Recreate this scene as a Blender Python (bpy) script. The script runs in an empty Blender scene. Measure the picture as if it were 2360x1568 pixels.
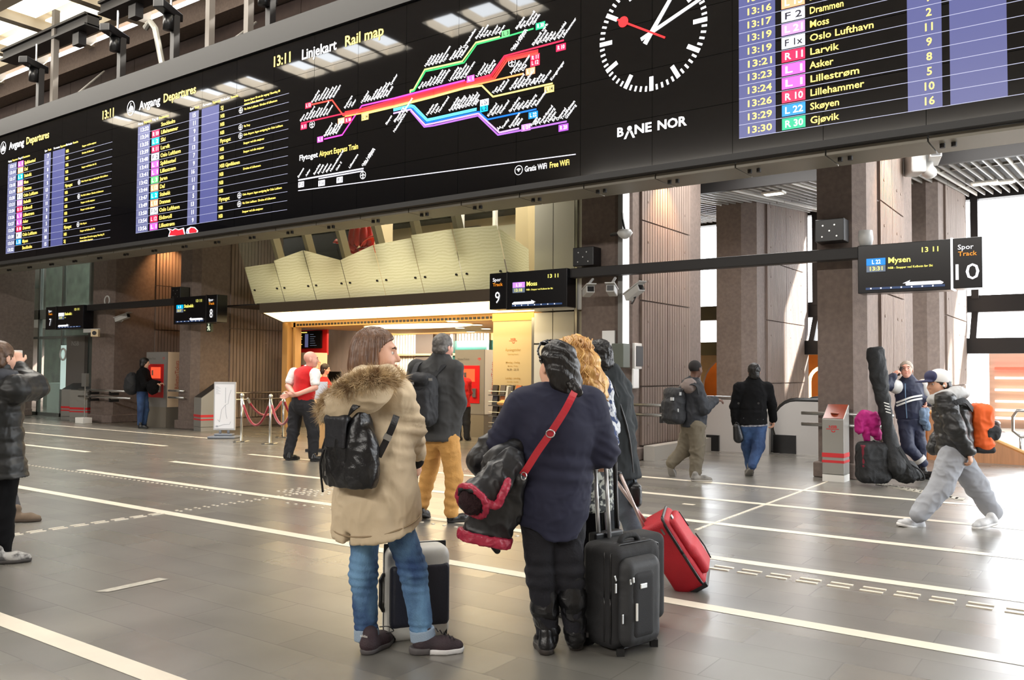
import bpy, bmesh, math, random
import numpy as np
from mathutils import Matrix, Vector, Euler
random.seed(7); RNG = np.random.default_rng(7)
scene = bpy.context.scene
COL = scene.collection

# ------------------------------------------------------------------ camera (eye height 1.5 m)
FPX, YAW, PITCH, ROLL, EYE = 1964.5, .6171, .03637, .00652, 1.5
_f = Vector((-math.sin(YAW)*math.cos(PITCH), math.cos(YAW)*math.cos(PITCH), math.sin(PITCH)))
_r = Vector((math.cos(YAW), math.sin(YAW), 0)); _u = _r.cross(_f)
CR = math.cos(ROLL)*_r + math.sin(ROLL)*_u
CU = -math.sin(ROLL)*_r + math.cos(ROLL)*_u
CF = _f; CAM = Vector((0, 0, EYE))
cd = bpy.data.cameras.new('camera'); cam = bpy.data.objects.new('camera', cd); COL.objects.link(cam)
cd.sensor_fit = 'HORIZONTAL'; cd.sensor_width = 36; cd.lens = FPX/2360*36; cd.clip_start = .05; cd.clip_end = 400
m = Matrix((CR, CU, -CF)).transposed().to_4x4(); m.translation = CAM; cam.matrix_world = m
scene.camera = cam

# ------------------------------------------------------------------ exposure, sky, sun
vs = scene.view_settings
vs.view_transform = 'Standard'; vs.look = 'None'; vs.gamma = 1; vs.use_curve_mapping = False; vs.exposure = 0.18
scene.cycles.max_bounces = 6; scene.cycles.diffuse_bounces = 3; scene.cycles.glossy_bounces = 3
scene.cycles.transmission_bounces = 4; scene.cycles.transparent_max_bounces = 8
scene.cycles.sample_clamp_indirect = 6; scene.cycles.caustics_reflective = False; scene.cycles.caustics_refractive = False
scene.cycles.use_denoising = True
wd = bpy.data.worlds.new('overcast_sky'); scene.world = wd; wd.use_nodes = True
bg = wd.node_tree.nodes['Background']; bg.inputs[0].default_value = (.92, .96, 1, 1); bg.inputs[1].default_value = 9.0
def light(kind, name, loc, energy, color=(1, 1, 1), rot=(0, 0, 0), size=1, size_y=None, spot=None, blend=.6):
    l = bpy.data.lights.new(name, kind); o = bpy.data.objects.new(name, l); COL.objects.link(o)
    l.energy = energy; l.color = color; o.location = loc; o.rotation_euler = rot
    if kind == 'AREA':
        l.shape = 'RECTANGLE'; l.size = size; l.size_y = size_y or size
    elif kind == 'SUN': l.angle = size
    else: l.shadow_soft_size = size
    if spot: l.spot_size = spot; l.spot_blend = blend
    return o
_sd = Vector((-.80, -.60, -.66)).normalized()          # sunlight travels to the left, towards the viewer and down
SUN = light('SUN', 'sun', (12, 14, 20), 30.0, (1, .95, .86), _sd.to_track_quat('-Z', 'Y').to_euler(), math.radians(3))

# ------------------------------------------------------------------ points in the hall (the place's own axes: x along the hall, y towards the platforms, z up)
def ray(px, py): return (px-1180)/FPX*CR - (py-784)/FPX*CU + CF
def on_z(px, py, z=0.0):
    d = ray(px, py); return CAM + d*((z-EYE)/d.z)
def on_y(px, py, y):
    d = ray(px, py); return CAM + d*(y/d.y)
def on_x(px, py, x):
    d = ray(px, py); return CAM + d*(x/d.x)
def at_depth(px, py, dep): return CAM + ray(px, py)*dep

# ------------------------------------------------------------------ materials
def s2l(c):
    r = []
    for v in c[:3]:
        v /= 255.0; r.append(v/12.92 if v <= .04045 else ((v+.055)/1.055)**2.4)
    return (*r, 1)
MATS = {}
def mat(name, rgb, rough=.6, metal=0, var=0, scale=8, stretch=(1, 1, 1), bump=0, bscale=None, emit=0, spec=.5, rgb2=None, detail=4, coords='Object', alpha=1, sheen=0, contrast=None):
    if name in MATS: return MATS[name]
    mt = bpy.data.materials.new(name); mt.use_nodes = True; MATS[name] = mt
    nt = mt.node_tree; b = nt.nodes['Principled BSDF']; L = nt.links.new
    c = s2l(rgb)
    b.inputs['Base Color'].default_value = c; b.inputs['Roughness'].default_value = rough; b.inputs['Metallic'].default_value = metal
    b.inputs['Specular IOR Level'].default_value = spec
    if sheen: b.inputs['Sheen Weight'].default_value = sheen
    if alpha < 1: b.inputs['Alpha'].default_value = alpha
    if emit:
        b.inputs['Emission Color'].default_value = c; b.inputs['Emission Strength'].default_value = emit
    if var or bump or rgb2:
        tc = nt.nodes.new('ShaderNodeTexCoord'); mp = nt.nodes.new('ShaderNodeMapping'); L(tc.outputs[coords], mp.inputs[0])
        mp.inputs['Scale'].default_value = stretch
        nz = nt.nodes.new('ShaderNodeTexNoise'); nz.inputs['Scale'].default_value = scale; nz.inputs['Detail'].default_value = detail
        L(mp.outputs[0], nz.inputs[0])
        if var or rgb2:
            rp = nt.nodes.new('ShaderNodeValToRGB'); L(nz.outputs['Fac'], rp.inputs[0])
            lo, hi = contrast or (.3, .7)
            rp.color_ramp.elements[0].position = lo; rp.color_ramp.elements[1].position = hi
            if rgb2: a_, b_ = c, s2l(rgb2)
            else: a_ = tuple(x*(1-var) for x in c[:3])+(1,); b_ = tuple(min(1, x*(1+var)) for x in c[:3])+(1,)
            rp.color_ramp.elements[0].color = a_; rp.color_ramp.elements[1].color = b_
            L(rp.outputs[0], b.inputs['Base Color'])
        if bump:
            n2 = nz
            if bscale:
                n2 = nt.nodes.new('ShaderNodeTexNoise'); n2.inputs['Scale'].default_value = bscale; n2.inputs['Detail'].default_value = 3; L(mp.outputs[0], n2.inputs[0])
            bp = nt.nodes.new('ShaderNodeBump'); bp.inputs['Strength'].default_value = bump; bp.inputs['Distance'].default_value = .02
            L(n2.outputs['Fac'], bp.inputs['Height']); L(bp.outputs[0], b.inputs['Normal'])
    return mt
def glass(name, rgb=(225, 240, 235), op=.18, rough=.03):
    if name in MATS: return MATS[name]
    mt = bpy.data.materials.new(name); mt.use_nodes = True; MATS[name] = mt
    nt = mt.node_tree; b = nt.nodes['Principled BSDF']
    b.inputs['Base Color'].default_value = s2l(rgb); b.inputs['Roughness'].default_value = rough; b.inputs['Alpha'].default_value = op
    return mt
def emis(name, rgb, k=1.0, rough=.3):
    return mat(name, rgb, rough=rough, emit=k)

# ------------------------------------------------------------------ mesh building
class MB:
    """collects faces; build() links them as ONE mesh object"""
    def __init__(s): s.v = []; s.f = []; s.m = []
    def add(s, vs_, fs, mi=0):
        o = len(s.v); s.v += [tuple(v) for v in vs_]; s.f += [tuple(i+o for i in f) for f in fs]; s.m += [mi]*len(fs); return s
    def box(s, lo, hi, mi=0):
        x0, y0, z0 = lo; x1, y1, z1 = hi
        return s.add([(x0,y0,z0),(x1,y0,z0),(x1,y1,z0),(x0,y1,z0),(x0,y0,z1),(x1,y0,z1),(x1,y1,z1),(x0,y1,z1)],
                     [(0,3,2,1),(4,5,6,7),(0,1,5,4),(1,2,6,5),(2,3,7,6),(3,0,4,7)], mi)
    def obox(s, c, half, M=None, mi=0):
        M = M or Matrix.Identity(3); c = Vector(c); hx, hy, hz = half
        p = [c + M @ Vector((sx*hx, sy*hy, sz*hz)) for sz in (-1,1) for sx, sy in ((-1,-1),(1,-1),(1,1),(-1,1))]
        return s.add(p, [(0,3,2,1),(4,5,6,7),(0,1,5,4),(1,2,6,5),(2,3,7,6),(3,0,4,7)], mi)
    def prism(s, poly, z0, z1, mi=0, f=None):
        """vertical prism over a plan polygon; f maps (x,y,z)"""
        n = len(poly); f = f or (lambda x, y, z: (x, y, z))
        p = [f(x, y, z0) for x, y in poly] + [f(x, y, z1) for x, y in poly]
        return s.add(p, [tuple(range(n-1, -1, -1)), tuple(range(n, 2*n))] + [(i, (i+1) % n, n+(i+1) % n, n+i) for i in range(n)], mi)
    def quad(s, a, b, c, d, mi=0): return s.add([a, b, c, d], [(0, 1, 2, 3)], mi)
    def tube(s, pts, r, n=10, mi=0, caps=True, flat=None):
        pts = [Vector(p) for p in pts]; N = len(pts)
        rr = r if isinstance(r, (list, tuple)) else [r]*N
        vs_ = []; prev = None
        for i, p in enumerate(pts):
            t = (pts[min(i+1, N-1)] - pts[max(i-1, 0)]).normalized()
            if prev is None:
                a = t.orthogonal().normalized() if flat is None else (Vector(flat) - t*t.dot(Vector(flat))).normalized()
            else: a = (prev - t*prev.dot(t)).normalized()
            prev = a; b = t.cross(a)
            for k in range(n):
                q = 2*math.pi*k/n
                ra, rb = (rr[i] if not isinstance(rr[i], tuple) else rr[i][0]), (rr[i] if not isinstance(rr[i], tuple) else rr[i][1])
                vs_.append(p + a*math.cos(q)*ra + b*math.sin(q)*rb)
        fs = [(i*n+k, i*n+(k+1) % n, (i+1)*n+(k+1) % n, (i+1)*n+k) for i in range(N-1) for k in range(n)]
        if caps: fs += [tuple(range(n-1, -1, -1)), tuple((N-1)*n+k for k in range(n))]
        return s.add(vs_, fs, mi)
    def cyl(s, a, b, r, n=16, mi=0): return s.tube([a, b], r, n, mi)
    def lathe(s, c, prof, n=20, mi=0):
        vs_ = [(c[0]+r*math.cos(2*math.pi*k/n), c[1]+r*math.sin(2*math.pi*k/n), c[2]+z) for r, z in prof for k in range(n)]
        N = len(prof)
        fs = [(i*n+k, i*n+(k+1) % n, (i+1)*n+(k+1) % n, (i+1)*n+k) for i in range(N-1) for k in range(n)]
        fs += [tuple(range(n-1, -1, -1)), tuple((N-1)*n+k for k in range(n))]
        return s.add(vs_, fs, mi)
    def ball(s, c, r, n=10, mi=0):
        rx, ry, rz = r if isinstance(r, (tuple, list)) else (r, r, r)
        vs_ = []; 
        for i in range(1, n):
            t = math.pi*i/n
            for k in range(2*n):
                q = math.pi*k/n; vs_.append((c[0]+rx*math.sin(t)*math.cos(q), c[1]+ry*math.sin(t)*math.sin(q), c[2]+rz*math.cos(t)))
        m_ = 2*n; top = len(vs_); vs_ += [(c[0], c[1], c[2]+rz), (c[0], c[1], c[2]-rz)]
        fs = [(i*m_+k, (i+1)*m_+k, (i+1)*m_+(k+1) % m_, i*m_+(k+1) % m_) for i in range(n-2) for k in range(m_)]
        fs += [(top, k, (k+1) % m_) for k in range(m_)] + [(top+1, (n-2)*m_+(k+1) % m_, (n-2)*m_+k) for k in range(m_)]
        return s.add(vs_, fs, mi)
    def build(s, name, mats, parent=None, smooth=False, bevel=0, segs=2, world=True, M=None):
        me = bpy.data.meshes.new(name); me.from_pydata(s.v, [], s.f)
        mats = mats if isinstance(mats, (list, tuple)) else [mats]
        for q in mats: me.materials.append(q)
        if len(mats) > 1: me.polygons.foreach_set('material_index', s.m)
        if smooth: me.polygons.foreach_set('use_smooth', [True]*len(me.polygons))
        o = bpy.data.objects.new(name, me); COL.objects.link(o)
        if M is not None: o.matrix_world = M
        if parent is not None:
            o.parent = parent
            if world: o.matrix_parent_inverse = parent_inv(parent)
        if bevel:
            md = o.modifiers.new('bevel', 'BEVEL'); md.width = bevel; md.segments = segs; md.limit_method = 'ANGLE'; md.angle_limit = math.radians(40)
        return o
def world_of(o):
    M = o.matrix_basis.copy()
    return world_of(o.parent) @ o.matrix_parent_inverse @ M if o.parent else M
def parent_inv(p): return world_of(p).inverted()
def tag(o, label=None, cat=None, group=None, kind=None):
    if label: o['label'] = label
    if cat: o['category'] = cat
    if group: o['group'] = group
    if kind: o['kind'] = kind
    return o
def thing(name, label, cat, loc=(0, 0, 0), rz=0, group=None):
    o = bpy.data.objects.new(name, None); COL.objects.link(o); o.location = loc; o.rotation_euler = (0, 0, rz); o.empty_display_size = .1
    return tag(o, label, cat, group)
def struct(name, mb, mats, **k): return tag(mb.build(name, mats, **k), kind='structure')
def dup(root, loc, rz=None, label=None, name=None):
    def cp(o, par):
        c = o.copy(); COL.objects.link(c)
        if par is not None: c.parent = par
        for ch in [x for x in bpy.data.objects if x.parent == o]: cp(ch, c)
        return c
    r = cp(root, None); r.location = loc
    if rz is not None: r.rotation_euler = (0, 0, rz)
    if label: r['label'] = label
    return r

# ------------------------------------------------------------------ lettering
_TX = {}
def glyphs(s, bold=0.0):
    k = (s, bold)
    if k not in _TX:
        cu = bpy.data.curves.new('t', 'FONT'); cu.body = s; cu.size = 1; cu.resolution_u = 2; cu.offset = bold; cu.fill_mode = 'FRONT'
        o = bpy.data.objects.new('t', cu); me = o.to_mesh()
        v = np.empty(len(me.vertices)*3); me.vertices.foreach_get('co', v); v = v.reshape(-1, 3)
        f = [tuple(p.vertices) for p in me.polygons]
        o.to_mesh_clear(); bpy.data.objects.remove(o); bpy.data.curves.remove(cu)
        _TX[k] = (v, f)
    return _TX[k]
def txt(mb, s, org, ux, uz, h, w=None, mi=0, bold=.012, align='L', ang=0):
    """cap height h; w: fit to this width. ux, uz: text axes in the place."""
    v, f = glyphs(s, bold)
    if not len(v): return
    k = h/.70; kx = k
    wid = v[:, 0].max()-v[:, 0].min()
    if w: kx = w/max(wid, 1e-4)
    x = v[:, 0]*kx; y = v[:, 1]*k
    if align == 'C': x = x-(x.max()+x.min())/2
    if align == 'R': x = x-x.max()
    if ang:
        c, s_ = math.cos(ang), math.sin(ang); x, y = x*c-y*s_, x*s_+y*c
    ux = np.array(ux); uz = np.array(uz); P = np.array(org)+x[:, None]*ux+y[:, None]*uz
    mb.add([tuple(p) for p in P], f, mi)

# ================================================================== THE SETTING
CONC = mat('concrete', (120, 106, 98), rough=.85, var=.14, scale=14, bump=.25, bscale=90, detail=8)
CONC2 = mat('concrete_panel', (130, 114, 104), rough=.8, var=.1, scale=5, stretch=(1, 1, .3), bump=.15, bscale=60)
DARK = mat('dark_metal', (38, 36, 36), rough=.5, spec=.4)
BLACK = mat('black_plastic', (16, 16, 18), rough=.35)
STEEL = mat('brushed_steel', (190, 190, 188), rough=.28, metal=1)
GREYM = mat('grey_painted_metal', (128, 127, 124), rough=.42, metal=.3)
WHITE = mat('white_paint', (228, 226, 220), rough=.5)
RED = mat('red_paint', (214, 34, 40), rough=.4)
PANELD = mat('dark_wall_panel', (62, 47, 43), rough=.7, var=.15, scale=6)
WOODO = mat('oak_veneer', (205, 160, 104), rough=.45, var=.12, scale=3, stretch=(1, 1, .15))
BROWNSLAT = mat('brown_slat_panel', (92, 74, 66), rough=.6, var=.1, scale=5)

def floor_material():
    mt = bpy.data.materials.new('slate_floor_tiles'); mt.use_nodes = True; nt = mt.node_tree; b = nt.nodes['Principled BSDF']; L = nt.links.new
    tc = nt.nodes.new('ShaderNodeTexCoord'); mp = nt.nodes.new('ShaderNodeMapping'); L(tc.outputs['Object'], mp.inputs[0])
    br = nt.nodes.new('ShaderNodeTexBrick'); L(mp.outputs[0], br.inputs[0])
    br.inputs['Scale'].default_value = 1; br.inputs['Brick Width'].default_value = .86; br.inputs['Row Height'].default_value = .31
    br.inputs['Mortar Size'].default_value = .004; br.inputs['Mortar Smooth'].default_value = .2; br.inputs['Bias'].default_value = 0
    br.offset = .37; br.offset_frequency = 2
    br.inputs['Color1'].default_value = s2l((105, 102, 96)); br.inputs['Color2'].default_value = s2l((122, 118, 110)); br.inputs['Mortar'].default_value = s2l((92, 89, 84))
    nz = nt.nodes.new('ShaderNodeTexNoise'); nz.inputs['Scale'].default_value = 1.7; nz.inputs['Detail'].default_value = 8; L(tc.outputs['Object'], nz.inputs[0])
    mx = nt.nodes.new('ShaderNodeMix'); mx.data_type = 'RGBA'; mx.blend_type = 'SOFT_LIGHT'; mx.inputs[0].default_value = .5
    L(br.outputs['Color'], mx.inputs[6]); L(nz.outputs['Fac'], mx.inputs[7]); L(mx.outputs[2], b.inputs['Base Color'])
    n2 = nt.nodes.new('ShaderNodeTexNoise'); n2.inputs['Scale'].default_value = .9; n2.inputs['Detail'].default_value = 1; L(tc.outputs['Object'], n2.inputs[0])
    sp = nt.nodes.new('ShaderNodeSeparateColor'); L(br.outputs['Color'], sp.inputs[0])
    mr = nt.nodes.new('ShaderNodeMapRange'); mr.inputs['From Min'].default_value = .13; mr.inputs['From Max'].default_value = .20; mr.inputs['To Min'].default_value = .36; mr.inputs['To Max'].default_value = .25
    L(sp.outputs[0], mr.inputs[0]); L(mr.outputs[0], b.inputs['Roughness']); b.inputs['Specular IOR Level'].default_value = .8; b.inputs['Coat Weight'].default_value = .3; b.inputs['Coat Roughness'].default_value = .25
    n3 = nt.nodes.new('ShaderNodeTexNoise'); n3.inputs['Scale'].default_value = 25; n3.inputs['Detail'].default_value = 6; L(tc.outputs['Object'], n3.inputs[0])
    bp = nt.nodes.new('ShaderNodeBump'); bp.inputs['Strength'].default_value = .06; bp.inputs['Distance'].default_value = .01; 
    return mt
FLOORM = floor_material()
INLAY = mat('white_stone_inlay', (222, 212, 194), rough=.4, var=.05, scale=4)
PALE = mat('worn_pale_stone', (168, 163, 150), rough=.5, var=.2, scale=20)
fl = MB(); fl.add([(-60, -16, 0), (14, -16, 0), (14, 45, 0), (-60, 45, 0)], [(0, 1, 2, 3)])
def stripe(pts_c, w, x0=None, x1=None, mi=1):
    """white line along the hall through the floor point of a pixel, from pixel pa to pb"""
    a = on_z(*pts_c[0]); b = on_z(*pts_c[1]); y = sum(on_z(*p).y for p in pts_c)/len(pts_c)
    xa = a.x if x0 is None else x0; xb = b.x if x1 is None else x1
    fl.add([(xa, y-w/2, .002), (xb, y-w/2, .002), (xb, y+w/2, .002), (xa, y+w/2, .002)], [(0, 1, 2, 3)], mi)
    return y
S_A = stripe([(5, 1428), (373, 1568)], .13, -9, 13)
S_B = stripe([(43, 1125), (800, 1252), (1547, 1382.5)][:2], .13, -14, 13)
S_C = stripe([(177.5, 1084), (764, 1162)], .13, None, 13)
S_D = stripe([(389.5, 1064.5), (768, 1105)], .13, None, 13)
S_E = stripe([(572, 1047.8), (743, 1063.4)], .13, None, 13)
S_F = stripe([(1500, 1100.8), (2128, 1154.7)], .13, -6.4, 13)
stripe([(62, 999), (392, 1028)], .13, -24); stripe([(62, 1027), (208, 1042)], .13, -20); stripe([(0, 968), (470, 1013)], .10, -33)
stripe([(255, 984), (330, 990)], .06, mi=2); stripe([(1655, 1170), (1690, 1164)][:1]*2, .08, *(on_z(1657, 1137).x, on_z(1690, 1137).x))
# tactile strips: one row of pairs of dashes across the hall, one along it, and domes where they meet
def dashes(p, q, n, L_, w, off, h=.006):
    p, q = Vector(p), Vector(q); d = (q-p); u = d.normalized(); s = Vector((-u.y, u.x, 0))
    for i in range(n):
        c = p + d*((i+.5)/n) + s*off
        R3 = Matrix(((u.x, s.x, 0), (u.y, s.y, 0), (0, 0, 1)))
        fl.obox((c.x, c.y, h/2), (L_/2, w/2, h/2), R3, 1)
XT = on_z(380, 1183).x
for o_ in (-.035, .035):
    dashes((XT, 2.4, 0), (XT, 5.2, 0), 14, .14, .02, o_); dashes((XT, 5.3, 0), (XT, 8.2, 0), 26, .028, .028, o_)
dashes((XT, 8.2, 0), (XT, 11, 0), 16, .025, .025, 0)
for r_ in range(4):
    for c_ in range(7): fl.obox((XT-.35+c_*.11, 6.95+r_*.11, .003), (.016, .016, .003), None, 1)
YT = S_C-.22
dashes((-16, YT+.06, 0), (XT-.4, YT+.06, 0), 70, .028, .028, 0); dashes((XT+.4, YT, 0), (-3.4, YT, 0), 30, .028, .028, 0)
for o_ in (-.05, .05): dashes((-2.6, YT-.1, 0), (7, YT-.1, 0), 44, .15, .035, o_)
XT2 = on_z(1762, 1164).x
dashes((XT2, on_z(1598, 1222).y, 0), (XT2, 12.2, 0), 34, .12, .03, 0)
for i in range(14):
    a = on_z(2030+i*14, 1117+i*2.6); fl.obox((a.x, a.y, .003), (.05, .10, .003), None, 2)
a = on_z(240, 1363); b = on_z(368, 1338); fl.add([a+Vector((-.03, -.05, .003)), a+Vector((.05, .0, .003)), b+Vector((.03, .05, .003)), b+Vector((-.06, .03, .003))], [(0, 1, 2, 3)], 2)
struct('floor', fl, [FLOORM, INLAY, PALE])

# ------------------------------------------------------------------ concrete piers with ribbed side panels
def pier(x0, xc, x1, y0, y1, z1, seams=(1.25, 2.72, 4.1), rib0=.62, rib1=.55, ribs=True, plinth=True):
    mb = MB(); mb.prism([(x0, y0), (xc, y0), (x1, y0+.16), (x1, y1), (x0, y1)], 0, z1)
    p = struct('pillar', mb, CONC)
    if plinth:
        q = MB(); q.prism([(x0-.06, y0-.07), (xc+.02, y0-.07), (x1+.05, y0+.1), (x1+.05, y1), (x0-.06, y1)], 0, .22); q.build('plinth', CONC, p, bevel=.02)
    if ribs:
        r = MB(); ya, yb = y0+rib0, y1-rib1; zs = [.24] + [s for s in seams if s < z1-.3] + [z1]
        n = max(4, int((yb-ya)/.098)); w = (yb-ya)/n
        mid = n//2
        for z_a, z_b in zip(zs[:-1], zs[1:]):
            for i in range(n):
                g = .022 if i == mid else .009
                r.box((x1, ya+i*w+g, z_a+.012), (x1+.045, ya+(i+1)*w-.009, z_b-.012))
            for yy in (ya+.25, (ya+yb)/2+.3, yb-.25):
                for zz in (z_a+.35, z_b-.35): r.tube([(x1+.04, yy, zz), (x1+.052, yy, zz)], .022, 8)
        r.build('ribbed_panel', CONC2, p)
    return p
PX = dict(t10=(-3.55, -3.06, -2.90), t9=(-7.54, -6.89, -6.64), t8=(-19.31, -18.84, -18.67), t7=(-23.48, -22.78, -22.61))
pier(*PX['t10'], 12.7, 16.2, 6.2, rib0=.85, rib1=.9); pier(*PX['t9'], 12.7, 15.75, 6.2, rib0=.42, rib1=.6)
pier(*PX['t8'], 12.7, 15.4, 6.2, rib0=1.0, rib1=.05, seams=(2.55,)); pier(*PX['t7'], 12.7, 15.4, 6.2, rib0=1.35, rib1=.05, seams=(2.62, 3.9))
pier(-28.9, -28.2, -27.9, 11.4, 13.2, 6.2, ribs=False)
pier(-7.54, -6.95, -6.64, 18.8, 22.9, 5.75, rib0=.75, rib1=.5, plinth=False); pier(-3.55, -3.1, -2.90, 18.8, 22.9, 5.75, rib0=.8, rib1=.5, plinth=False)
# dark slatted side panel at the far left
mb = MB()
for i in range(7): mb.box((-29.3+i*.24, 11.2, 0), (-29.14+i*.24, 11.38, 6.2))
struct('trim_1', mb, BROWNSLAT)

# ------------------------------------------------------------------ upper wall, fascia, ceilings
mb = MB()
for i in range(32):
    x = -47+i*1.75; mb.box((x, 13.2, 5.8), (x+1.735, 13.35, 10.25))
mb.box((-47, 13.35, 5.8), (12, 13.5, 10.3))
struct('wall_upper', mb, PANELD)
mb = MB(); mb.box((-47, 12.7, 10.28), (12, 13.6, 10.82)); struct('trim_2', mb, CONC)
mb = MB(); mb.box((-47, 13.5, 5.75), (12, 16.2, 5.85)); mb.box((-9.6, 16.2, 5.12), (12, 16.3, 5.85)); mb.box((-47, 16.2, 5.75), (-9.6, 23.2, 5.85))  # last box: unseen roof, added to keep sun and sky off the left
struct('trim_3', mb, DARK)
# slatted ceiling over the platform entrances, rising towards the windows
SLATW = mat('lit_slat_edge', (150, 146, 140), rough=.4); SLATB = mat('black_ceiling', (26, 24, 24), rough=.7)  # black slats coloured pale and white for the lamplight on their edges
mb = MB()
def cz(y): return 5.12 + (y-16.3)*.095
mb.add([(-24, 16.3, cz(16.3)+.18), (12, 16.3, cz(16.3)+.18), (12, 23.4, cz(23.4)+.18), (-24, 23.4, cz(23.4)+.18)], [(0, 1, 2, 3)])
for i in range(118):
    x = -11+i*.17
    for y0, y1 in ((16.3, 19.6), (19.64, 22.85)):
        mb.add([(x+dx, y, cz(y)+dz) for y in (y0, y1) for dx, dz in ((0, 0), (.022, 0), (.022, .09), (0, .09))], [(0, 1, 2, 3), (4, 7, 6, 5), (0, 4, 5, 1), (1, 5, 6, 2), (2, 6, 7, 3), (3, 7, 4, 0)], 2 if i % 7 else 1)
for yy in (17.6, 20.9): mb.box((-11, yy, cz(yy)+.05), (9, yy+.04, cz(yy)+.1), 2)
struct('ceiling_platform', mb, [SLATB, WHITE, SLATW])
LUM = emis('lamp_diffuser', (255, 246, 228), 3.0)
for k, (px, py, w) in enumerate(((2268, 388, .5), (2310, 414, .45), (1783, 447, .45), (2120, 398, .3))):
    p = at_depth(px, py, 17.5); p.z = cz(p.y)-.02
    t = thing('ceiling_light', ['round recessed ceiling light glowing among the slats', 'oblong recessed ceiling light nearest the bright window', 'flat square ceiling light over the escalator bay', 'small ceiling light behind the cameras on the arm'][k], 'light', p)
    b_ = MB(); b_.obox(p, (w/2, .14, .025)); b_.build('housing', WHITE, t, bevel=.02); b_ = MB(); b_.obox(p-Vector((0, 0, .03)), (w/2-.05, .09, .008)); b_.build('diffuser', LUM, t)
# hall ceiling with recessed tiles, a skylight strip and light slots
CEIL = mat('ceiling_plaster', (196, 186, 170), rough=.7, var=.05, scale=3); TILE = mat('ceiling_mesh_tile', (140, 128, 108), rough=.8, bump=.3, bscale=120)
mb = MB(); ZC = 10.82
SKY_Y = (3.0, 4.2)
mb.box((-47, -16, ZC), (9, SKY_Y[0], ZC+.3)); mb.box((-47, SKY_Y[1], ZC), (9, 8.2, ZC+.3)); mb.box((-47, SKY_Y[0], ZC), (-33, SKY_Y[1], ZC+.3)); mb.box((2, SKY_Y[0], ZC), (9, SKY_Y[1], ZC+.3))
for x in (-31.2, -30, -28.8, -26.9, -25.7, -24.5, -23.3, -21.2, -20.0, -18.8, -17.6, -15.2, -14.0, -12.8, -10.5, -9.3, -8.1, -5.6, -4.4, -3.2, -1, .2, 1.2):
    mb.box((x, SKY_Y[0], ZC), (x+.16, SKY_Y[1], ZC+.25))
for x0, x1 in ((-33, -31.2), (-27.9, -26.9), (-22.4, -21.2), (-16.5, -15.2), (-11.8, -10.5), (-7, -5.6), (-2.2, -1)): mb.box((x0, SKY_Y[0], ZC), (x1, SKY_Y[1], ZC+.3))
mb.box((-47, 8.2, ZC+.35), (9, 13, ZC+.5))
for i in range(20):
    x = -46+i*2.75; mb.box((x, 8.2, ZC-.12), (x+.28, 12.75, ZC+.35))
for yy in (9.75, 11.95): mb.box((-47, yy, ZC-.1), (9, yy+.3, ZC+.35))
for i in range(20):
    for k in range(5):
        for j in range(2): mb.box((-45.65+i*2.75+k*.47, 8.35+j*.65, ZC+.05), (-45.25+i*2.75+k*.47, 8.95+j*.65, ZC+.1), 1)
struct('ceiling', mb, [CEIL, TILE])
SLOT = emis('light_slot', (255, 247, 226), 2.6)
for i in range(20):
    x = -45.6+i*2.75
    for j, (y0, y1) in enumerate(((10.2, 11.0), (11.25, 11.85))):
        b_ = MB(); b_.box((x, y0, ZC+.1), (x+2.3, y1, ZC+.14))
        if x < -14: 
            o = b_.build('ceiling_light', SLOT); tag(o, 'bright rectangular light slot in the hall ceiling above the black hoist beams', 'light', 'ceiling light slots')
light('AREA', 'hall_lamps_far', (-24, 8.3, ZC-.15), 2300, (1, .94, .84), (0, 0, 0), 26, 1.4)
light('AREA', 'hall_lamps_near', (-4, 7.7, ZC-.15), 800, (1, .95, .87), (0, 0, 0), 18, 1.6)
light('AREA', 'fill_behind_viewer', (-6, -14.9, ZC-.15), 5200, (1, .96, .9), (math.radians(35), 0, 0), 30, 1.6)  # unseen fill, added to brighten backs and floor from behind the viewer
mb = MB(); mb.box((-47, -16.2, 0), (9, -16, 11.1)); struct('wall_street', mb, CONC)
mb = MB(); mb.box((-47.2, -16, 0), (-47, 24, 11.1)); struct('wall_far', mb, CONC)
# glazed right end of the hall: a lintel above a tall opening, with mullions
mb = MB(); mb.box((9, -16, 0), (9.3, 6.5, 11.1)); struct('wall_right_light_block', mb, CONC)  # unseen solid wall, added to keep daylight off the foreground
mb = MB(); mb.box((9, 6.5, 8.2), (9.3, 13.6, 11.1)); mb.box((9, 6.5, 0), (9.3, 10.6, 3.4))
for y in (10, 13): mb.box((9.05, y, 0), (9.15, y+.1, 8.2))
struct('window_1', mb, DARK)
# platform window wall
mb = MB(); Y0 = 23.0
mb.box((-24, Y0, 2.98), (12, Y0+.3, 3.38)); mb.box((-24, Y0, 5.7), (12, Y0+.3, 6.2)); mb.box((-24, Y0-.5, 1.98), (12, Y0-.1, 2.34))
for x in (-10.9, -7.2, -6.55, -3.45, -2.82, .7, 4.4, 8): mb.box((x, Y0-.05, 3.3), (x+.16, Y0+.2, 5.75)); mb.add([(x, Y0-.45, 2.3), (x+.14, Y0-.45, 2.3), (x+.14, Y0, 3.0), (x, Y0, 3.0), (x, Y0-.3, 2.3), (x+.14, Y0-.3, 2.3), (x+.14, Y0+.15, 3.0), (x, Y0+.15, 3.0)], [(0, 1, 2, 3), (5, 4, 7, 6), (0, 3, 7, 4), (1, 5, 6, 2), (0, 4, 5, 1), (3, 2, 6, 7)])
struct('window_2', mb, DARK)
mb = MB(); mb.box((-47, Y0-.1, 2.6), (-11.2, Y0+.2, 11)); struct('wall_platform', mb, CONC)
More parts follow.
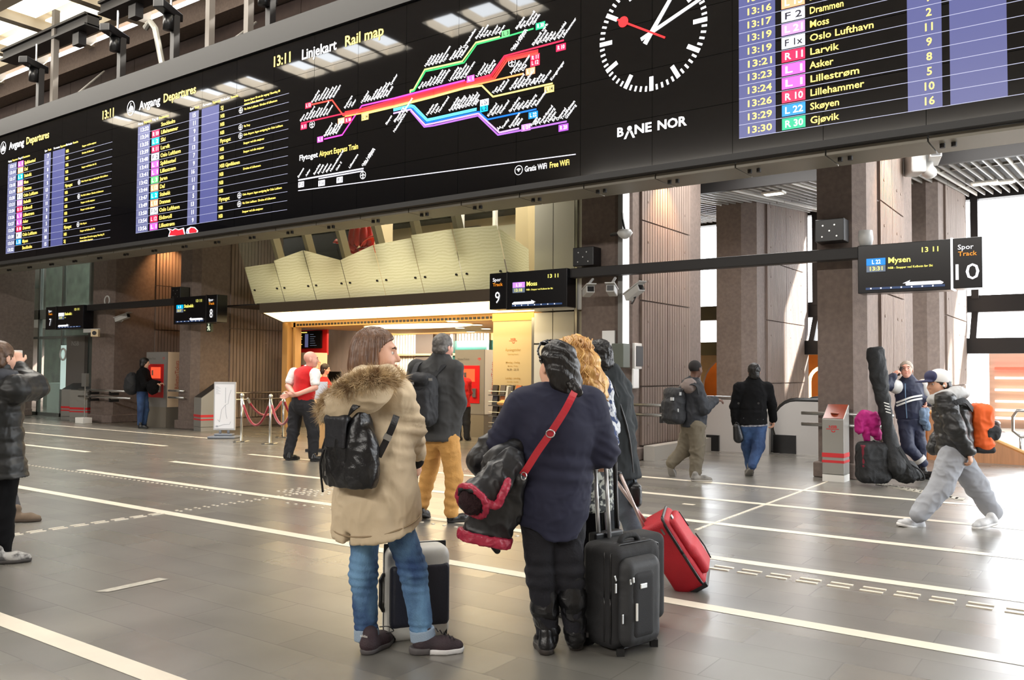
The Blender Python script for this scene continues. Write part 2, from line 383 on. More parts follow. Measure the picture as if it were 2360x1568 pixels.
# copper-clad passage beyond, under the windows
COPPER = mat('copper_cladding', (196, 120, 62), rough=.32, metal=.6, var=.15, scale=2)
BROWNG = mat('brown_glossy_cladding', (172, 138, 118), rough=.3, var=.12, scale=1.5, stretch=(.2, 1, 6))
mb = MB(); mb.box((-30, 27, 0), (-3.6, 27.2, 2.2)); struct('wall_passage', mb, COPPER); mb = MB(); mb.box((-30, 23.3, 2.2), (-3.6, 27.2, 2.34)); struct('ceiling_passage', mb, CONC)
def arch(cx, y, w, h, z1, x0, x1, thick, m, name):
    mb = MB(); n = 14; r = w/2
    pts = [(cx-r, 0)] + [(cx-r*math.cos(math.pi*i/n), h-r+r*math.sin(math.pi*i/n)) for i in range(n+1)] + [(cx+r, 0)]
    for (a, b) in zip(pts[:-1], pts[1:]):
        if abs(a[0]-b[0]) < 1e-6: continue
        mb.add([(a[0], y, a[1]), (b[0], y, b[1]), (b[0], y, z1), (a[0], y, z1), (a[0], y+thick, a[1]), (b[0], y+thick, b[1]), (b[0], y+thick, z1), (a[0], y+thick, z1)], [(0, 1, 2, 3), (7, 6, 5, 4), (0, 4, 5, 1), (3, 2, 6, 7)])
    mb.box((x0, y, 0), (cx-r, y+thick, z1)); mb.box((cx+r, y, 0), (x1, y+thick, z1)); return struct(name, mb, m)
xa = on_y(1640, 900, 24).x
arch(on_y(1690, 900, 24).x, 24, 1.9, 1.98, 2.34, xa-3.0, on_y(1690, 900, 24).x+1.2, .12, CONC2, 'trim_4')
light('POINT', 'passage_lamp_1', (-6.5, 25.4, 2.0), 60, (1, .62, .25), size=.15); light('POINT', 'passage_lamp_2', (-10.5, 25.4, 2.0), 60, (1, .62, .25), size=.15)
mb = MB(); c_ = on_y(1900, 905, 25.5)
mb.tube([(c_.x+.42*math.cos(t), 25.5, 1.25+.42*math.sin(t)) for t in [math.pi*i/12 for i in range(12, -1, -1)]][:13], .05, 8); mb.tube([(c_.x-.42, 25.5, 0), (c_.x-.42, 25.5, 1.25)], .05, 8)
o = mb.build('arched_light', emis('arch_lamp', (255, 226, 170), 2.2), smooth=True); tag(o, 'glowing arched light frame in the copper passage behind the pillar', 'light')
mb = MB(); mb.box((-2.95, 27.5, -1.5), (9, 27.7, 2.35)); struct('wall_stairs', mb, BROWNG)
for k, py in enumerate((871, 898, 924, 944, 962)):
    b_ = MB(); q = on_y(2248, py, 27.4); b_.box((-2.8, 27.36, q.z-.03), (8.5, 27.47, q.z+.03)); o = b_.build('light_strip', emis('strip_white', (255, 246, 232), 2.4)); tag(o, 'thin white light strip running across the brown wall beyond the stairs', 'light', 'light strips beyond the stairs')
b_ = MB(); q = on_y(2248, 849, 27.4); b_.box((-2.8, 27.36, q.z-.035), (-1.45, 27.47, q.z+.035)); o = b_.build('light_strip', emis('strip_red', (255, 74, 56), 1.6)); tag(o, 'short red light strip above the white strips beyond the stairs', 'light')
light('AREA', 'bay_daylight_fill_1', (-5.0, 14.4, 5.65), 230, (1, .97, .93), (0, 0, 0), 2.4, 2.0); light('AREA', 'bay_daylight_fill_2', (-.6, 14.6, 5.65), 260, (1, .97, .93), (0, 0, 0), 3.5, 2.0)  # added area lights standing in for diffuse daylight in the pier bays
# baseboard of bright stone along the pier bay
mb = MB(); mb.box((-6.55, 13.1, 0), (-6.35, 16, .25)); struct('baseboard_1', mb, mat('pale_marble', (190, 186, 178), rough=.35))

# orange uplights that graze the ribbed panels from above
for (x, y, z, e) in ((-2.45, 13.9, 5.0, 45), (-6.2, 13.9, 5.0, 55), (-22.0, 14.3, 5.2, 60)):
    light('SPOT', 'panel_spot', (x, y, z), e*2.2, (1, .50, .20), Vector((-.55, .1, -1)).to_track_quat('-Z', 'Y').to_euler(), .04, spot=math.radians(95), blend=.8)

# ================================================================== THE BIG INFORMATION WALL
YB = 10.58
SCR = mat('screen_glass', (8, 9, 13), rough=.035, spec=.9)
WT = emis('text_white', (245, 245, 250), 1.0); YT_ = emis('text_yellow', (255, 226, 110), 1.0)
def BP(px, py): q = on_y(px, py, YB); return q.x, q.z
board = thing('information_board', 'giant dark video wall of departures, rail map and clock hung above the hall', 'departure board', (-12, YB, 4.3))
UX, UZ = (1, 0, 0), (0, 0, 1)
PW, PH = 1.1448, .6785
ZB0, ZB1 = 4.33, 7.7225
XSEAM0 = BP(1503, 300)[0]
mb = MB(); mb.box((-27, YB+.06, 4.28), (4, YB+.55, 8.18)); mb.box((-27, YB-.05, 7.735), (4, YB+.1, 8.18)); mb.box((-27, YB-.05, 4.24), (4, YB+.1, 4.325))
mb.build('cabinet', mat('board_frame', (26, 25, 25), rough=.55), board)
mb = MB()
for i in range(28):
    x = XSEAM0 - 20*PW + i*PW
    mb.box((x+.01, YB+.10, 4.17), (x+PW-.01, YB+.75, 4.235)); 
    for dx in (.12, .24): mb.tube([(x+dx, YB+.3, 4.17), (x+dx, YB+.3, 4.12)], .03, 8, 1)
mb.build('underside_tray', [mat('galvanised_tray', (128, 123, 112), rough=.5, metal=.3), DARK], board)
def screens(name, i0, i1, label=None):
    mb = MB()
    for i in range(i0, i1):
        x = XSEAM0 + i*PW
        for j in range(5):
            t = random.uniform(-.0012, .0012); z = ZB0+j*PH; g = .003
            mb.add([(x+g, YB+t, z+g), (x+PW-g, YB-t, z+g), (x+PW-g, YB-t, z+PH-g), (x+g, YB+t, z+PH-g), (x+g, YB+.07, z+g), (x+PW-g, YB+.07, z+g), (x+PW-g, YB+.07, z+PH-g), (x+g, YB+.07, z+PH-g)], [(0, 1, 2, 3), (0, 4, 5, 1), (1, 5, 6, 2), (2, 6, 7, 3), (3, 7, 4, 0)])
    return mb.build(name, SCR, board)
LINEC = {'L1': (226, 84, 206), 'L13': (255, 150, 112), 'L2': (0, 164, 214), 'L21': (190, 130, 232), 'R11': (206, 12, 72), 'F2': (240, 240, 252), 'F1x': (240, 240, 252), 'F1': (240, 240, 252),
         'R10': (206, 12, 72), 'L22': (0, 122, 204), 'L3': (92, 200, 110), 'L12': (214, 30, 70), 'R30': (0, 158, 116), 'L14': (250, 216, 120), 'R20': (146, 66, 190), 'L2x': (240, 240, 250)}
YF = YB-.006
def row_col(mb, mi, x0, x1, z0, z1, y=YB-.004): mb.add([(x0, y, z0), (x1, y, z0), (x1, y, z1), (x0, y, z1)], [(0, 1, 2, 3)], mi)
NAVY = emis('column_blue', (62, 66, 112), 1.0); NAVY2 = emis('column_slate', (84, 88, 124), .9); LINE = emis('row_line', (150, 154, 180), .8)
def plane_icon(mb, x, z, r, mi=0):
    n = 24
    for k in range(n):
        a, b = 2*math.pi*k/n, 2*math.pi*(k+1)/n
        mb.add([(x+r*math.cos(a), YF, z+r*math.sin(a)), (x+r*math.cos(b), YF, z+r*math.sin(b)), (x+.86*r*math.cos(b), YF, z+.86*r*math.sin(b)), (x+.86*r*math.cos(a), YF, z+.86*r*math.sin(a))], [(3, 2, 1, 0)], mi)
    for pts in ([(-.1, -.7), (.1, -.7), (.09, .65), (0, .8), (-.09, .65)], [(-.7, -.18), (-.7, 0), (0, .32), (.7, 0), (.7, -.18), (0, .08)], [(-.3, -.72), (-.3, -.6), (0, -.45), (.3, -.6), (.3, -.72), (0, -.62)]):
        mb.add([(x+a*r, YF-.0005, z+b*r) for a, b in pts], [tuple(range(len(pts)))], mi)
def departures(X0, rows, scr, head=True, nsb=True, zt=6.914, pitch=.171, dz=0):
    nr = 14
    col = MB(); wt = MB(); yt = MB(); bd = MB(); names = list(LINEC)
    zb = zt-nr*pitch
    row_col(col, 1 if nsb else 0, X0, X0+.475, zb, zt)
    if nsb: row_col(col, 1, X0+1.93, X0+2.26, zb, zt)
    else: row_col(col, 0, X0+2.01, X0+2.37, zb, zt)
    row_col(col, 0, X0+2.36+(0 if nsb else .09), X0+2.95+(0 if nsb else .06), zb, zt)
    for i in range(nr+1):
        z = zt-i*pitch
        if i or not nsb: row_col(col, 2, X0, X0+5.1, z-.0035, z+.0035, YB-.005)
    for i, (tm, ln, dest, trk, op, rem) in enumerate(rows):
        z = zt-(i+1)*pitch+.045; h = .080
        txt(yt if not nsb else wt, tm, (X0+.09, YF-.002, z), UX, UZ, h+.006, .31, bold=.014)
        if ln:
            row_col(bd, names.index(ln), X0+.555, X0+.845, z-.03, z+.115, YB-.007)
            dark = ln[0] == 'F'
            t = ln[0]+' '+ln[1:]
            txt(bd, t, (X0+.59, YF-.004, z), UX, UZ, .085, min(.22, .07*len(t)), mi=len(names) + (1 if dark else 0), bold=.018)
        txt(yt, dest, (X0+.90, YF, z), UX, UZ, .084, .057*len(dest), bold=.014)
        txt(yt if not nsb else wt, trk, (X0+2.16 if nsb else X0+2.24, YF-.002, z), UX, UZ, h+.01, align='R' if nsb else 'C', bold=.014)
        if op and nsb: txt(yt, op, (X0+3.0, YF, z), UX, UZ, .074, .043*len(op), bold=.014)
        if rem and nsb:
            if rem[0] == '+': plane_icon(wt, X0+3.66, z+.045, .06)
            for q, ltx in enumerate(rem.lstrip('+').split('|')):
                txt(yt, ltx, (X0+3.76, YF, z+.03-.07*q), UX, UZ, .042, .0245*len(ltx), bold=.012)
    if head:
        n = 28
        for k in range(n):
            a, b = 2*math.pi*k/n, 2*math.pi*(k+1)/n; cx_, cz_ = X0-.31, 7.40
            wt.add([(cx_+.155*math.cos(a), YF, cz_+.17*math.sin(a)), (cx_+.155*math.cos(b), YF, cz_+.17*math.sin(b)), (cx_+.138*math.cos(b), YF, cz_+.153*math.sin(b)), (cx_+.138*math.cos(a), YF, cz_+.153*math.sin(a))], [(3, 2, 1, 0)])
        for pts in ([(-.1, -.02), (-.03, .05), (.05, .05), (.1, .0), (.1, -.06), (-.1, -.06)], [(-.11, -.075), (.11, -.075), (.11, -.09), (-.11, -.09)], [(-.03, .05), (-.005, .12), (.01, .115), (-.01, .05)]):
            wt.add([(cx_+p, YF, cz_+q) for p, q in pts], [tuple(range(len(pts)))])
        txt(wt, 'Avgang', (X0+.03, YF, 7.30), UX, UZ, .185, .82, bold=.016); txt(yt, 'Departures', (X0+.96, YF, 7.30), UX, UZ, .185, 1.17, bold=.016)
        txt(yt, '13:11', (X0+4.60, YF, 7.34), UX, UZ, .20, .48, bold=.018)
        for a_, b_, x in (('Avgang', 'Departure', .0), ('Tog til', 'Destination', .55), ('Spor', 'Track', 1.95), ('Forventet', 'Expected', 2.40), ('Merknader', 'Remarks', 3.0)):
            z = 6.96 if x < 3.1 else 7.0
            w = .033*len(a_); txt(wt, a_, (X0+x, YF, z), UX, UZ, .05, w, bold=.01); txt(yt, b_, (X0+x+w+.03, YF, z), UX, UZ, .05, .033*len(b_), bold=.01)
    col.build('column_background', [NAVY, NAVY2, LINE], scr); wt.build('white_lettering', WT, scr); yt.build('yellow_lettering', YT_, scr)
    bd.build('line_badge', [emis('badge_'+k, LINEC[k], 1.0) for k in names] + [WT, emis('text_black', (20, 20, 40), .3)], scr)
D1 = [l.split(',') for l in '13:11,L1,Spikkestad,7,NSB,Stopper ved alle stasjoner;13:14,L13,Dal,11,NSB,Direkte til Lillestrøm;13:17,L2,Stabekk,8,NSB,;13:18,L21,Moss,9,NSB,Stopper ved Kolbotn før Ski;13:19,L13,Drammen,5,NSB,;13:20,F2,Oslo Lufthavn,13,Flytoget,+Oslo Airport. Ingen avstigning før Oslo Lufthavn;13:21,L21,Stabekk,7,NSB,;13:24,R11,Eidsvoll,11,NSB,+Via Oslo Lufthavn  Direkte til Lillestrøm;13:26,L1,Lillestrøm,9,NSB,Stopper ved alle stasjoner;13:27,L1,Asker,8,NSB,Stopper ved alle stasjoner;13:29,R10,Drammen,5,NSB,;13:30,F1,Oslo Lufthavn,14,Flytoget,+Oslo Airport;13:31,L22,Mysen,10,NSB,Stopper ved Kolbotn før Ski;13:32,,Stockholm,15,SJ,Dørene åpner 30 min før avgang / Boarding 30|minutes before departure'.split(';')]
D2 = [l.split(',') for l in '13:32,,Stockholm,15,SJ,Dørene åpner 30 min før avgang / Boarding 30|minutes before departure;13:34,R10,Lillehammer,11,NSB,+Via Oslo Lufthavn  Direkte til Lillestrøm;13:35,L2,Ski,9,NSB,;13:39,R11,Larvik,5,NSB,+Via Torp;13:40,F2,Oslo Lufthavn,13,Flytoget,+Oslo Airport. Ingen avstigning før Oslo Lufthavn;13:41,L1,Spikkestad,7,NSB,Stopper ved alle stasjoner;13:41,L1,Lillestrøm,9,NSB,Stopper ved alle stasjoner;13:42,L3,Jaren,16,NSB Gjøvikbanen,;13:44,L13,Dal,11,NSB,Direkte til Lillestrøm;13:47,L2,Stabekk,8,NSB,;13:49,L13,Drammen,5,NSB,;13:50,F1x,Oslo Lufthavn,13,Flytoget,+Oslo Airport. Ingen avstigning før Oslo Lufthavn;13:54,L12,Eidsvoll,11,NSB,+Via Oslo Lufthavn  Direkte til Lillestrøm;13:56,L1,Lillestrøm,9,NSB,Stopper ved alle stasjoner'.split(';')]
D3 = [l.split(',') for l in '13:11,L1,Spikkestad,7,,;13:13,L2,Ski,9,,;13:13,L1,Asker,8,,;13:14,L13,Dal,11,,;13:16,L13,Dal,5,,;13:16,L13,Drammen,7,,;13:17,F2,Drammen,7,,;13:19,L21,Moss,9,,;13:19,F1x,Oslo Lufthavn,2,,;13:21,R11,Larvik,11,,;13:23,L1,Asker,9,,;13:24,L1,Lillestrøm,8,,;13:26,R10,Lillehammer,5,,;13:29,L22,Skøyen,10,,;13:30,R30,Gjøvik,16,,'.split(';')][1:]
s1 = screens('departure_screen', -20, -11); departures(-23.98, D1, s1)
s2 = screens('departure_screen', -11, -6); departures(-17.83, D2, s2)
# red advertising graphic at the foot of the middle screen
ad = MB()
def BF(px, py, d=.006): x, z = BP(px, py); return (x, YB-d, z)
def blob(mb, pts, mi, d): mb.add([BF(p, q, d) for p, q in pts], [tuple(range(len(pts)))], mi)
blob(ad, [(388, 546), (392, 533), (386, 526), (398, 530), (404, 526), (412, 529), (424, 525), (428, 545)], 0, .006); blob(ad, [(390, 543), (394, 534), (391, 529), (399, 532), (405, 528), (412, 531), (422, 528), (426, 543)], 1, .008)
blob(ad, [(429, 538), (431, 528), (440, 523), (450, 524), (457, 532), (456, 537), (440, 541)], 0, .006); blob(ad, [(437, 538), (436, 530), (441, 525), (449, 526), (455, 532), (453, 536)], 1, .008); blob(ad, [(430, 537), (432, 531), (434, 537)], 2, .008)
ad.build('advert_graphic', [WT, emis('advert_red', (216, 30, 44), 1), emis('advert_blue', (60, 80, 170), 1)], s2)
# --- rail map
s3 = screens('rail_map_screen', -6, 0)
mp_w = MB(); mp_y = MB(); mp_l = MB()
MC = [(222, 60, 190), (196, 18, 66), (214, 24, 40), (232, 44, 38), (255, 148, 84), (250, 218, 120), (190, 226, 120), (34, 160, 92), (86, 196, 232), (0, 98, 206), (150, 92, 206), (198, 150, 236), (206, 206, 224), (240, 60, 50)]
MCM = [emis('map_%d' % i, c, 1.0) for i, c in enumerate(MC)]
def m1(x, y): return (680+x/5.226, 140+y/5.226)
def m2(x, y): return (1000+x/5.226, 30+y/5.226)
def pl(pts, mi, w=.027, dy=0, d=.006):
    P = [Vector(BP(*p)) for p in pts]
    for k, (a, b) in enumerate(zip(P[:-1], P[1:])):
        u = (b-a).normalized(); n = Vector((-u.y, u.x))*w/2; a2 = a-u*w*.2; b2 = b+u*w*.2; y = YB-d-.0002*mi
        mp_l.add([(q.x, y, q.y+dy) for q in (a2-n, b2-n, b2+n, a2+n)], [(0, 1, 2, 3)], mi)
T0 = [m1(805, 545), m1(1190, 455), m2(0, 905), m2(375, 812)]; T1 = [m1(805, 650), m1(1190, 560), m2(0, 1012), m2(375, 908)]
def trunk(t): return [(a[0]*(1-t)+b[0]*t, a[1]*(1-t)+b[1]*t) for a, b in zip(T0, T1)]
pl([m1(355, 945), m1(570, 895), m1(700, 700)] + trunk(0), 0)
pl([m1(75, 755), m1(600, 635)] + trunk(.2)[1:] + [m2(690, 745), m2(850, 520), m2(912, 503), m2(1565, 330)], 1)
pl([m1(605, 620)] + trunk(.36) + [m2(700, 765), m2(858, 540), m2(1255, 448)], 2); pl([m1(605, 636)] + trunk(.52) + [m2(715, 785), m2(868, 560), m2(1255, 472)], 3)
pl([m1(205, 530), m1(450, 475), m1(585, 660), m1(800, 610)] + trunk(.68)[1:] + [m2(735, 795), m2(885, 577), m2(1255, 490)], 13)
pl([m1(605, 672)] + trunk(.84) + [m2(660, 830), m2(1080, 732)], 4); pl(trunk(1) + [m2(580, 875), m2(715, 1010), m2(1430, 850)], 5)
pl([m1(1390, 385), m1(1390, 358), m1(1430, 350), m1(1565, 108), m2(0, 660), m2(345, 583), m2(508, 358), m2(795, 288)], 6); pl([m1(1400, 375), m1(1440, 362), m1(1575, 128), m2(0, 685), m2(365, 600), m2(520, 378), m2(910, 275), m2(1200, 190)], 7)
pl([m1(1190, 585), m1(1400, 535), m1(1440, 548), m1(1595, 708), m2(0, 1268), m2(515, 1152)], 8); pl([m1(1190, 605), m1(1400, 555), m1(1430, 568), m1(1590, 728), m2(0, 1285), m2(515, 1172)], 8, .02)
pl([m1(1310, 590), m1(1400, 572), m1(1425, 582), m1(1580, 750), m2(0, 1306), m2(545, 1192), m2(648, 1285), m2(1235, 1160)], 9)
pl([m1(1190, 635), m1(1395, 588), m1(1570, 775), m2(0, 1330), m2(540, 1212), m2(790, 1442), m2(1025, 1392)], 11); pl([m1(1395, 606), m1(1560, 798), m2(0, 1358), m2(535, 1238), m2(775, 1470), m2(1600, 1308)], 10)
pl([m1(45, 1440), m1(825, 1300)], 12); pl([m1(290, 1422), m1(825, 1328)], 12, .022); pl([(688, 440), (1327, 356)], 12, .014)
def stations(p, q, names, up=True, box=False):
    A, B = Vector(BP(*p)), Vector(BP(*q)); n = len(names)
    for i, s in enumerate(names):
        c = A.lerp(B, i/max(1, n-1))
        txt(mp_w, s, (c.x, YF-.003, c.y), UX, UZ, .042, .028*len(s)+.02, bold=.024, ang=math.radians(46))
ST = '''m2 1000 205 1200 150 Bleiken,Eina,Reinsvoll,Raufoss,Gjøvik
m2 515 320 795 258 Stryken,Harestua,Grua,Roa,Lunner,Gran,Jaren
m2 200 578 330 545 Movatn,Nittedal,Åneby Varingskollen,Hakadal
m1 1575 80 1790 28 Nydalen,Kjelsås,Snippen,Grefsen,Sandermosen,Tøyen
m2 1200 400 1560 305 Eidsvoll verk,Eidsvoll,Tangen,Stange,Hamar,Brumunddal,Moelv,Lillehammer
m2 940 465 975 450 Oslo Lufthavn,Oslo Airport
m2 935 740 1075 705 Jessheim,Nordby,Hauerseter,Dal
m2 195 830 375 788 Lørenskog,Hanaborg,Fjellhamar,Strømmen,Lillestrøm
m1 1500 345 1760 282 Bryn,Alna,Nyland,Grorud,Haugenstua,Høybråten,Lørenskog
m2 525 775 670 738 Leirsund,Frogner,Lindeberg,Kløfta
m2 720 980 815 955 Tuen,Nerdrum,Fetsund
m2 925 935 1320 845 Svingen,Sørumsand,Blaker,Rånåsfoss,Auli,Haga,Bodung,Årnes,Skarnes
m2 1420 820 1420 820 Kongsvinger
m2 195 1190 505 1118 Rosenholm,Kolbotn,Solbråtan,Myrvoll,Greverud,Oppegård,Vevelstad,Langhus,Ski
m1 1595 665 1740 628 Hauketo,Holmlia,Ljan,Nordstrand
m2 660 1255 805 1222 Kråkstad,Skotbu,Tomter,Knapstad
m2 920 1200 1235 1130 Spydeberg,Askim,Slitu,Mysen,Eidsberg,Heia,Rakkestad
m2 780 1420 830 1403 Ås,Vestby
m2 920 1390 1015 1365 Sonsveien,Kambo,Moss
m2 1180 1370 1600 1280 Rygge,Råde,Fredrikstad,Sarpsborg,Halden,Ed,Öxnered,Trollhättan,Göteborg
m1 210 512 465 452 Kongsberg,Darbu,Vestfossen,Hokksund,Steinberg,Mjøndalen,Gulskogen
m1 72 738 390 662 Skien,Larvik,Sandefjord,Stokke,Tønsberg,Skoppum,Holmestrand,Sande,Drammen
m1 358 922 500 888 Spikkestad,Røyken,Heggedal,Hallenskog,Bondivann
m1 605 582 688 562 Brakerøya,Lier,Asker
m1 808 518 1110 440 Hvalstad,Vakås,Høn,Sandvika,Slependen,Billingstad,Blommenholm,Høvik,Stabekk
m1 1160 300 1160 300 Lysaker
m1 1105 778 1105 778 Skøyen
m1 1205 748 1290 722 Elisenberg,Nationaltheatret,Oslo S
m1 1198 868 1198 868 National
m1 45 1415 140 1398 Drammen,Asker
m1 235 1380 435 1342 Sandvika,Stabekk,Lysaker,Skøyen,Nationaltheatret
m1 505 1330 505 1330 Oslo S
m1 662 1302 662 1302 Lillestrøm
m1 818 1278 845 1270 Oslo Lufthavn,Oslo Airport'''
for l in ST.split('\n'):
    f = l.split(' ', 5); g = m1 if f[0] == 'm1' else m2
    stations(g(int(f[1]), int(f[2])), g(int(f[3]), int(f[4])), f[5].split(','))
names = list(LINEC); bd = MB()
def badge(p, s, w=.17, h=.105):
    x, z = BP(*p); row_col(bd, names.index(s), x, x+w*(.7+.1*len(s)), z-h, z, YB-.008)
    txt(bd, s[0]+' '+s[1:], (x+.025, YB-.010, z-h+.025), UX, UZ, .06, (w*(.7+.1*len(s)))-.05, mi=len(names)+(1 if s in ('L14', 'L3', 'F2', 'F1', 'F1x', 'L2', 'L2x') else 0), bold=.018)
for g, x, y, s in ((m1, 128, 515, 'L12'), (m1, 72, 770, 'R11'), (m1, 272, 922, 'L1'), (m1, 520, 700, 'L13'), (m1, 605, 690, 'R10'), (m1, 805, 655, 'L14'), (m1, 44, 1465, 'F2'), (m1, 285, 1448, 'F1x'), (m1, 505, 1408, 'F1'),
                   (m2, 820, 222, 'L3'), (m2, 1230, 128, 'R30'), (m2, 1475, 388, 'R10'), (m2, 1165, 510, 'R11'), (m2, 1165, 572, 'L12'), (m2, 1110, 675, 'L13'), (m2, 1335, 890, 'L14'), (m2, 400, 765, 'L1'), (m2, 560, 1052, 'L2x'), (m2, 560, 1122, 'L2'), (m2, 1143, 1200, 'L22'), (m2, 1058, 1350, 'L21'), (m2, 1505, 1350, 'R20')):
    badge(g(x, y), s)
bd.build('line_badge', [MATS['badge_'+k] for k in names] + [WT, MATS['text_black']], s3)
for p in (m1(208, 768), m1(820, 1380), m2(942, 598)): x, z = BP(*p); plane_icon(mp_w, x, z, .07)
txt(mp_w, 'Linjekart', (-12.39, YF, 7.31), UX, UZ, .19, .93, bold=.016); txt(mp_y, 'Rail map', (-11.24, YF, 7.31), UX, UZ, .19, .95, bold=.016)
txt(mp_y, '13:11', (-13.24, YF, 7.33), UX, UZ, .2, .48, bold=.018) if False else None
txt(mp_w, 'Flytoget', (-12.41, YF, 5.405), UX, UZ, .10, .50, bold=.014); txt(mp_y, 'Airport Express Train', (-11.86, YF, 5.405), UX, UZ, .10, 1.0, bold=.014)
txt(mp_w, 'Gratis WiFi', (-7.29, YF, 4.525), UX, UZ, .085, .40, bold=.014); txt(mp_y, 'Free WiFi', (-6.84, YF, 4.525), UX, UZ, .085, .34, bold=.014)
x, z = -7.40, 4.565
for r0, r1, a0, a1 in ((.075, .066, 0, 360), (.055, .046, 45, 135), (.040, .031, 45, 135), (.022, 0, 45, 135)):
    n = 24
    for k in range(n):
        a, b = [math.radians(a0+(a1-a0)*q/n) for q in (k, k+1)]; o_ = 0 if a1 == 360 else -.025
        mp_w.add([(x+r1*math.cos(a), YF, z+o_+r1*math.sin(a)), (x+r0*math.cos(a), YF, z+o_+r0*math.sin(a)), (x+r0*math.cos(b), YF, z+o_+r0*math.sin(b)), (x+r1*math.cos(b), YF, z+o_+r1*math.sin(b))], [(0, 1, 2, 3)])
mp_l.build('route_line', MCM, s3); mp_w.build('white_lettering', WT, s3); mp_y.build('yellow_lettering', YT_, s3)
# --- clock
s4 = screens('clock_screen', 0, 2) if False else screens('clock_screen', 0, 1)
ck = MB(); CX, CZ, CRD = -5.175, 6.19, .815
def bar(ang, r0, r1, w0, w1, mi, d=.006):
    a = math.radians(ang); u = (math.sin(a), math.cos(a)); n = (u[1], -u[0])
    ck.add([(CX+u[0]*r+n[0]*s, YB-d, CZ+u[1]*r+n[1]*s) for r, s in ((r0, -w0/2), (r0, w0/2), (r1, w1/2), (r1, -w1/2))], [(3, 2, 1, 0) if False else (0, 1, 2, 3)], mi)
for k in range(60):
    if k % 5 == 0: bar(k*6, CRD-.20, CRD, .062, .062, 0)
    else: bar(k*6, CRD-.075, CRD, .03, .03, 0)
bar(13*30+5.5, -.17, .50, .07, .055, 0, .008); bar(66+2, -.17, .78, .055, .045, 0, .009); bar(292+8, -.24, .62, .028, .028, 1, .011); 
ck.lathe((0, 0, 0), [(0.001, 0)], 3) if False else None
a = math.radians(300); n = 20
ck.add([(CX+.5*math.sin(a)+.078*math.cos(2*math.pi*k/n), YB-.012, CZ+.5*math.cos(a)+.078*math.sin(2*math.pi*k/n)) for k in range(n)], [tuple(range(n))], 1)
ck.build('clock_face', [WT, emis('clock_red', (226, 26, 34), 1)], s4)
bn = MB()
for s_, x in (('B', -5.712), ('NE', -5.44), ('NOR', -5.09)): txt(bn, s_, (x, YF, 4.815), UX, UZ, .125, {'B': .1, 'NE': .26, 'NOR': .43}[s_], bold=.03)
bn.add([(-5.60+.0, YF, 4.765), (-5.565, YF, 4.765), (-5.515, YF, 4.86), (-5.545, YF, 4.87)], [(0, 1, 2, 3)]); bn.add([(-5.425, YF, 4.765), (-5.46, YF, 4.765), (-5.505, YF, 4.86), (-5.475, YF, 4.87)], [(3, 2, 1, 0)])
bn.add([(-5.51+.036*math.cos(2*math.pi*k/14), YF, 4.905+.036*math.sin(2*math.pi*k/14)) for k in range(14)], [tuple(range(14))])
bn.build('logo_lettering', WT, s4)
s5 = screens('departure_screen', 1, 8); departures(-3.93, D3, s5, head=False, nsb=False)
# hangers, hoist beams and struts above the board
for px, lab in ((130, 'grey hanger post rising from the board top nearest the left edge'), (486, 'grey hanger post rising from the board top, middle of the three'), (575, 'short grey hanger post at the top edge, farthest right of the three')):
    x = on_y(px, 100, 10.9).x; post = MB(); post.box((x-.07, 10.8, 8.18), (x+.07, 10.94, 10.75)); tag(post.build('hanger_post', mat('post_grey', (116, 110, 104), rough=.6)), lab, 'post')
for k, (pa, pb) in enumerate((((180, 215), (240, 165)), ((535, 93), (590, 52)))):
    q = MB(); q.tube([on_y(*pa, 11.0), on_y(*pb, 12.4)], .03, 8); tag(q.build('brace', mat('brace_grey', (140, 138, 134), rough=.5)), ['thin grey brace slanting up behind the board top, nearer the left edge', 'thin grey brace slanting up beside the short hanger post'][k], 'brace')
BEAMP = [((20, 128), (215, 52)), ((245, 24), (350, -20))]
for k, (pa, pb) in enumerate(BEAMP):
    a = on_y(*pa, 11.0); b = on_y(*pb, 11.0); z = (a.z+b.z)/2
    t = thing('hoist_beam', ['black hoist beam under the ceiling lights, nearer the left edge', 'black hoist beam at the top edge, right of the other'][k], 'beam', (a.x, 11, z))
    q = MB(); q.box((a.x, 10.85, z-.14), (b.x, 11.15, z+.14)); q.box((a.x-.0, 10.78, z+.10), (b.x, 11.22, z+.16)); q.box((a.x, 10.78, z-.17), (b.x, 11.22, z-.11)); q.build('girder', DARK, t)
    q = MB(); q.box((b.x-.8, 10.9, z-.5), (b.x-.5, 11.1, z-.15)); q.build('bracket', DARK, t)
for k, (px, py, w, pend) in enumerate(((78, 150, 62, 235), (265, 78, 66, 170), (388, 25, 70, 125), (608, -20, 60, 60))):
    c = on_y(px, py, 10.5); e = on_y(px, pend, 10.7)
    t = thing('chain_hoist', ['black chain hoist hanging at the left end of the board top', 'black chain hoist below the long bright light slot', 'black chain hoist nearest the grey bent bracket', 'black chain hoist hanging highest at the top edge'][k], 'hoist', c)
    q = MB(); q.obox(c, (.12, .42, .09), Matrix.Rotation(.5, 3, 'Z')); q.build('arm', BLACK, t, bevel=.02)
    q = MB(); q.tube([c+Vector((0, 0, -.1)), Vector((c.x, c.y, (c.z+e.z)/2))], .11, 12); q.build('motor', BLACK, t, smooth=True)
    q = MB(); q.box((c.x-.07, c.y+.1, 8.0), (c.x+.07, c.y+.24, c.z-.05)); q.build('chain_bag', DARK, t)
    q = MB(); q.tube([c+Vector((.02, .05, .05)), c+Vector((.02, .05, .55))], .025, 6); q.build('hook', STEEL, t)
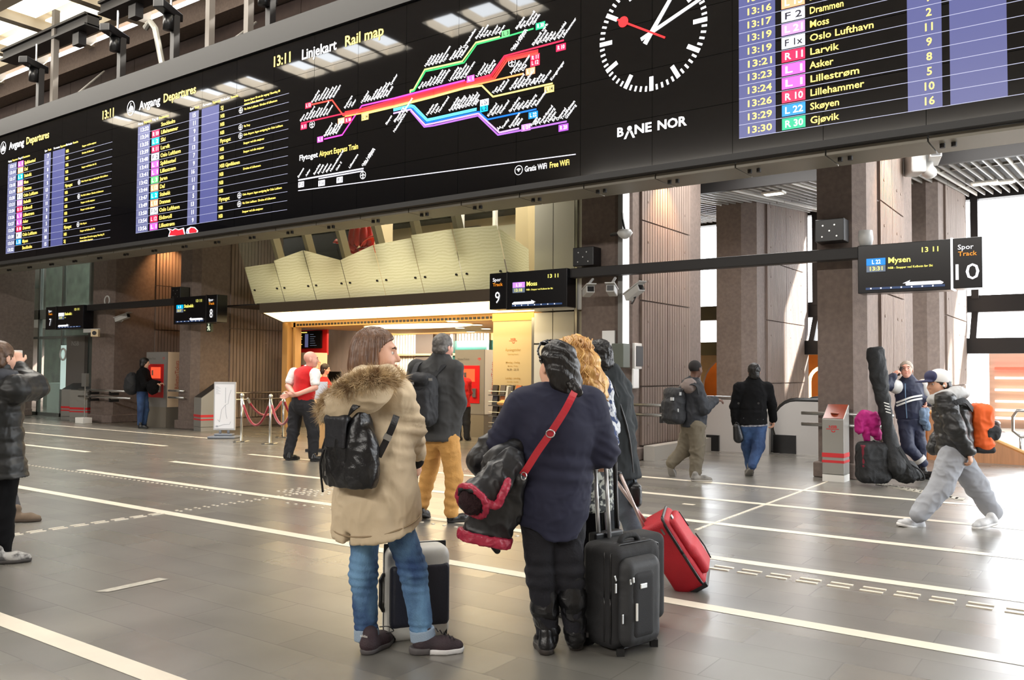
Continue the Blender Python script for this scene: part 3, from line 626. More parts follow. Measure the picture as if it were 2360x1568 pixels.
q = MB(); c = on_y(352, 78, 10.9); q.tube([c+Vector((-.3, 0, .2)), c+Vector((-.1, 0, .3)), c+Vector((.1, 0, .1)), c+Vector((.45, 0, -.9))], .07, 8); o = q.build('bent_duct', mat('galv', (150, 148, 142), rough=.5, metal=.4)); tag(o, 'bent grey cable duct rising behind the top of the board', 'duct')

# ================================================================== TRACK SIGNS ON BEAMS
YS = 12.25
def beam(x0, x1, label):
    t = thing('sign_beam', label, 'beam', ((x0+x1)/2, YS+.2, 3.1))
    b_ = MB(); b_.box((x0, YS+.10, 3.09), (x1, YS+.28, 3.25)); b_.build('bar', DARK, t, bevel=.01)
    b_ = MB()
    return t
beam(-7.72, -2.75, 'long black beam carrying the signs between tracks 9 and 10'); beam(-23.5, -18.7, 'black beam carrying the signs between tracks 7 and 8')
SIGNB = mat('sign_black', (14, 14, 18), rough=.25); SIGNT = emis('sign_time_yellow', (250, 240, 120), 1.0); ORANGE_T = emis('sign_orange', (250, 150, 40), .9); GREYL = emis('sign_grey_label', (92, 104, 120), .9); NAVYBAR = emis('sign_bar', (40, 60, 96), .8)
def track_sign(x0, x1, num, num_left, ln, tm, dest, small, arrow, label, nw=.40, side=BLACK, time2='13 11'):
    t = thing('track_sign', label, 'track sign', ((x0+x1)/2, YS, 2.6))
    z0, z1 = 2.59, 3.25; sx0, sx1 = (x0+nw, x1) if num_left else (x0, x1-nw); nx0 = x0 if num_left else x1-nw
    b_ = MB(); b_.box((sx0, YS, z0), (sx1, YS+.30, z1)); b_.build('screen', SIGNB, t, bevel=.008)
    b_ = MB(); b_.box((nx0+.012, YS-.01, z0+.01), (nx0+nw-.012, YS+.28, z1)); npn = b_.build('number_panel', [SIGNB], t, bevel=.008)
    b_ = MB(); xd = sx0 if num_left else sx1; b_.box((xd-.012, YS-.02, z0), (xd+.012, YS+.26, z1+.01)); b_.build('divider', side if side is not BLACK else DARK, t)
    w = sx1-sx0; y = YS-.014; scr = MB()
    txt(scr, time2, (sx0+w*.68, y, 3.10), UX, UZ, .065, w*.17, mi=0, bold=.014)
    def q(mi, a, b, c, d, yy=y): scr.add([(a, yy, c), (b, yy, c), (b, yy, d), (a, yy, d)], [(0, 1, 2, 3)], mi)
    q(2, sx0+w*.10, sx0+w*.31, 2.965, 3.06); q(3, sx0+w*.10, sx0+w*.31, 2.875, 2.962)
    txt(scr, ln[0]+' '+ln[1:], (sx0+w*.16, y-.003, 2.985), UX, UZ, .055, .11, mi=1, bold=.02); txt(scr, tm, (sx0+w*.125, y-.003, 2.895), UX, UZ, .052, .16, mi=0, bold=.012)
    txt(scr, dest, (sx0+w*.335, y, 2.985), UX, UZ, .075, .055*len(dest), mi=0, bold=.02); txt(scr, small, (sx0+w*.335, y, 2.905), UX, UZ, .028, .0165*len(small), mi=0, bold=.012)
    q(4, sx0+w*.09, sx1-w*.07, 2.635, 2.665)
    for k in range(7): q(1, sx0+w*(.14+.11*k), sx0+w*(.155+.11*k), 2.642, 2.66, y-.002)
    a0, a1 = (sx0+w*.10, sx0+w*.46) if arrow == 'R' else (sx0+w*.53, sx0+w*.90)
    scr.add([(a0, y-.003, 2.67), (a1, y-.003, 2.67), (a1+.02, y-.003, 2.69), (a1-.02, y-.003, 2.715), (a0+.03, y-.003, 2.715), (a0-.01, y-.003, 2.69)], [tuple(range(6))], 1)
    hx = a1 if arrow == 'R' else a0; s_ = 1 if arrow == 'R' else -1
    tri = [(hx-.05*s_, y-.003, 2.74), (hx+.045*s_, y-.003, 2.70), (hx-.03*s_, y-.003, 2.70)]; scr.add(tri if s_ < 0 else tri[::-1], [(0, 1, 2)], 1)
    scr.build('screen_content', [SIGNT, WT, emis('badge_'+ln, LINEC.get(ln, (240, 240, 250)), 1), GREYL, NAVYBAR], t)
    nb = MB(); cx_ = nx0+nw/2
    txt(nb, 'Spor', (cx_-.11, YS-.024, 3.10), UX, UZ, .062, .18, mi=0, bold=.006); txt(nb, 'Track', (cx_-.105, YS-.024, 3.015), UX, UZ, .058, .215, mi=1, bold=.006)
    txt(nb, num, (cx_, YS-.024, 2.71), UX, UZ, .205, .105*len(num)+(.06 if len(num) > 1 else 0), mi=0, bold=.0, align='C')
    nb.build('number_lettering', [WT, ORANGE_T], npn, world=True)
    return t
track_sign(-25.2, -23.15, '7', True, 'L2x', '13:17', 'Stabekk', 'NSB', 'R', 'small hanging screen sign for track 7, before the glass office', nw=.60)
track_sign(-18.9, -17.15, '8', False, 'L2', '13:17', 'Stabekk', 'NSB', 'L', 'hanging screen sign for track 8 on the pillar by the ticket machine', nw=.42)
track_sign(-9.20, -7.56, '9', True, 'L21', '13:18', 'Moss', 'NSB - Stopper ved Kolbotn før Ski', 'R', 'hanging screen sign for track 9 at the end of the long beam')
track_sign(-2.88, -1.36, '10', False, 'L22', '13:31', 'Mysen', 'NSB - Stopper ved Kolbotn før Ski', 'L', 'hanging screen sign for track 10 before the bright window', nw=.36, side=emis('backlit_edge', (250, 250, 252), 1.3))
# speaker boxes bolted to piers above the beams
for x, z, lab in ((-7.35, 3.42, 'square black speaker box above the three cameras under the long beam'), (-3.3, 3.50, 'square black speaker box on the pillar the ski bag leans against'), (-19.1, 3.35, 'dark speaker box on the pillar behind the track 8 sign')):
    t = thing('speaker_box', lab, 'speaker', (x, 12.45, z)); b_ = MB(); b_.box((x-.20, 12.42, z-.13), (x+.20, 12.69, z+.19)); b_.build('cabinet', BLACK, t, bevel=.01)
    b_ = MB()
    for dx, dz in ((-.09, .1), (.07, .1), (0, .02), (-.1, -.06), (.1, -.06)): b_.tube([(x+dx, 12.42, z+dz), (x+dx, 12.412, z+dz)], .012, 8)
    b_.build('screw', STEEL, t)
# ------------------------------------------------------------------ surveillance cameras
CAMW = mat('camera_white', (196, 196, 194), rough=.4)
def cctv(px, py, y, yaw, label, L=.34, w=.07, tilt=-.15, mount=(0, .1, .12), black=False):
    c = on_y(px, py, y); t = thing('security_camera', label, 'camera', c)
    R3 = (Matrix.Rotation(yaw, 3, 'Z') @ Matrix.Rotation(tilt, 3, 'X'))
    b_ = MB(); b_.obox(c, (w, L/2, w*.85), R3); b_.build('housing', CAMW, t, bevel=.012)
    b_ = MB(); b_.obox(c+R3 @ Vector((0, -.03, w*1.0)), (w*1.15, L/2+.05, .008), R3); b_.build('sun_hood', CAMW, t)
    b_ = MB(); b_.obox(c+R3 @ Vector((0, -L/2-.002, 0)), (w*.75, .006, w*.6), R3); b_.build('lens_window', BLACK, t)
    m_ = Vector(mount); b_ = MB(); b_.tube([c, c+Vector((0, .02, m_.z*.6)), c+m_], .022, 8); b_.build('bracket', BLACK if black else CAMW, t)
cctv(1356, 672, 12.2, .75, 'pale surveillance camera under the long beam, nearest the track 9 sign', mount=(0, .15, .22)); cctv(1410, 670, 12.25, .35, 'middle pale surveillance camera hanging under the long beam', mount=(0, .12, .22))
cctv(1462, 675, 12.3, 1.25, 'slanted surveillance camera on the right corner of the track 9 pillar', tilt=-.45, mount=(-.30, .5, -.12), black=True)
cctv(282, 733, 12.95, 1.9, 'white surveillance camera on a bracket below the beam between tracks 7 and 8', tilt=-.3, L=.42, mount=(-.26, .1, -.1))
cctv(2152, 362, 15.2, .3, 'surveillance camera at the end of the arm above the track 10 sign', L=.42, w=.09, mount=(-.1, .1, .16)); 
t = thing('camera_arm', 'grey arm with white projector box above the track 10 sign', 'bracket', on_y(2108, 375, 15.2)); c = on_y(2108, 375, 15.2)
b_ = MB(); b_.tube([Vector((-2.9, 15.4, on_y(2085, 358, 15.3).z)), on_y(2158, 345, 15.2)], .043, 10); b_.build('arm', GREYM, t); b_ = MB(); b_.obox(c, (.12, .2, .2), Matrix.Rotation(.5, 3, 'Z')); b_.build('projector_box', CAMW, t, bevel=.03)
b_ = MB(); q = on_y(2142, 400, 15.2); b_.lathe(q, [(.06, .3), (.06, .12), (.11, .05), (.11, -.03), (.05, -.08)]); b_.build('dome', CAMW, t, smooth=True)
c = on_y(1440, 537, 12.35); t = thing('dome_camera', 'small dome camera with black arm on the track 9 pillar', 'camera', c); b_ = MB(); b_.lathe(c, [(.10, .05), (.13, 0), (.10, -.05), (.05, -.09), (.01, -.10)]); b_.build('dome', CAMW, t, smooth=True); b_ = MB(); b_.tube([c+Vector((0, 0, .05)), c+Vector((-.05, .02, .22)), c+Vector((-.1, .1, .35))], .02, 8); b_.tube([c+Vector((-.1, 0, 0)), c+Vector((-.28, .05, 0))], .03, 8); b_.build('bracket', BLACK, t)
c = on_y(1995, 552, 12.4); t = thing('dome_camera', 'white dome camera on the edge of the track 10 pillar', 'camera', c); b_ = MB(); b_.lathe(c, [(.09, .12), (.10, 0), (.08, -.08), (.03, -.12)]); b_.build('dome', CAMW, t, smooth=True)
c = on_y(247, 693, 12.4); b_ = MB(); b_.tube([(c.x+.12*math.cos(a), 12.4, c.z+.12*math.sin(a)) for a in np.linspace(0, 2*math.pi, 24)], .02, 8, caps=False); o = b_.build('cable_coil', CAMW, smooth=True); tag(o, 'pale coiled cable ring on the beam beside the track 7 sign', 'cable')
c = on_y(220, 768, 12.2); t = thing('warning_beacon', 'square white box with a dark round lamp below the track 7 sign', 'lamp', c); b_ = MB(); b_.obox(c, (.10, .06, .10), Matrix.Rotation(.6, 3, 'Z')); b_.build('housing', mat('cream_box', (222, 200, 160), rough=.5), t, bevel=.01); b_ = MB(); R3 = Matrix.Rotation(.6, 3, 'Z'); b_.tube([c+R3 @ Vector((0, -.055, 0)), c+R3 @ Vector((0, -.075, 0))], .055, 16); b_.build('lens', DARK, t)
b_ = MB(); b_.obox(c+Vector((-.38, .10, .08)), (.40, .02, .05)); b_.build('arm', CAMW, t)
# exit sign on pier 8
c = on_y(486, 755, 12.66); t = thing('exit_sign', 'small running man exit sign under the track 8 sign', 'sign', c); b_ = MB(); b_.box((c.x-.09, 12.6, c.z-.11), (c.x+.09, 12.66, c.z+.11)); b_.build('box', mat('exit_green', (52, 66, 50), rough=.4), t)
b_ = MB(); K = emis('exit_white', (214, 224, 196), .8)
for a, b in (((-.01, .03), (.005, -.02)), ((.0, .02), (.05, .0)), ((-.01, .025), (-.05, .0)), ((.0, -.02), (.045, -.04)), ((.0, -.02), (-.03, -.075)), ((.045, -.04), (.04, -.08))):
    b_.tube([(c.x+a[0], 12.595, c.z+a[1]), (c.x+b[0], 12.595, c.z+b[1])], .011, 6)
b_.ball((c.x+.005, 12.595, c.z+.06), .018, 6); b_.build('running_man', K, t)
# white lamp pole, grey cabinet and notices on the track 9 pier
t = thing('light_pole', 'tall thin white light tube running up the track 9 pillar', 'lamp', (-6.6, 12.7, 1.9)); b_ = MB(); b_.box((-6.70, 12.62, 1.93), (-6.62, 12.70, 4.6)); b_.build('tube', emis('pole_white', (250, 250, 250), .95), t); b_ = MB(); b_.box((-6.80, 12.64, 1.85), (-6.70, 12.76, 4.6)); b_.build('channel', GREYM, t)
c = on_y(1448, 820, 12.55); t = thing('control_cabinet', 'grey-green control cabinet with white-framed door on the track 9 pillar', 'cabinet', c); b_ = MB(); b_.box((c.x-.26, 12.45, c.z-.20), (c.x-.04, 12.69, c.z+.20)); b_.build('body', mat('grey_green', (96, 102, 92), rough=.5), t, bevel=.01)
b_ = MB(); x0 = -6.62; b_.box((x0-.03, 12.86, c.z-.22), (x0+.02, 13.22, c.z+.22)); b_.build('door', [WHITE], t, bevel=.01); b_ = MB(); b_.box((x0+.02, 12.92, c.z-.17), (x0+.028, 13.16, c.z+.17)); b_.build('door_window', DARK, t)
c = on_y(1454, 873, 12.95); b_ = MB(); b_.box((-6.64, 12.82, c.z-.17), (-6.60, 13.04, c.z+.17)); o = b_.build('notice_box', mat('notice_white', (248, 248, 246), rough=.5, emit=0), bevel=.02); tag(o, 'plain white notice box below the grey cabinet on the pillar', 'box')
c = on_y(1398, 810, 12.6); b_ = MB(); b_.box((c.x-.12, 12.66, c.z-.35), (c.x+.12, 12.70, c.z+.35)); o = b_.build('poster', mat('poster_white', (244, 244, 242), rough=.4)); tag(o, 'white poster on the pillar behind the dark haired person', 'poster')
# ------------------------------------------------------------------ rails along the piers
def rail(x0, x1, z, label, y=12.42, posts=()):
    t = thing('hand_rail', label, 'railing', ((x0+x1)/2, y, z[0]))
    for zz in z:
        b_ = MB(); b_.tube([(x0, y, zz), (x1, y, zz)], .026, 10); b_.build('rail_bar', STEEL, t, smooth=True)
    for p in posts:
        b_ = MB()
        for zz in z: b_.box((p-.03, y, zz-.12), (p+.03, y+.24, zz-.05)); b_.box((p-.02, y-.02, zz-.12), (p+.02, y+.02, zz-.01))
        b_.build('bracket', DARK, t)
rail(-23.6, -21.0, (.90, .72), 'pair of steel rails before the pillar left of the ticket machine', posts=(-23, -22.0)); rail(-19.55, -18.9, (.95, .78), 'short steel rails between the cream ticket machine and the slanted bin', y=12.58)
t = thing('hand_rail', 'pair of steel rails along the dark ribbed wall by the rope barrier', 'railing', (-18.42, 14, .9)); 
for py in (905, 920):
    z = on_x(600, py, -18.42).z; b_ = MB(); b_.tube([(-18.42, 12.95, z), (-18.42, 15.3, z)], .026, 10); b_.build('rail_bar', STEEL, t, smooth=True); b_ = MB(); [b_.box((-18.66, y, z-.03), (-18.42, y+.03, z)) for y in (13.3, 14.8)]; b_.build('bracket', DARK, t)
rail(-6.60, -5.4, (.96, .80), 'pair of steel rails on the ribbed pillar beside the walking man', y=12.62, posts=(-6.0,)); rail(-3.75, -2.5, (.92, .76), 'pair of steel rails round the track 10 pillar behind the ticket kiosk', y=12.57, posts=())
# ------------------------------------------------------------------ card validators / kiosks
KM = mat('kiosk_grey', (150, 148, 142), rough=.35, metal=.2); KTOP = mat('kiosk_red_top', (150, 70, 48), rough=.3, var=.1, scale=9); STRIPE = mat('red_stripe', (208, 44, 50), rough=.4)
def nsb_logo(mb, org, ux, h, mi=0):
    ux = Vector(ux); o = Vector(org)
    txt(mb, 'NSB', o-ux*h*.62, ux, UZ, h*.42, h*1.25, mi=mi, bold=.02)
    P = lambda a, b: o+ux*(a*h)+Vector((0, 0, b*h))
    mb.add([P(-1.0, -.22), P(1.0, -.22), P(1.0, -.12), P(-1.0, -.12)], [(0, 1, 2, 3)], mi)
    n = 10
    for k in range(n):
        a, b = math.pi+math.pi*k/n*.95, math.pi+math.pi*(k+1)/n*.95
        mb.add([P(.1+.35*math.cos(a), -.35+.35*math.sin(a)), P(.1+.35*math.cos(b), -.35+.35*math.sin(b)), P(.1+.22*math.cos(b), -.35+.22*math.sin(b)), P(.1+.22*math.cos(a), -.35+.22*math.sin(a))], [(0, 1, 2, 3)], mi)
def kiosk(x, y, rz, label, group=None, zs=(.86, 1.06), w=.29, d=.30, face=True, logo=True):
    t = thing('ticket_kiosk', label, 'ticket kiosk', (x, y, 0), rz, group); M = t.matrix_basis
    z0, z1 = zs
    b_ = MB(); b_.add([(-w/2, 0, .10), (w/2, 0, .10), (w/2, d, .10), (-w/2, d, .10), (-w/2, 0, z0), (w/2, 0, z0), (w/2, d, z1), (-w/2, d, z1)], [(0, 3, 2, 1), (4, 5, 6, 7), (0, 1, 5, 4), (1, 2, 6, 5), (2, 3, 7, 6), (3, 0, 4, 7)])
    b_.build('body', KM, t, bevel=.008, world=False)
    b_ = MB(); b_.box((-w/2, .005, 0), (w/2, d, .095)); b_.build('foot', WHITE if face else KM, t, world=False)
    b_ = MB(); e = .012
    for za, zb in ((.335, .395), (.26, .295)): b_.box((-w/2-.003, -.004, za), (w/2+.003, d, zb))
    b_.build('stripe', STRIPE, t, world=False)
    sl = (z1-z0)/d; f = lambda a, b, o_: (a, b, z0+b*sl+o_)
    b_ = MB(); b_.add([f(-w/2+.01, .01, .006), f(w/2-.01, .01, .006), f(w/2-.01, d-.01, .006), f(-w/2+.01, d-.01, .006)], [(0, 1, 2, 3)]); tp = b_.build('reader_panel', KTOP if face else DARK, t, world=False)
    if face:
        b_ = MB(); b_.tube([Vector(f(0, .11, .007)), Vector(f(0, .11, .014))], .055, 20); b_.build('reader_disc', mat('reader_pink', (196, 130, 112), rough=.3), tp, world=False)
    if logo:
        b_ = MB(); nsb_logo(b_, (0, -.006, .74), UX, .085); b_.build('logo', RED, t, world=False)
    return t
kx = on_z(1921, 1103)
kiosk(-3.22, 12.22, 0, 'grey ticket kiosk with red slanted top before the track 10 pillar'); kiosk(-6.93, 12.24, -.2, 'grey ticket kiosk with red slanted top behind the person in the dark coat')
kiosk(-24.75, 12.75, .25, 'left of two grey slanted bins by the glass office', zs=(.88, 1.06), w=.62, d=.4, face=False, logo=False); kiosk(-23.85, 12.55, .25, 'right of two grey slanted bins by the glass office', zs=(.88, 1.06), w=.66, d=.4, face=False, logo=False)
kiosk(-18.22, 12.5, -.3, 'grey slanted bin behind the white map stand', zs=(.80, 1.16), w=.55, d=.5, face=False, logo=False)
# ------------------------------------------------------------------ ticket machines
MG = mat('machine_grey', (138, 134, 130), rough=.4, metal=.2); MC_ = mat('machine_cream', (240, 212, 176), rough=.45); MW = mat('machine_white', (226, 220, 210), rough=.45); MREDG = mat('machine_red', (196, 22, 26), rough=.35); MPLINTH = mat('machine_plinth', (128, 120, 108), rough=.35)
def ticket_machine(x, y, w, d, label, cream, z=1.93, rz=0):
    """x, y is its near right corner"""
    t = thing('ticket_machine', label, 'ticket machine', (x, y, 0), rz)
    b_ = MB(); b_.box((-w, .0, .52), (0, .03, z)); b_.box((-w, .03, .52), (-.0, d, z), 1)
    b_.build('cabinet', [MG, cream], t, world=False); b_ = MB(); b_.box((-w+.01, .01, 0), (-.01, d-.01, .52)); b_.build('plinth', MPLINTH, t, world=False)
    b_ = MB(); b_.box((-w+.10, -.012, .76), (-.12, .0, 1.62)); p = b_.build('front_panel', MREDG, t, bevel=.01, world=False)
    b_ = MB(); b_.box((-w+.25, -.022, 1.25), (-.25, -.012, 1.54)); b_.build('screen', emis('machine_screen', (232, 84, 52), .8), p, world=False); b_ = MB(); b_.box((-w+.3, -.03, 1.33), (-w+.36, -.022, 1.46)); b_.box((-.3, -.05, .9), (-.2, -.012, 1.1)); b_.box((-w+.3, -.03, .98), (-w+.6, -.012, 1.06)); b_.build('keypad', STEEL, p, world=False)
    b_ = MB(); txt(b_, 'Billetter/Tickets', (.003, d*.62, .98), (0, 0, 1), (0, -1, 0), d*.20, .72, bold=.004); b_.build('side_lettering', mat('lettering_red', (206, 84, 60), rough=.5), t, world=False)
    b_ = MB(); txt(b_, 'Billetter/Tickets', (-w+.08, -.003, 1.74), UX, UZ, .05, .34, bold=.004); nsb_logo(b_, (-.14, -.003, 1.77), UX, .06, 1); b_.build('front_lettering', [mat('lettering_grey', (92, 88, 84), rough=.5), RED], t, world=False)
    return t
ticket_machine(-19.72, 12.62, .92, .55, 'cream-sided ticket machine used by the woman with the black backpack', MC_)
ticket_machine(-17.2, 15.1, .80, .62, 'ticket machine in the shop entrance behind the bald man', MC_, z=1.95); ticket_machine(-11.62, 15.3, .85, .62, 'white-sided ticket machine in the shop behind the man with tan trousers', MW, z=1.98)
# ------------------------------------------------------------------ map stand
c = on_z(517, 1010); t = thing('poster_stand', 'white route map poster on a grey stand by the rope barrier', 'poster stand', (c.x, c.y, 0), .62)
b_ = MB(); b_.box((-.24, -.025, .17), (.24, .025, 1.22)); b_.build('frame', mat('frame_silver', (204, 206, 210), rough=.3, metal=.4), t, bevel=.012, world=False)
b_ = MB(); b_.box((-.21, -.03, .21), (.21, -.024, 1.17)); p = b_.build('poster', mat('poster_paper', (236, 238, 244), rough=.5), t, world=False)
b_ = MB(); G_ = mat('map_grey', (150, 156, 168), rough=.6)
for pts in ([(-.1, .35), (-.06, .62), (.02, .72), (.08, .75), (.1, .92), (.14, 1.05)], [(.02, .72), (.04, .5), (.06, .42)], [(-.1, .35), (-.14, .40)], [(-.12, .26), (.0, .3), (.12, .3), (.14, .36)], [(.02, .76), (.02, 1.1)]): b_.tube([(a, -.031, z) for a, z in pts], .004, 4)
for k in range(9): b_.box((-.19, -.032, 1.12-k*.02), (-.19+.04+.03*(k % 3), -.030, 1.124-k*.02)); b_.box((-.18, -.032, .27-k*.004), (-.13, -.030, .272-k*.004))
b_.build('map_print', G_, p, world=False)
b_ = MB(); b_.prism([(-.30, -.22), (-.16, -.26), (.16, -.26), (.30, -.22), (.30, .22), (-.30, .22)], 0, .05); b_.box((-.2, -.1, .05), (.2, .1, .10)); b_.box((-.12, -.03, .1), (-.06, .03, .18)); b_.box((.06, -.03, .1), (.12, .03, .18)); b_.build('base', mat('base_grey', (118, 124, 134), rough=.45), t, bevel=.02, world=False)
# ------------------------------------------------------------------ rope barrier
posts = [on_z(556, 1019), on_z(622, 1024), on_z(652, 1009), on_z(746, 1003)]
PL = ['polished barrier post beside the white map stand', 'polished barrier post nearest, between the two rope loops', 'polished barrier post by the shop frame', 'polished barrier post behind the bald man in the vest']
for p, lab in zip(posts, PL):
    t = thing('barrier_post', lab, 'barrier post', (p.x, p.y, 0)); b_ = MB(); b_.cyl((0, 0, .02), (0, 0, .93), .028, 14); b_.build('pole', STEEL, t, smooth=True, world=False)
    b_ = MB(); b_.lathe((0, 0, .92), [(.03, 0), (.045, .02), (.045, .05), (.03, .07), (.008, .09)]); b_.build('cap', STEEL, t, smooth=True, world=False)
    b_ = MB(); b_.obox((0, 0, .012), (.17, .05, .012)); b_.obox((0, 0, .012), (.05, .17, .011)); b_.build('foot', STEEL, t, bevel=.004, world=False)
ROPE = mat('velvet_rope', (140, 12, 34), rough=.9, sheen=.6)
def rope(a, b, sag, label):
    t = thing('rope', label, 'rope', ((a.x+b.x)/2, (a.y+b.y)/2, .5))
    pts = [Vector((a.x+(b.x-a.x)*s, a.y+(b.y-a.y)*s, .88-sag*(1-(2*s-1)**2))) for s in np.linspace(.06, .94, 17)]
    b_ = MB(); b_.tube(pts, .026, 10); b_.build('cord', ROPE, t, smooth=True)
    for q, r in ((pts[0], a), (pts[-1], b)): b_ = MB(); b_.tube([q, Vector((r.x, r.y, .90))], .022, 8); b_.build('rope_hook', STEEL, t)
pr = on_z(540, 1000)
rope(posts[0], posts[1], .52, 'dark red velvet rope hanging in a deep loop beside the map stand'); rope(posts[0]+Vector((.05, .1, 0)), posts[2], .36, 'dark red velvet rope hanging along the ribbed wall behind the nearest loop')
rope(posts[1], on_z(676, 1035), .45, 'dark red velvet rope running from the nearest post behind the bald man'); rope(posts[2], on_z(700, 1010), .40, 'dark red velvet rope by the shop frame')
# leaflet stand beside the bald man
c = on_z(741, 1040); t = thing('leaflet_stand', 'wooden lectern with white leaflets beside the bald man in the vest', 'stand', (c.x, c.y, 0), .5)
b_ = MB(); b_.box((-.09, -.04, 0.05), (.09, .04, .95)); b_.build('panel', WOODO, t, world=False); b_ = MB(); b_.box((-.15, -.09, .95), (.12, -.05, 1.28)); b_.build('leaflet_holder', mat('leaflet', (218, 222, 232), rough=.3), t, world=False); b_ = MB(); b_.obox((0, 0, .025), (.24, .2, .025)); b_.build('foot', DARK, t, world=False)

# ================================================================== TICKET SHOP AND THE GLAZED OFFICE ABOVE
WARM = (1, .80, .52)
SHOPW = mat('shop_cream', (226, 190, 120), rough=.5); SHOPC = mat('shop_ceiling', (206, 158, 96), rough=.5); FLOORW = mat('shop_floor', (150, 118, 88), rough=.4)
XL, XR, YF0 = -17.85, -9.75, 14.8
mb = MB(); mb.box((XL+.05, YF0-.1, 0), (XL+.25, YF0+.1, 2.72)); mb.box((XL+.36, YF0, 0), (XL+.44, YF0+.2, 2.72)); struct('trim_5', mb, WOODO)
mb = MB(); mb.box((XL, YF0, 2.60), (XR, YF0+.12, 2.75)); mb.box((XL, YF0+.12, 2.62), (XR, 20.3, 2.78)); struct('ceiling_shop', mb, SHOPC)
mb = MB()
for i in range(60): mb.box((XL+.5+i*.116, YF0-.012, 2.635), (XL+.575+i*.116, YF0, 2.685))
struct('trim_6', mb, BLACK)
mb = MB(); mb.box((-24, 20.2, 0), (-9.7, 20.4, 3.0))
for i in range(41): mb.box((-20.1+i*.12, 20.12, .9), (-20.01+i*.12, 20.2, 2.62), 1)
struct('wall_shop', mb, [SHOPW, mat('pale_ribbed', (214, 206, 192), rough=.6)])
mb = MB(); mb.box((-20.4, 15.5, 0), (-20.2, 20.2, 3)); struct('wall_shop_left', mb, CONC2)
mb = MB(); mb.box((on_y(962, 850, 20.1).x, 20.0, 0), (on_y(1002, 850, 20.1).x, 20.2, 2.62)); mb.box((on_y(1002, 850, 20.1).x, 20.1, 0), (on_y(1050, 850, 20.1).x, 20.2, 2.62)); mb.box((-20.2, 19.9, 1.96), (-15.2, 20.1, 2.02), 1); struct('trim_7', mb, [mat('shop_dark', (78, 66, 56), rough=.6), WOODO])
mb = MB(); xg = on_y(1048, 850, 20).x; xh = on_y(1150, 850, 20).x; mb.box((xg, 20.0, 1.75), (xh+1, 20.12, 2.4)); mb.box((xg, 20.0, .4), (xh+1, 20.12, 1.75), 1); x = on_y(1126, 850, 20).x; mb.box((x, 19.9, 0), (x+.08, 20.0, 2.6), 2); mb.box((xg-.1, 19.9, 0), (xg, 20.0, 2.6), 2)
struct('window_3', mb, [mat('teal_glass', (38, 112, 106), rough=.15), mat('pale_teal_glass', (150, 172, 150), rough=.15), STEEL])
mb = MB()
for i in range(8): mb.box((XL+.8+i*.9, YF0+.9, 2.612), (XL+1.15+i*.9, YF0+1.2, 2.62))
SPOTL = emis('shop_lamp', (255, 244, 214), 4)
for k, (px, py) in enumerate(((1043, 740), (1100, 748), (1060, 755), (1120, 757), (1085, 764))):
    p = on_z(px, py, 2.612); t = thing('downlight', ['round ceiling downlight first in the row above the white ticket machine', 'round ceiling downlight beside the cream panel', 'round ceiling downlight between the other shop lamps', 'small ceiling downlight near the cream panel edge', 'farthest small downlight in the shop ceiling'][k], 'light', p)
    b_ = MB(); b_.tube([p, p+Vector((0, 0, -.015))], .15, 20); b_.build('trim_ring', WHITE, t); b_ = MB(); b_.tube([p+Vector((0, 0, -.012)), p+Vector((0, 0, -.02))], .12, 20); b_.build('diffuser', SPOTL, t)
p = on_z(960, 752, 2.6); t = thing('ceiling_light', 'long oval glowing light in the shop ceiling above the staff counter', 'light', p); b_ = MB(); b_.ball((p.x, p.y, 2.60), (1.7, .7, .05), 14); b_.build('diffuser', emis('oval_lamp', (255, 236, 190), 2.2), t, smooth=True)
light('AREA', 'shop_lamps', (-14, 17.4, 2.5), 230, WARM, (0, 0, 0), 7, 4); light('AREA', 'shop_backwall_lamp', (-17, 19.0, 2.4), 140, (1, .9, .75), (math.radians(50), 0, 0), 4, .4)
# canopy with luminous underside
can = thing('canopy', 'glowing canopy over the ticket shop entrance', 'canopy', (-12, 13, 2.72))
b_ = MB(); b_.prism([(-16.05, 12.58), (-9.15, 12.58), (-9.75, 14.42), (-9.75, 14.78), (-18.1, 14.78)], 2.79, 3.02); b_.build('fascia', mat('bronze_fascia', (92, 80, 66), rough=.45, metal=.3), can, bevel=.02)
CANL = mat('canopy_diffuser', (255, 226, 164), rough=.4, emit=2.6)
b_ = MB(); n = 7
for i in range(n):
    a, b = i/n, (i+1)/n; g = .012
    fr = lambda s: -15.95+6.75*s; bk = lambda s: -17.8+8.0*s
    b_.add([(fr(a)+g, 12.61, 2.79), (fr(b)-g, 12.61, 2.79), (bk(b)-g, 14.7, 2.745), (bk(a)+g, 14.7, 2.745), (fr(a)+g, 12.61, 2.80), (fr(b)-g, 12.61, 2.80), (bk(b)-g, 14.7, 2.79), (bk(a)+g, 14.7, 2.79)], [(3, 2, 1, 0), (4, 5, 6, 7), (0, 1, 5, 4), (1, 2, 6, 5), (2, 3, 7, 6), (3, 0, 4, 7)])
b_.build('luminous_panel', CANL, can)
light('AREA', 'canopy_glow', (-12.9, 13.7, 2.72), 110, (1, .82, .5), (0, 0, 0), 6.5, 1.8)
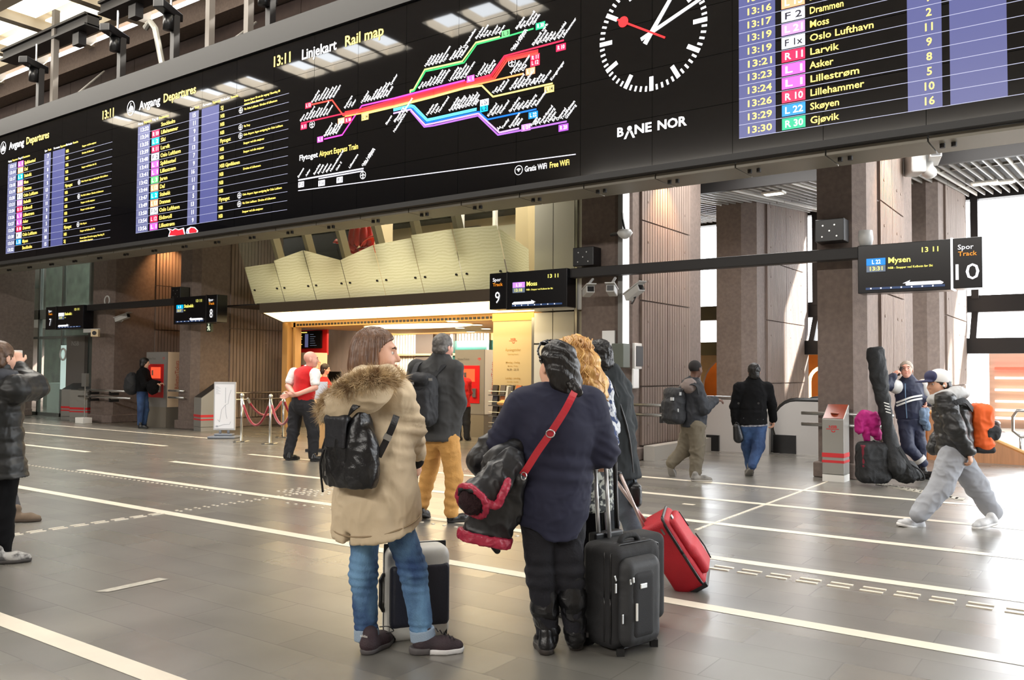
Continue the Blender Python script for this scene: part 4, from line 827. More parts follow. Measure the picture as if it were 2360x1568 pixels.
# glazed office
FROST = bpy.data.materials.new('frosted_glass'); FROST.use_nodes = True
_n = FROST.node_tree; _b = _n.nodes['Principled BSDF']; _o = _n.nodes['Material Output']; _t = _n.nodes.new('ShaderNodeBsdfTranslucent'); _x = _n.nodes.new('ShaderNodeMixShader')
_b.inputs['Base Color'].default_value = s2l((196, 200, 160)); _b.inputs['Roughness'].default_value = .25; _t.inputs[0].default_value = s2l((240, 236, 190)); _x.inputs[0].default_value = .72
_n.links.new(_b.outputs[0], _x.inputs[1]); _n.links.new(_t.outputs[0], _x.inputs[2]); _n.links.new(_x.outputs[0], _o.inputs[0])
_w = _n.nodes.new('ShaderNodeTexWave'); _w.bands_direction = 'Z'; _w.inputs['Scale'].default_value = 5.5; _w.inputs['Distortion'].default_value = 7; _w.inputs['Detail'].default_value = 3; _w.inputs['Detail Scale'].default_value = .6
_tc = _n.nodes.new('ShaderNodeTexCoord'); _n.links.new(_tc.outputs['Object'], _w.inputs[0]); _r = _n.nodes.new('ShaderNodeValToRGB'); _r.color_ramp.elements[0].color = s2l((226, 225, 194)); _r.color_ramp.elements[1].color = s2l((244, 243, 222)); _n.links.new(_w.outputs['Fac'], _r.inputs[0]); _n.links.new(_r.outputs[0], _t.inputs[0])
CLEAR = glass('clear_glass', (214, 226, 210), .12)
off = thing('glass_screen', 'outward leaning glass front of the upstairs office above the canopy', 'glass front', (-12, 12, 3))
N7 = 7; XA, XB = -16.45, -9.12
gl = lambda x, s: (x, 12.78-.95*s, 3.04+2.5*s)
tops = [(.33, .34), (.36, .42), (.42, .31), (.31, .40), (.40, .42), (.44, .45), (.45, .44)]
fr_ = MB(); clr = MB(); bolts = MB()
for i in range(N7):
    x0 = XA+(XB-XA)*i/N7+.008; x1 = XA+(XB-XA)*(i+1)/N7-.008; a, b = tops[i]
    fr_.add([gl(x0, 0), gl(x1, 0), gl(x1, b), gl(x0, a)], [(0, 1, 2, 3)]); clr.add([gl(x0, a+.004), gl(x1, b+.004), gl(x1, 1), gl(x0, 1)], [(0, 1, 2, 3)])
    for xx in (x0+.12, x1-.12): q = Vector(gl(xx, .12)); bolts.tube([q+Vector((0, .02, 0)), q+Vector((0, -.03, 0))], .022, 8)
fr_.add([(-18.3, 14.7, 3.04), gl(XA-.02, 0), gl(XA-.02, .33), (-18.3, 14.4, 3.87)], [(0, 1, 2, 3)]); clr.add([(-18.3, 14.4, 3.88), gl(XA-.02, .334), gl(XA-.02, 1), (-18.3, 14.1, 5.47)], [(0, 1, 2, 3)])
fr_.add([gl(XB+.02, 0), (-9.8, 14.42, 3.04), (-9.8, 14.38, 4.0), gl(XB+.02, .42)], [(0, 1, 2, 3)]); clr.add([gl(XB+.02, .424), (-9.8, 14.38, 4.0), (-9.8, 14.3, 5.4), gl(XB+.02, 1)], [(0, 1, 2, 3)])
fr_.build('frosted_pane', FROST, off); clr.build('clear_pane', CLEAR, off); bolts.build('glass_bolt', DARK, off)
b_ = MB()
for i in range(1, N7): x = XA+(XB-XA)*i/N7; b_.add([(gl(x-.05, s)[0], gl(x, s)[1]+dy, gl(x, s)[2]) if k % 2 == 0 else (gl(x+.05, s)[0], gl(x, s)[1]+dy, gl(x, s)[2]) for s in (.3, 1) for dy in (.12, .32) for k in (0, 1)], [(0, 1, 3, 2), (4, 6, 7, 5), (0, 4, 5, 1), (2, 3, 7, 6), (0, 2, 6, 4), (1, 5, 7, 3)])
b_.build('mullion', mat('mullion_tan', (150, 138, 104), rough=.5), off)
OFFW = mat('office_wall', (224, 206, 168), rough=.6); OFFC = mat('office_ceiling', (216, 208, 180), rough=.6)
mb = MB(); mb.box((-18, 17.2, 2.97), (-8.4, 17.4, 5.6)); mb.box((-14.6, 14.2, 2.97), (-14.0, 14.8, 5.6)); mb.box((-10.5, 14.9, 2.97), (-9.9, 15.5, 5.6)); struct('wall_office', mb, OFFW)
mb = MB(); mb.box((-18.5, 12.2, 5.5), (-8.4, 17.4, 5.62)); struct('ceiling_office', mb, OFFC); mb = MB(); mb.box((-18, 12.95, 3.03), (-9.8, 17.2, 3.06)); struct('floor_office', mb, DARK)
OLG = emis('office_tube', (255, 252, 236), 3)
for k, (x, y) in enumerate(((-13.6, 13.9), (-11.4, 13.9), (-10.6, 16.2), (-12.6, 15.8), (-15.8, 15.2))):
    b_ = MB(); b_.box((x-.6, y-.11, 5.44), (x+.6, y+.11, 5.5)); o = b_.build('tube_light', OLG); tag(o, 'strip light in the ceiling of the upstairs office', 'light', 'office strip lights')
light('AREA', 'office_lamps', (-12.5, 14.6, 5.4), 125, (1, .93, .74), (0, 0, 0), 6, 3)
light('AREA', 'office_sill_glow', (-12.9, 13.4, 3.1), 30, (1, .84, .45), (math.radians(180), 0, 0), 6, .6)
for k, (x0, x1) in enumerate(((-17.4, -16.4), (-13.9, -13.2))):
    mb = MB(); mb.box((x0, 17.1, 3.7), (x1, 17.2, 5.2)); mb.box((x0+.1, 17.08, 3.8), (x1-.1, 17.1, 5.1), 1); struct('window_%d' % (4+k), mb, [mat('frame_tan', (120, 112, 92), rough=.5), mat('dark_pane', (70, 80, 78), rough=.2)])
mb = MB(); mb.box((-12.9, 16.0, 2.97), (-10.2, 16.1, 4.1)); mb.box((-12.9, 16.0, 4.1), (-10.2, 16.1, 4.9), 1)
for x in (-12.9, -11.9, -10.9, -10.25): mb.box((x, 15.95, 2.97), (x+.08, 16.05, 5.5), 2)
struct('window_6', mb, [mat('grey_partition', (110, 104, 96), rough=.6), CLEAR, WHITE])
# red flower ornament hanging head down behind the glass
PET = mat('petal_red', (188, 14, 8), rough=.3); PETB = mat('petal_orange', (226, 52, 14), rough=.3); STEM = mat('stem_green', (110, 122, 62), rough=.5)
fc = on_y(833, 548, 13.25); t = thing('hanging_flower', 'large red flower ornament hanging head down behind the office glass', 'ornament', fc)
for k in range(9):
    a = 2*math.pi*k/9; b_ = MB(); q = fc+Vector((.24*math.cos(a), .17*math.sin(a), .02)); b_.ball(q, (.10, .08, .24), 8); b_.build('petal', PET, t, smooth=True)
for k, (dx, dz, w, tl) in enumerate(((-.34, -.16, .34, .35), (.40, -.10, .28, -.3), (-.2, -.33, .33, .3), (.16, -.40, .32, -.6), (.02, -.28, .22, 0), (.3, -.28, .24, -.45))):
    b_ = MB(); M3 = Matrix.Rotation(tl, 3, 'Y'); n = 8
    vs_ = []
    for s in (-1, -.6, -.2, .2, .6, 1):
        for u in (-1, 0, 1): vs_.append(fc+Vector((dx, .05*k-.15, dz))+M3 @ Vector((s*w, u*.12*(1-s*s*.6), .07*(1-abs(u))*1.2-.05*s*s)))
    b_.add(vs_, [(i*3+j, i*3+j+1, (i+1)*3+j+1, (i+1)*3+j) for i in range(5) for j in range(2)]); o = b_.build('petal', PETB if k in (1, 3, 5) else PET, t, smooth=True); md = o.modifiers.new('thick', 'SOLIDIFY'); md.thickness = .02
b_ = MB()
for dx, dy, z in ((-.1, 0, .8), (.05, .05, .75), (-.5, .1, .35), (-.35, 0, .6), (.5, 0, .25)): b_.tube([fc+Vector((0, 0, .15)), fc+Vector((dx*.5, dy, z*.7)), fc+Vector((dx, dy, z))], [.035, .025, .012], 6)
b_.build('stem', STEM, t, smooth=True)
# cream opening-hours panel, white cladding column
CREAM = mat('brass_panel', (206, 186, 146), rough=.3, metal=.15)
t = thing('opening_hours_panel', 'tall cream panel with opening hours at the shop entrance', 'sign panel', (-10.3, 14.7, 0)); xa, xb = -10.87, -9.82
b_ = MB(); b_.box((xa, 14.62, 0), (xb, 14.78, 2.70)); b_.build('panel', CREAM, t); b_ = MB(); b_.box((xa-.01, 14.60, 2.56), (xb+.01, 14.62, 2.72)); b_.build('header', mat('brass_header', (232, 180, 92), rough=.35), t)
HRS = mat('hours_print', (176, 142, 78), rough=.6); HRD = mat('hours_print_dark', (96, 76, 44), rough=.6); b_ = MB(); cx_ = (xa+xb)/2+.0; y = 14.614
nsb_logo(b_, (cx_, y, 2.15), UX, .10, 0)
for s, z, h, w, mi in (('Åpningstider', 1.92, .055, .40, 1), ('Opening hours', 1.84, .03, .28, 1), ('Mandag - fredag', 1.66, .042, .36, 1), ('Monday - Friday', 1.59, .03, .26, 1), ('06.30 - 23.15', 1.51, .042, .30, 2), ('Lørdag - søndag', 1.33, .042, .38, 1), ('Saturday - Sunday', 1.26, .03, .30, 1), ('10.00 - 18.00', 1.17, .042, .30, 2)):
    txt(b_, s, (cx_, y, z), UX, UZ, h, w, mi=mi, bold=.006, align='C')
b_.build('hours_lettering', [mat('logo_rust', (190, 84, 40), rough=.5), HRS, HRD], t)
t = thing('leaflet_rack', 'steel leaflet rack on the cream opening-hours panel', 'rack', (-10.3, 14.5, .6)); LC = [mat('leaf_%d' % i, c, rough=.6) for i, c in enumerate(((52, 46, 44), (90, 82, 78), (60, 62, 70), (182, 106, 60)))]
b_ = MB()
for z in (.98, .76, .54, .32): b_.box((xa+.05, 14.40, z), (xb-.12, 14.60, z+.02)); b_.tube([(xa+.05, 14.41, z+.09), (xb-.12, 14.41, z+.09)], .008, 6)
b_.build('shelf', STEEL, t)
for r, z in enumerate((1.0, .78, .56, .34)):
    for k in range(4):
        b_ = MB(); x = xa+.12+k*.2; b_.obox((x+.07, 14.47, z+.1), (.065, .03, .1), Matrix.Rotation(-.2, 3, 'X')); o = b_.build('leaflet', LC[(k+r*2) % 4]); tag(o, 'stack of travel leaflets on the steel rack under the opening hours', 'leaflets', 'leaflets on the rack')
c = on_z(1170, 1000); t = thing('sign_post', 'small post with a white tilted card before the leaflet rack', 'stand', (-10.2, 14.15, 0)); b_ = MB(); b_.cyl((0, 0, 0), (0, 0, .82), .025); b_.build('pole', STEEL, t, world=False); b_ = MB(); b_.obox((0, -.02, .86), (.13, .09, .02), Matrix.Rotation(.3, 3, 'X')); b_.build('tray', WOODO, t, world=False); b_ = MB(); b_.obox((.07, 0, 1.03), (.025, .05, .16), Matrix.Rotation(.15, 3, 'Y')); b_.build('card', WHITE, t, world=False)
# column clad in white panels right of the shop
mb = MB(); X0, X1 = -9.7, -8.75
for z0, z1 in ((.0, 2.05), (2.07, 2.7), (2.72, 5.6)):
    mb.box((X0, 14.45, z0), (X0+.44, 15.4, z1-.012)); mb.box((X0+.46, 14.45, z0), (X1, 15.4, z1-.012))
    mb.box((X1+.06, 14.5, z0), (X1+.3, 15.4, z1-.012))
p = struct('pillar_clad', mb, mat('white_cladding', (206, 206, 206), rough=.3)); mb = MB(); mb.box((X1, 14.46, 0), (X1+.06, 14.7, 5.6)); mb.box((X0-.07, 14.46, 0), (X0-.01, 14.7, 2.6)); mb.build('edge_profile', STEEL, p)
mb = MB(); mb.box((-8.4, 16, 0), (-7.6, 16.2, 5.6)); mb.box((-8.3, 15.95, 1.7), (-7.7, 16.0, 2.3), 1); struct('wall_side', mb, [SHOPW, emis('back_lamp', (255, 224, 150), 1.6)])
# orange counter blocks, self-service terminal, staff counter and monitors
OR = mat('counter_orange', (236, 92, 22), rough=.4)
t = thing('shop_counter', 'bright orange service counter beside the white ticket machine', 'counter', (-12.4, 16.5, 0)); b_ = MB(); b_.box((-12.72, 16.4, .12), (-12.28, 17.0, .92)); b_.box((-12.25, 16.5, .12), (-11.7, 17.1, 1.15)); b_.build('block', OR, t, bevel=.01); b_ = MB(); b_.box((-12.8, 16.38, 0), (-11.7, 17.1, .12)); b_.build('kick_board', WOODO, t)
c = Vector((-12.55, 16.6, .92)); t = thing('payment_terminal', 'grey payment terminal standing on the orange counter', 'terminal', c); b_ = MB(); b_.box((c.x-.15, c.y-.1, .92), (c.x+.15, c.y+.2, 1.28)); b_.build('body', mat('terminal_grey', (150, 146, 128), rough=.5), t, bevel=.03)
t = thing('staff_counter', 'wooden staff counter inside the ticket shop', 'counter', (-16, 17.6, 0)); b_ = MB(); b_.box((-19.7, 17.4, 0), (-13.4, 18.0, 1.0)); b_.build('front', WOODO, t); b_ = MB(); b_.box((-19.75, 17.3, 1.0), (-13.35, 18.05, 1.05)); b_.build('counter_top', mat('counter_dark', (66, 52, 42), rough=.4), t)
for k, (px, lab) in enumerate(((770, 'black monitor facing the staff woman with glasses'), (965, 'black monitor on the counter behind the man with the backpack'))):
    c = on_y(px, 868, 17.6); t = thing('monitor', lab, 'monitor', (c.x, c.y, 1.05)); b_ = MB(); b_.box((c.x-.26, c.y, 1.12), (c.x+.26, c.y+.04, 1.45)); b_.build('screen', BLACK, t, bevel=.008); b_ = MB(); b_.box((c.x-.1, c.y-.05, 1.05), (c.x+.1, c.y+.1, 1.07)); b_.box((c.x-.03, c.y+.04, 1.06), (c.x+.03, c.y+.07, 1.2)); b_.build('foot', BLACK, t)
t = thing('departure_monitor', 'small departures screen on a red board above the bald man', 'screen', (-18.0, 16, 2.2)); q0, q1 = on_y(678, 762, 16), on_y(753, 818, 16)
b_ = MB(); b_.box((q0.x, 16, q1.z), (q1.x, 16.06, q0.z)); b_.build('red_board', RED, t); b_ = MB(); b_.box((q0.x+.06, 15.94, q1.z+.18), (q1.x-.18, 16, q0.z-.03)); s_ = b_.build('screen', SIGNB, t)
b_ = MB(); xs0, xs1, zs0, zs1 = q0.x+.09, q1.x-.21, q1.z+.21, q0.z-.05
def qd(mi, a, b, c, d): b_.add([(xs0+(xs1-xs0)*a, 15.935, zs0+(zs1-zs0)*c), (xs0+(xs1-xs0)*b, 15.935, zs0+(zs1-zs0)*c), (xs0+(xs1-xs0)*b, 15.935, zs0+(zs1-zs0)*d), (xs0+(xs1-xs0)*a, 15.935, zs0+(zs1-zs0)*d)], [(0, 1, 2, 3)], mi)
qd(0, 0, .08, 0, .85); qd(0, .42, .55, 0, .85); qd(1, .05, .5, .92, .98)
for i in range(12):
    z = .02+i*.07; qd(2, .1, .16, z, z+.05); qd(1, .18, .18+.06+.08*random.random(), z+.01, z+.045); 
    if i % 2: qd(3, .62, .75+.15*random.random(), z+.01, z+.035)
b_.build('screen_content', [NAVY2, YT_, MATS['badge_L1'], GREYL], s_)
# ------------------------------------------------------------------ glass office at the far left
OGL = glass('office_glass', (186, 206, 198), .22); ALU = mat('aluminium_frame', (140, 146, 142), rough=.35, metal=.5)
mb = MB(); mb.box((-34, 16.5, 0), (-24.6, 16.7, 6)); struct('wall_marble', mb, mat('grey_green_marble', (104, 118, 108), rough=.35, var=.5, scale=2.5, detail=10))
mb = MB(); mb.box((-31, 13.55, 0), (-24.6, 13.75, 3.12)) if False else None
for x in (-29.7, -28.15, -26.7, -25.1): mb.box((x, 13.45, 0), (x+.09, 13.55, 5.6))
mb.box((-29.7, 13.45, 3.05), (-25, 13.58, 3.35)); mb.box((-29.7, 13.45, 0), (-25, 13.55, .1)); mb.box((-29.7, 13.47, 2.42), (-25, 13.53, 2.5)); struct('window_7', mb, ALU)
mb = MB()
for x0, x1 in ((-29.61, -28.15), (-28.06, -26.7), (-26.61, -25.1)): mb.box((x0, 13.49, .1), (x1, 13.51, 3.05)); mb.box((x0, 13.49, 3.35), (x1, 13.51, 5.6))
struct('window_8', mb, OGL)
mb = MB(); mb.box((-34, 14.5, 5.6), (-24.6, 16.7, 5.75)); mb.box((-34, 13.6, 3.05), (-24.6, 16.5, 3.2)); struct('ceiling_glass_office', mb, WHITE)
light('AREA', 'glass_office_up', (-28, 15, 5.5), 90, (.9, 1, .94), (0, 0, 0), 5, 2); light('AREA', 'glass_office_down', (-28, 15, 3.0), 70, (.85, 1, .92), (0, 0, 0), 5, 2)
t = thing('office_door', 'dark panelled office door with lettering beside the slanted bins', 'door', (-25.9, 13.3, 0)); b_ = MB(); b_.box((-26.05, 13.3, 0), (-25.0, 13.4, 2.45)); b_.build('leaf', mat('door_grey', (104, 100, 96), rough=.5), t); b_ = MB(); txt(b_, 'NSB', (-25.75, 13.29, 2.18), UX, UZ, .14, .42, bold=.004); b_.build('lettering', mat('etched_grey', (160, 160, 156), rough=.5), t); b_ = MB(); b_.box((-26.5, 13.36, .85), (-26.1, 13.4, 2.2)); b_.build('side_light', emis('sidelight', (190, 214, 208), .55), t)
c = on_y(147, 817, 13.35); b_ = MB(); b_.tube([(c.x+.17*math.cos(a), 13.33, c.z+.17*math.sin(a)) for a in np.linspace(0, 2*math.pi, 24)], .03, 8, caps=False); o = b_.build('wall_clock', CAMW, smooth=True); tag(o, 'white ring clock behind the narrow glass by the office door', 'clock')
t = thing('service_desk', 'pale reception desk with a black screen inside the glass office', 'desk', (-28.4, 14.6, 0)); b_ = MB(); b_.box((-29.4, 14.4, 0), (-26.9, 15.0, 1.0)); b_.build('desk', mat('pale_desk', (196, 214, 208), rough=.4), t); b_ = MB(); b_.box((-28.2, 14.3, 1.02), (-27.3, 14.36, 1.6)); b_.build('screen', BLACK, t)
t = thing('intercom_post', 'grey intercom box on a thin post before the left pillar', 'post', (-22.95, 12.2, 0)); b_ = MB(); b_.box((-23.15, 12.1, 0), (-22.75, 12.36, .16)); b_.build('foot', WHITE, t, bevel=.01); b_ = MB(); b_.cyl((-22.95, 12.25, .16), (-22.95, 12.25, 1.0), .015); b_.build('pole', STEEL, t); b_ = MB(); b_.box((-23.06, 12.2, 1.0), (-22.84, 12.3, 1.36)); b_.build('box', GREYM, t, bevel=.01)
# ------------------------------------------------------------------ escalator and stair balustrade
ESC = mat('escalator_steel', (206, 204, 202), rough=.32, metal=.25)
def balustrade(x0, x1, y, rounded, name_parent, top=.97):
    b_ = MB(); pts = []; n = 10; r = .42
    if rounded: pts = [(x0+.30, .30)] + [(x0+.42-.42*math.cos(a), top-.45+.45*math.sin(a)) for a in np.linspace(-.7, math.pi/2, n)]
    else: pts = [(x0, .30), (x0, top)]
    poly = [(x0+.30 if rounded else x0, 0)] + pts + [(x1, top), (x1, 0)]
    k = len(poly); vs_ = [(x, y, z) for x, z in poly] + [(x, y+.10, z) for x, z in poly]
    b_.add(vs_, [tuple(range(k)), tuple(range(2*k-1, k-1, -1))] + [(i, k+i, k+(i+1) % k, (i+1) % k) for i in range(k)]); b_.build('side_panel', ESC, name_parent)
    b_ = MB(); b_.tube([(x, y+.05, z+.02) for x, z in pts[1:]+[(x1, top)]], (.05, .04)[0], 8); b_.build('hand_rail', BLACK if rounded else STEEL, name_parent, smooth=True)
    if rounded: b_ = MB(); b_.box((x0+.0, y-.02, 0), (x0+.42, y+.12, .34)); b_.build('skirt', BLACK, name_parent)
t = thing('escalator', 'pale metal escalator with black rounded end left of the track 10 pillar', 'escalator', (-4.9, 16.0, 0)); balustrade(-5.28, -3.6, 15.95, True, t); b_ = MB(); b_.box((-5.9, 16.1, 0.0), (-5.3, 17.4, .02)); b_.build('comb_plate', mat('comb_dark', (52, 50, 50), rough=.4, metal=.5), t); balustrade(-5.28, -3.6, 17.3, True, t)
b_ = MB(); b_.box((-5.75, 16.2, .02), (-5.25, 16.35, .55)); b_.build('newel_box', mat('newel_grey', (70, 70, 70), rough=.5), t)
t = thing('balustrade', 'pale metal balustrade between the two walkers and the escalator', 'balustrade', (-6.0, 15.4, 0)); balustrade(-6.60, -5.25, 15.6, False, t, .98); b_ = MB(); b_.box((-6.45, 15.55, 0), (-6.2, 15.6, .30)); b_.build('skirt', BLACK, t)
WD = mat('stair_timber', (190, 138, 100), rough=.35, var=.15, scale=4, stretch=(6, 1, .4))
t = thing('stair_balustrade', 'timber stair balustrade sloping down at the right edge', 'balustrade', (-2, 16.4, 0)); b_ = MB(); x0, x1 = -2.74, -1.0
b_.add([(x0, 16.4, 0), (x1, 16.4, 0), (x1, 16.4, .02), (-1.27, 16.4, .17), (x0, 16.4, .83), (x0, 16.5, 0), (x1, 16.5, 0), (x1, 16.5, .02), (-1.27, 16.5, .17), (x0, 16.5, .83)], [(0, 1, 2, 3, 4), (9, 8, 7, 6, 5), (4, 3, 8, 9), (3, 2, 7, 8), (1, 6, 7, 2), (0, 4, 9, 5)])
b_.build('panel', WD, t); b_ = MB(); b_.tube([(x0, 16.45, .86), (-1.27, 16.45, .20), (-1.0, 16.45, .05)], .035, 8); b_.build('top_rail', WOODO, t); b_ = MB(); b_.box((-2.80, 16.38, 0), (-2.72, 16.5, 1.0)); b_.build('newel', COPPER, t)
for k, z in enumerate((.95, .75)): b_ = MB(); b_.tube([(-2.9, 15.2, z+.02), (-2.74, 16.4, z)], .025, 8); b_.build('rail_bar', STEEL, t)
t = thing('guard_rail', 'steel loop handrail at the right edge beyond the stairs', 'railing', (-1.6, 18, 0)); b_ = MB(); q = on_y(2352, 975, 18); b_.tube([q+Vector((.2, 0, .22)), q+Vector((-.05, 0, .22)), q+Vector((-.12, 0, .1)), q+Vector((-.12, 0, -.15)), q+Vector((.0, 0, -.25)), q+Vector((.2, 0, -.25))], .03, 8); b_.cyl(q+Vector((0, 0, -.25)), Vector((q.x, 18, 0)), .025); b_.build('loop', STEEL, t, smooth=True)

# ================================================================== SOFT SHAPES (bodies, clothes, bags)
def _np(v): return np.array((v[0], v[1], v[2]), float)
def rotm(fwd, up=(0, 0, 1)):
    """columns right, forward, up"""
    f = Vector(fwd).normalized(); r = f.cross(Vector(up)).normalized(); u = r.cross(f)
    return np.array([[r.x, f.x, u.x], [r.y, f.y, u.y], [r.z, f.z, u.z]])
def vnoise(p, seed=0):
    i = np.floor(p).astype(np.int64); f = p-i; f = f*f*(3-2*f)
    def h(a):
        n = (a[:, 0]*374761393+a[:, 1]*668265263+a[:, 2]*2147483647+seed*1274126177) & 0x7fffffff
        n = (n ^ (n >> 13))*1274126177 & 0x7fffffff
        return ((n ^ (n >> 16)) & 0xffff)/65535.0
    r = 0
    for dx in (0, 1):
        for dy in (0, 1):
            for dz in (0, 1):
                w = (f[:, 0] if dx else 1-f[:, 0])*(f[:, 1] if dy else 1-f[:, 1])*(f[:, 2] if dz else 1-f[:, 2])
                r = r+w*h(i+np.array((dx, dy, dz)))
    return r
class S:
    def __init__(s): s.ops = []
    def cap(s, a, b, ra, rb=None, k=.02, flat=None, op='u'):
        s.ops.append(('cap', _np(a), _np(b), ra, ra if rb is None else rb, k, flat and (_np(Vector(flat[0]).normalized()), flat[1]), op)); return s
    def chain(s, pts, rs, k=.02, flat=None):
        for i in range(len(pts)-1): s.cap(pts[i], pts[i+1], rs[i], rs[i+1], k, flat)
        return s
    def ell(s, c, r, R=None, k=.02, op='u'): s.ops.append(('ell', _np(c), np.array(r, float), R, k, op)); return s
    def box(s, c, half, rd=.02, R=None, k=.01, op='u'): s.ops.append(('box', _np(c), np.array(half, float), rd, R, k, op)); return s
    def cut(s, pt, n): s.ops.append(('cut', _np(pt), _np(Vector(n).normalized()))); return s
    def _bb(s, o):
        if o[0] == 'cap': return np.minimum(o[1]-o[3], o[2]-o[4]), np.maximum(o[1]+o[3], o[2]+o[4])
        if o[0] == 'ell':
            e = o[2] if o[3] is None else np.sqrt(((o[3]*o[2])**2).sum(1)); return o[1]-e, o[1]+e
        if o[0] == 'box':
            e = o[2] if o[4] is None else np.abs(o[4]*o[2]).sum(1); return o[1]-e, o[1]+e
    def mesh(s, h, wr=None, smooth=0):
        lo = np.array([1e9]*3); hi = -lo
        for o in s.ops:
            if o[0] != 'cut' and o[-1] == 'u': a, b = s._bb(o); lo = np.minimum(lo, a); hi = np.maximum(hi, b)
        lo = lo-3*h; hi = hi+3*h
        n = np.ceil((hi-lo)/h).astype(int)+1
        D = np.full(n, 9.0, np.float32)
        ax = [lo[i]+h*np.arange(n[i]) for i in range(3)]
        for o in s.ops:
            if o[0] == 'cut':
                d = ((ax[0]-o[1][0])*o[2][0])[:, None, None]+((ax[1]-o[1][1])*o[2][1])[None, :, None]+((ax[2]-o[1][2])*o[2][2])[None, None, :]
                np.maximum(D, d, out=D); continue
            k = o[-2] if o[0] != 'cap' else o[5]
            a, b = s._bb(o); m = k+2.5*h
            i0 = np.maximum(np.floor((a-m-lo)/h).astype(int), 0); i1 = np.minimum(np.ceil((b+m-lo)/h).astype(int)+1, n)
            if (i1 <= i0).any(): continue
            x = ax[0][i0[0]:i1[0]][:, None, None]; y = ax[1][i0[1]:i1[1]][None, :, None]; z = ax[2][i0[2]:i1[2]][None, None, :]
            if o[0] == 'cap':
                A, B, ra, rb, fl = o[1], o[2], o[3], o[4], o[6]
                ba = B-A; L2 = max(ba @ ba, 1e-9)
                px, py, pz = x-A[0], y-A[1], z-A[2]
                t = np.clip((px*ba[0]+py*ba[1]+pz*ba[2])/L2, 0, 1)
                qx, qy, qz = px-t*ba[0], py-t*ba[1], pz-t*ba[2]
                d2 = qx*qx+qy*qy+qz*qz
                if fl is not None:
                    q = qx*fl[0][0]+qy*fl[0][1]+qz*fl[0][2]; d2 = d2+q*q*(fl[1]**2-1)
                d = np.sqrt(d2)-(ra+(rb-ra)*t)
                if fl is not None: d = d/(1+.5*(fl[1]-1)) if fl[1] > 1 else d
            elif o[0] == 'ell':
                px, py, pz = x-o[1][0], y-o[1][1], z-o[1][2]
                if o[3] is not None:
                    R = o[3]; px, py, pz = px*R[0, 0]+py*R[1, 0]+pz*R[2, 0], px*R[0, 1]+py*R[1, 1]+pz*R[2, 1], px*R[0, 2]+py*R[1, 2]+pz*R[2, 2]
                r = o[2]; k0 = np.sqrt((px/r[0])**2+(py/r[1])**2+(pz/r[2])**2); k1 = np.sqrt((px/r[0]**2)**2+(py/r[1]**2)**2+(pz/r[2]**2)**2)
                d = k0*(k0-1)/np.maximum(k1, 1e-6)
            else:
                px, py, pz = x-o[1][0], y-o[1][1], z-o[1][2]
                if o[4] is not None:
                    R = o[4]; px, py, pz = px*R[0, 0]+py*R[1, 0]+pz*R[2, 0], px*R[0, 1]+py*R[1, 1]+pz*R[2, 1], px*R[0, 2]+py*R[1, 2]+pz*R[2, 2]
                qx, qy, qz = [np.abs(p_)-(o[2][i]-o[3]) for i, p_ in enumerate((px, py, pz))]
                d = np.sqrt(np.maximum(qx, 0)**2+np.maximum(qy, 0)**2+np.maximum(qz, 0)**2)+np.minimum(np.maximum(np.maximum(qx, qy), qz), 0)-o[3]
            sl = D[i0[0]:i1[0], i0[1]:i1[1], i0[2]:i1[2]]
            if o[-1] == 'u':
                hh = np.maximum(k-np.abs(sl-d), 0)/max(k, 1e-6); sl[...] = np.minimum(sl, d)-hh*hh*k*.25
            else:
                hh = np.maximum(k-np.abs(sl+d), 0)/max(k, 1e-6); sl[...] = np.maximum(sl, -d)+hh*hh*k*.25
        # surface nets
        sg = D < 0
        c = np.zeros(n-1, np.int8)
        for dx in (0, 1):
            for dy in (0, 1):
                for dz in (0, 1): c += sg[dx:n[0]-1+dx, dy:n[1]-1+dy, dz:n[2]-1+dz]
        act = (c > 0) & (c < 8); idx = np.argwhere(act)
        if not len(idx): return np.zeros((0, 3)), np.zeros((0, 4), int)
        vid = np.full(n-1, -1, np.int64); vid[act] = np.arange(len(idx))
        acc = np.zeros((len(idx), 3)); cnt = np.zeros(len(idx))
        cor = [(a, b, g) for a in (0, 1) for b in (0, 1) for g in (0, 1)]
        val = {q: D[idx[:, 0]+q[0], idx[:, 1]+q[1], idx[:, 2]+q[2]].astype(float) for q in cor}
        for q in cor:
            for axn in range(3):
                if q[axn]: continue
                r = list(q); r[axn] = 1; r = tuple(r); a, b = val[q], val[r]; mk = (a < 0) != (b < 0)
                t = np.where(mk, a/np.where(mk, a-b, 1), 0); pt = np.tile(np.array(q, float), (len(idx), 1)); pt[:, axn] = t
                acc += pt*mk[:, None]; cnt += mk
        V = lo+(idx+acc/cnt[:, None])*h
        F = []
        for axn in range(3):
            o1, o2 = (axn+1) % 3, (axn+2) % 3
            s0 = [slice(1, n[i]-1) for i in range(3)]; s0[axn] = slice(0, n[axn]-1); s1 = list(s0); s1[axn] = slice(1, n[axn])
            ch = sg[tuple(s0)] != sg[tuple(s1)]; e = np.argwhere(ch)
            if not len(e): continue
            inside = sg[tuple(s0)][ch]
            e = e+np.array([0 if i == axn else 1 for i in range(3)])
            def cell(d1, d2):
                q = e.copy(); q[:, o1] -= d1; q[:, o2] -= d2; return vid[q[:, 0], q[:, 1], q[:, 2]]
            quad = np.stack([cell(0, 0), cell(1, 0), cell(1, 1), cell(0, 1)], 1)
            quad[~inside] = quad[~inside][:, ::-1]; F.append(quad)
        F = np.concatenate(F); F = F[(F >= 0).all(1)]
        for _ in range(smooth):
            a = np.zeros_like(V); cc = np.zeros(len(V))
            for i in range(4):
                np.add.at(a, F[:, i], V[F[:, (i+1) % 4]]+V[F[:, i-1]]); np.add.at(cc, F[:, i], 2)
            V = V*.4+.6*a/np.maximum(cc, 1)[:, None]
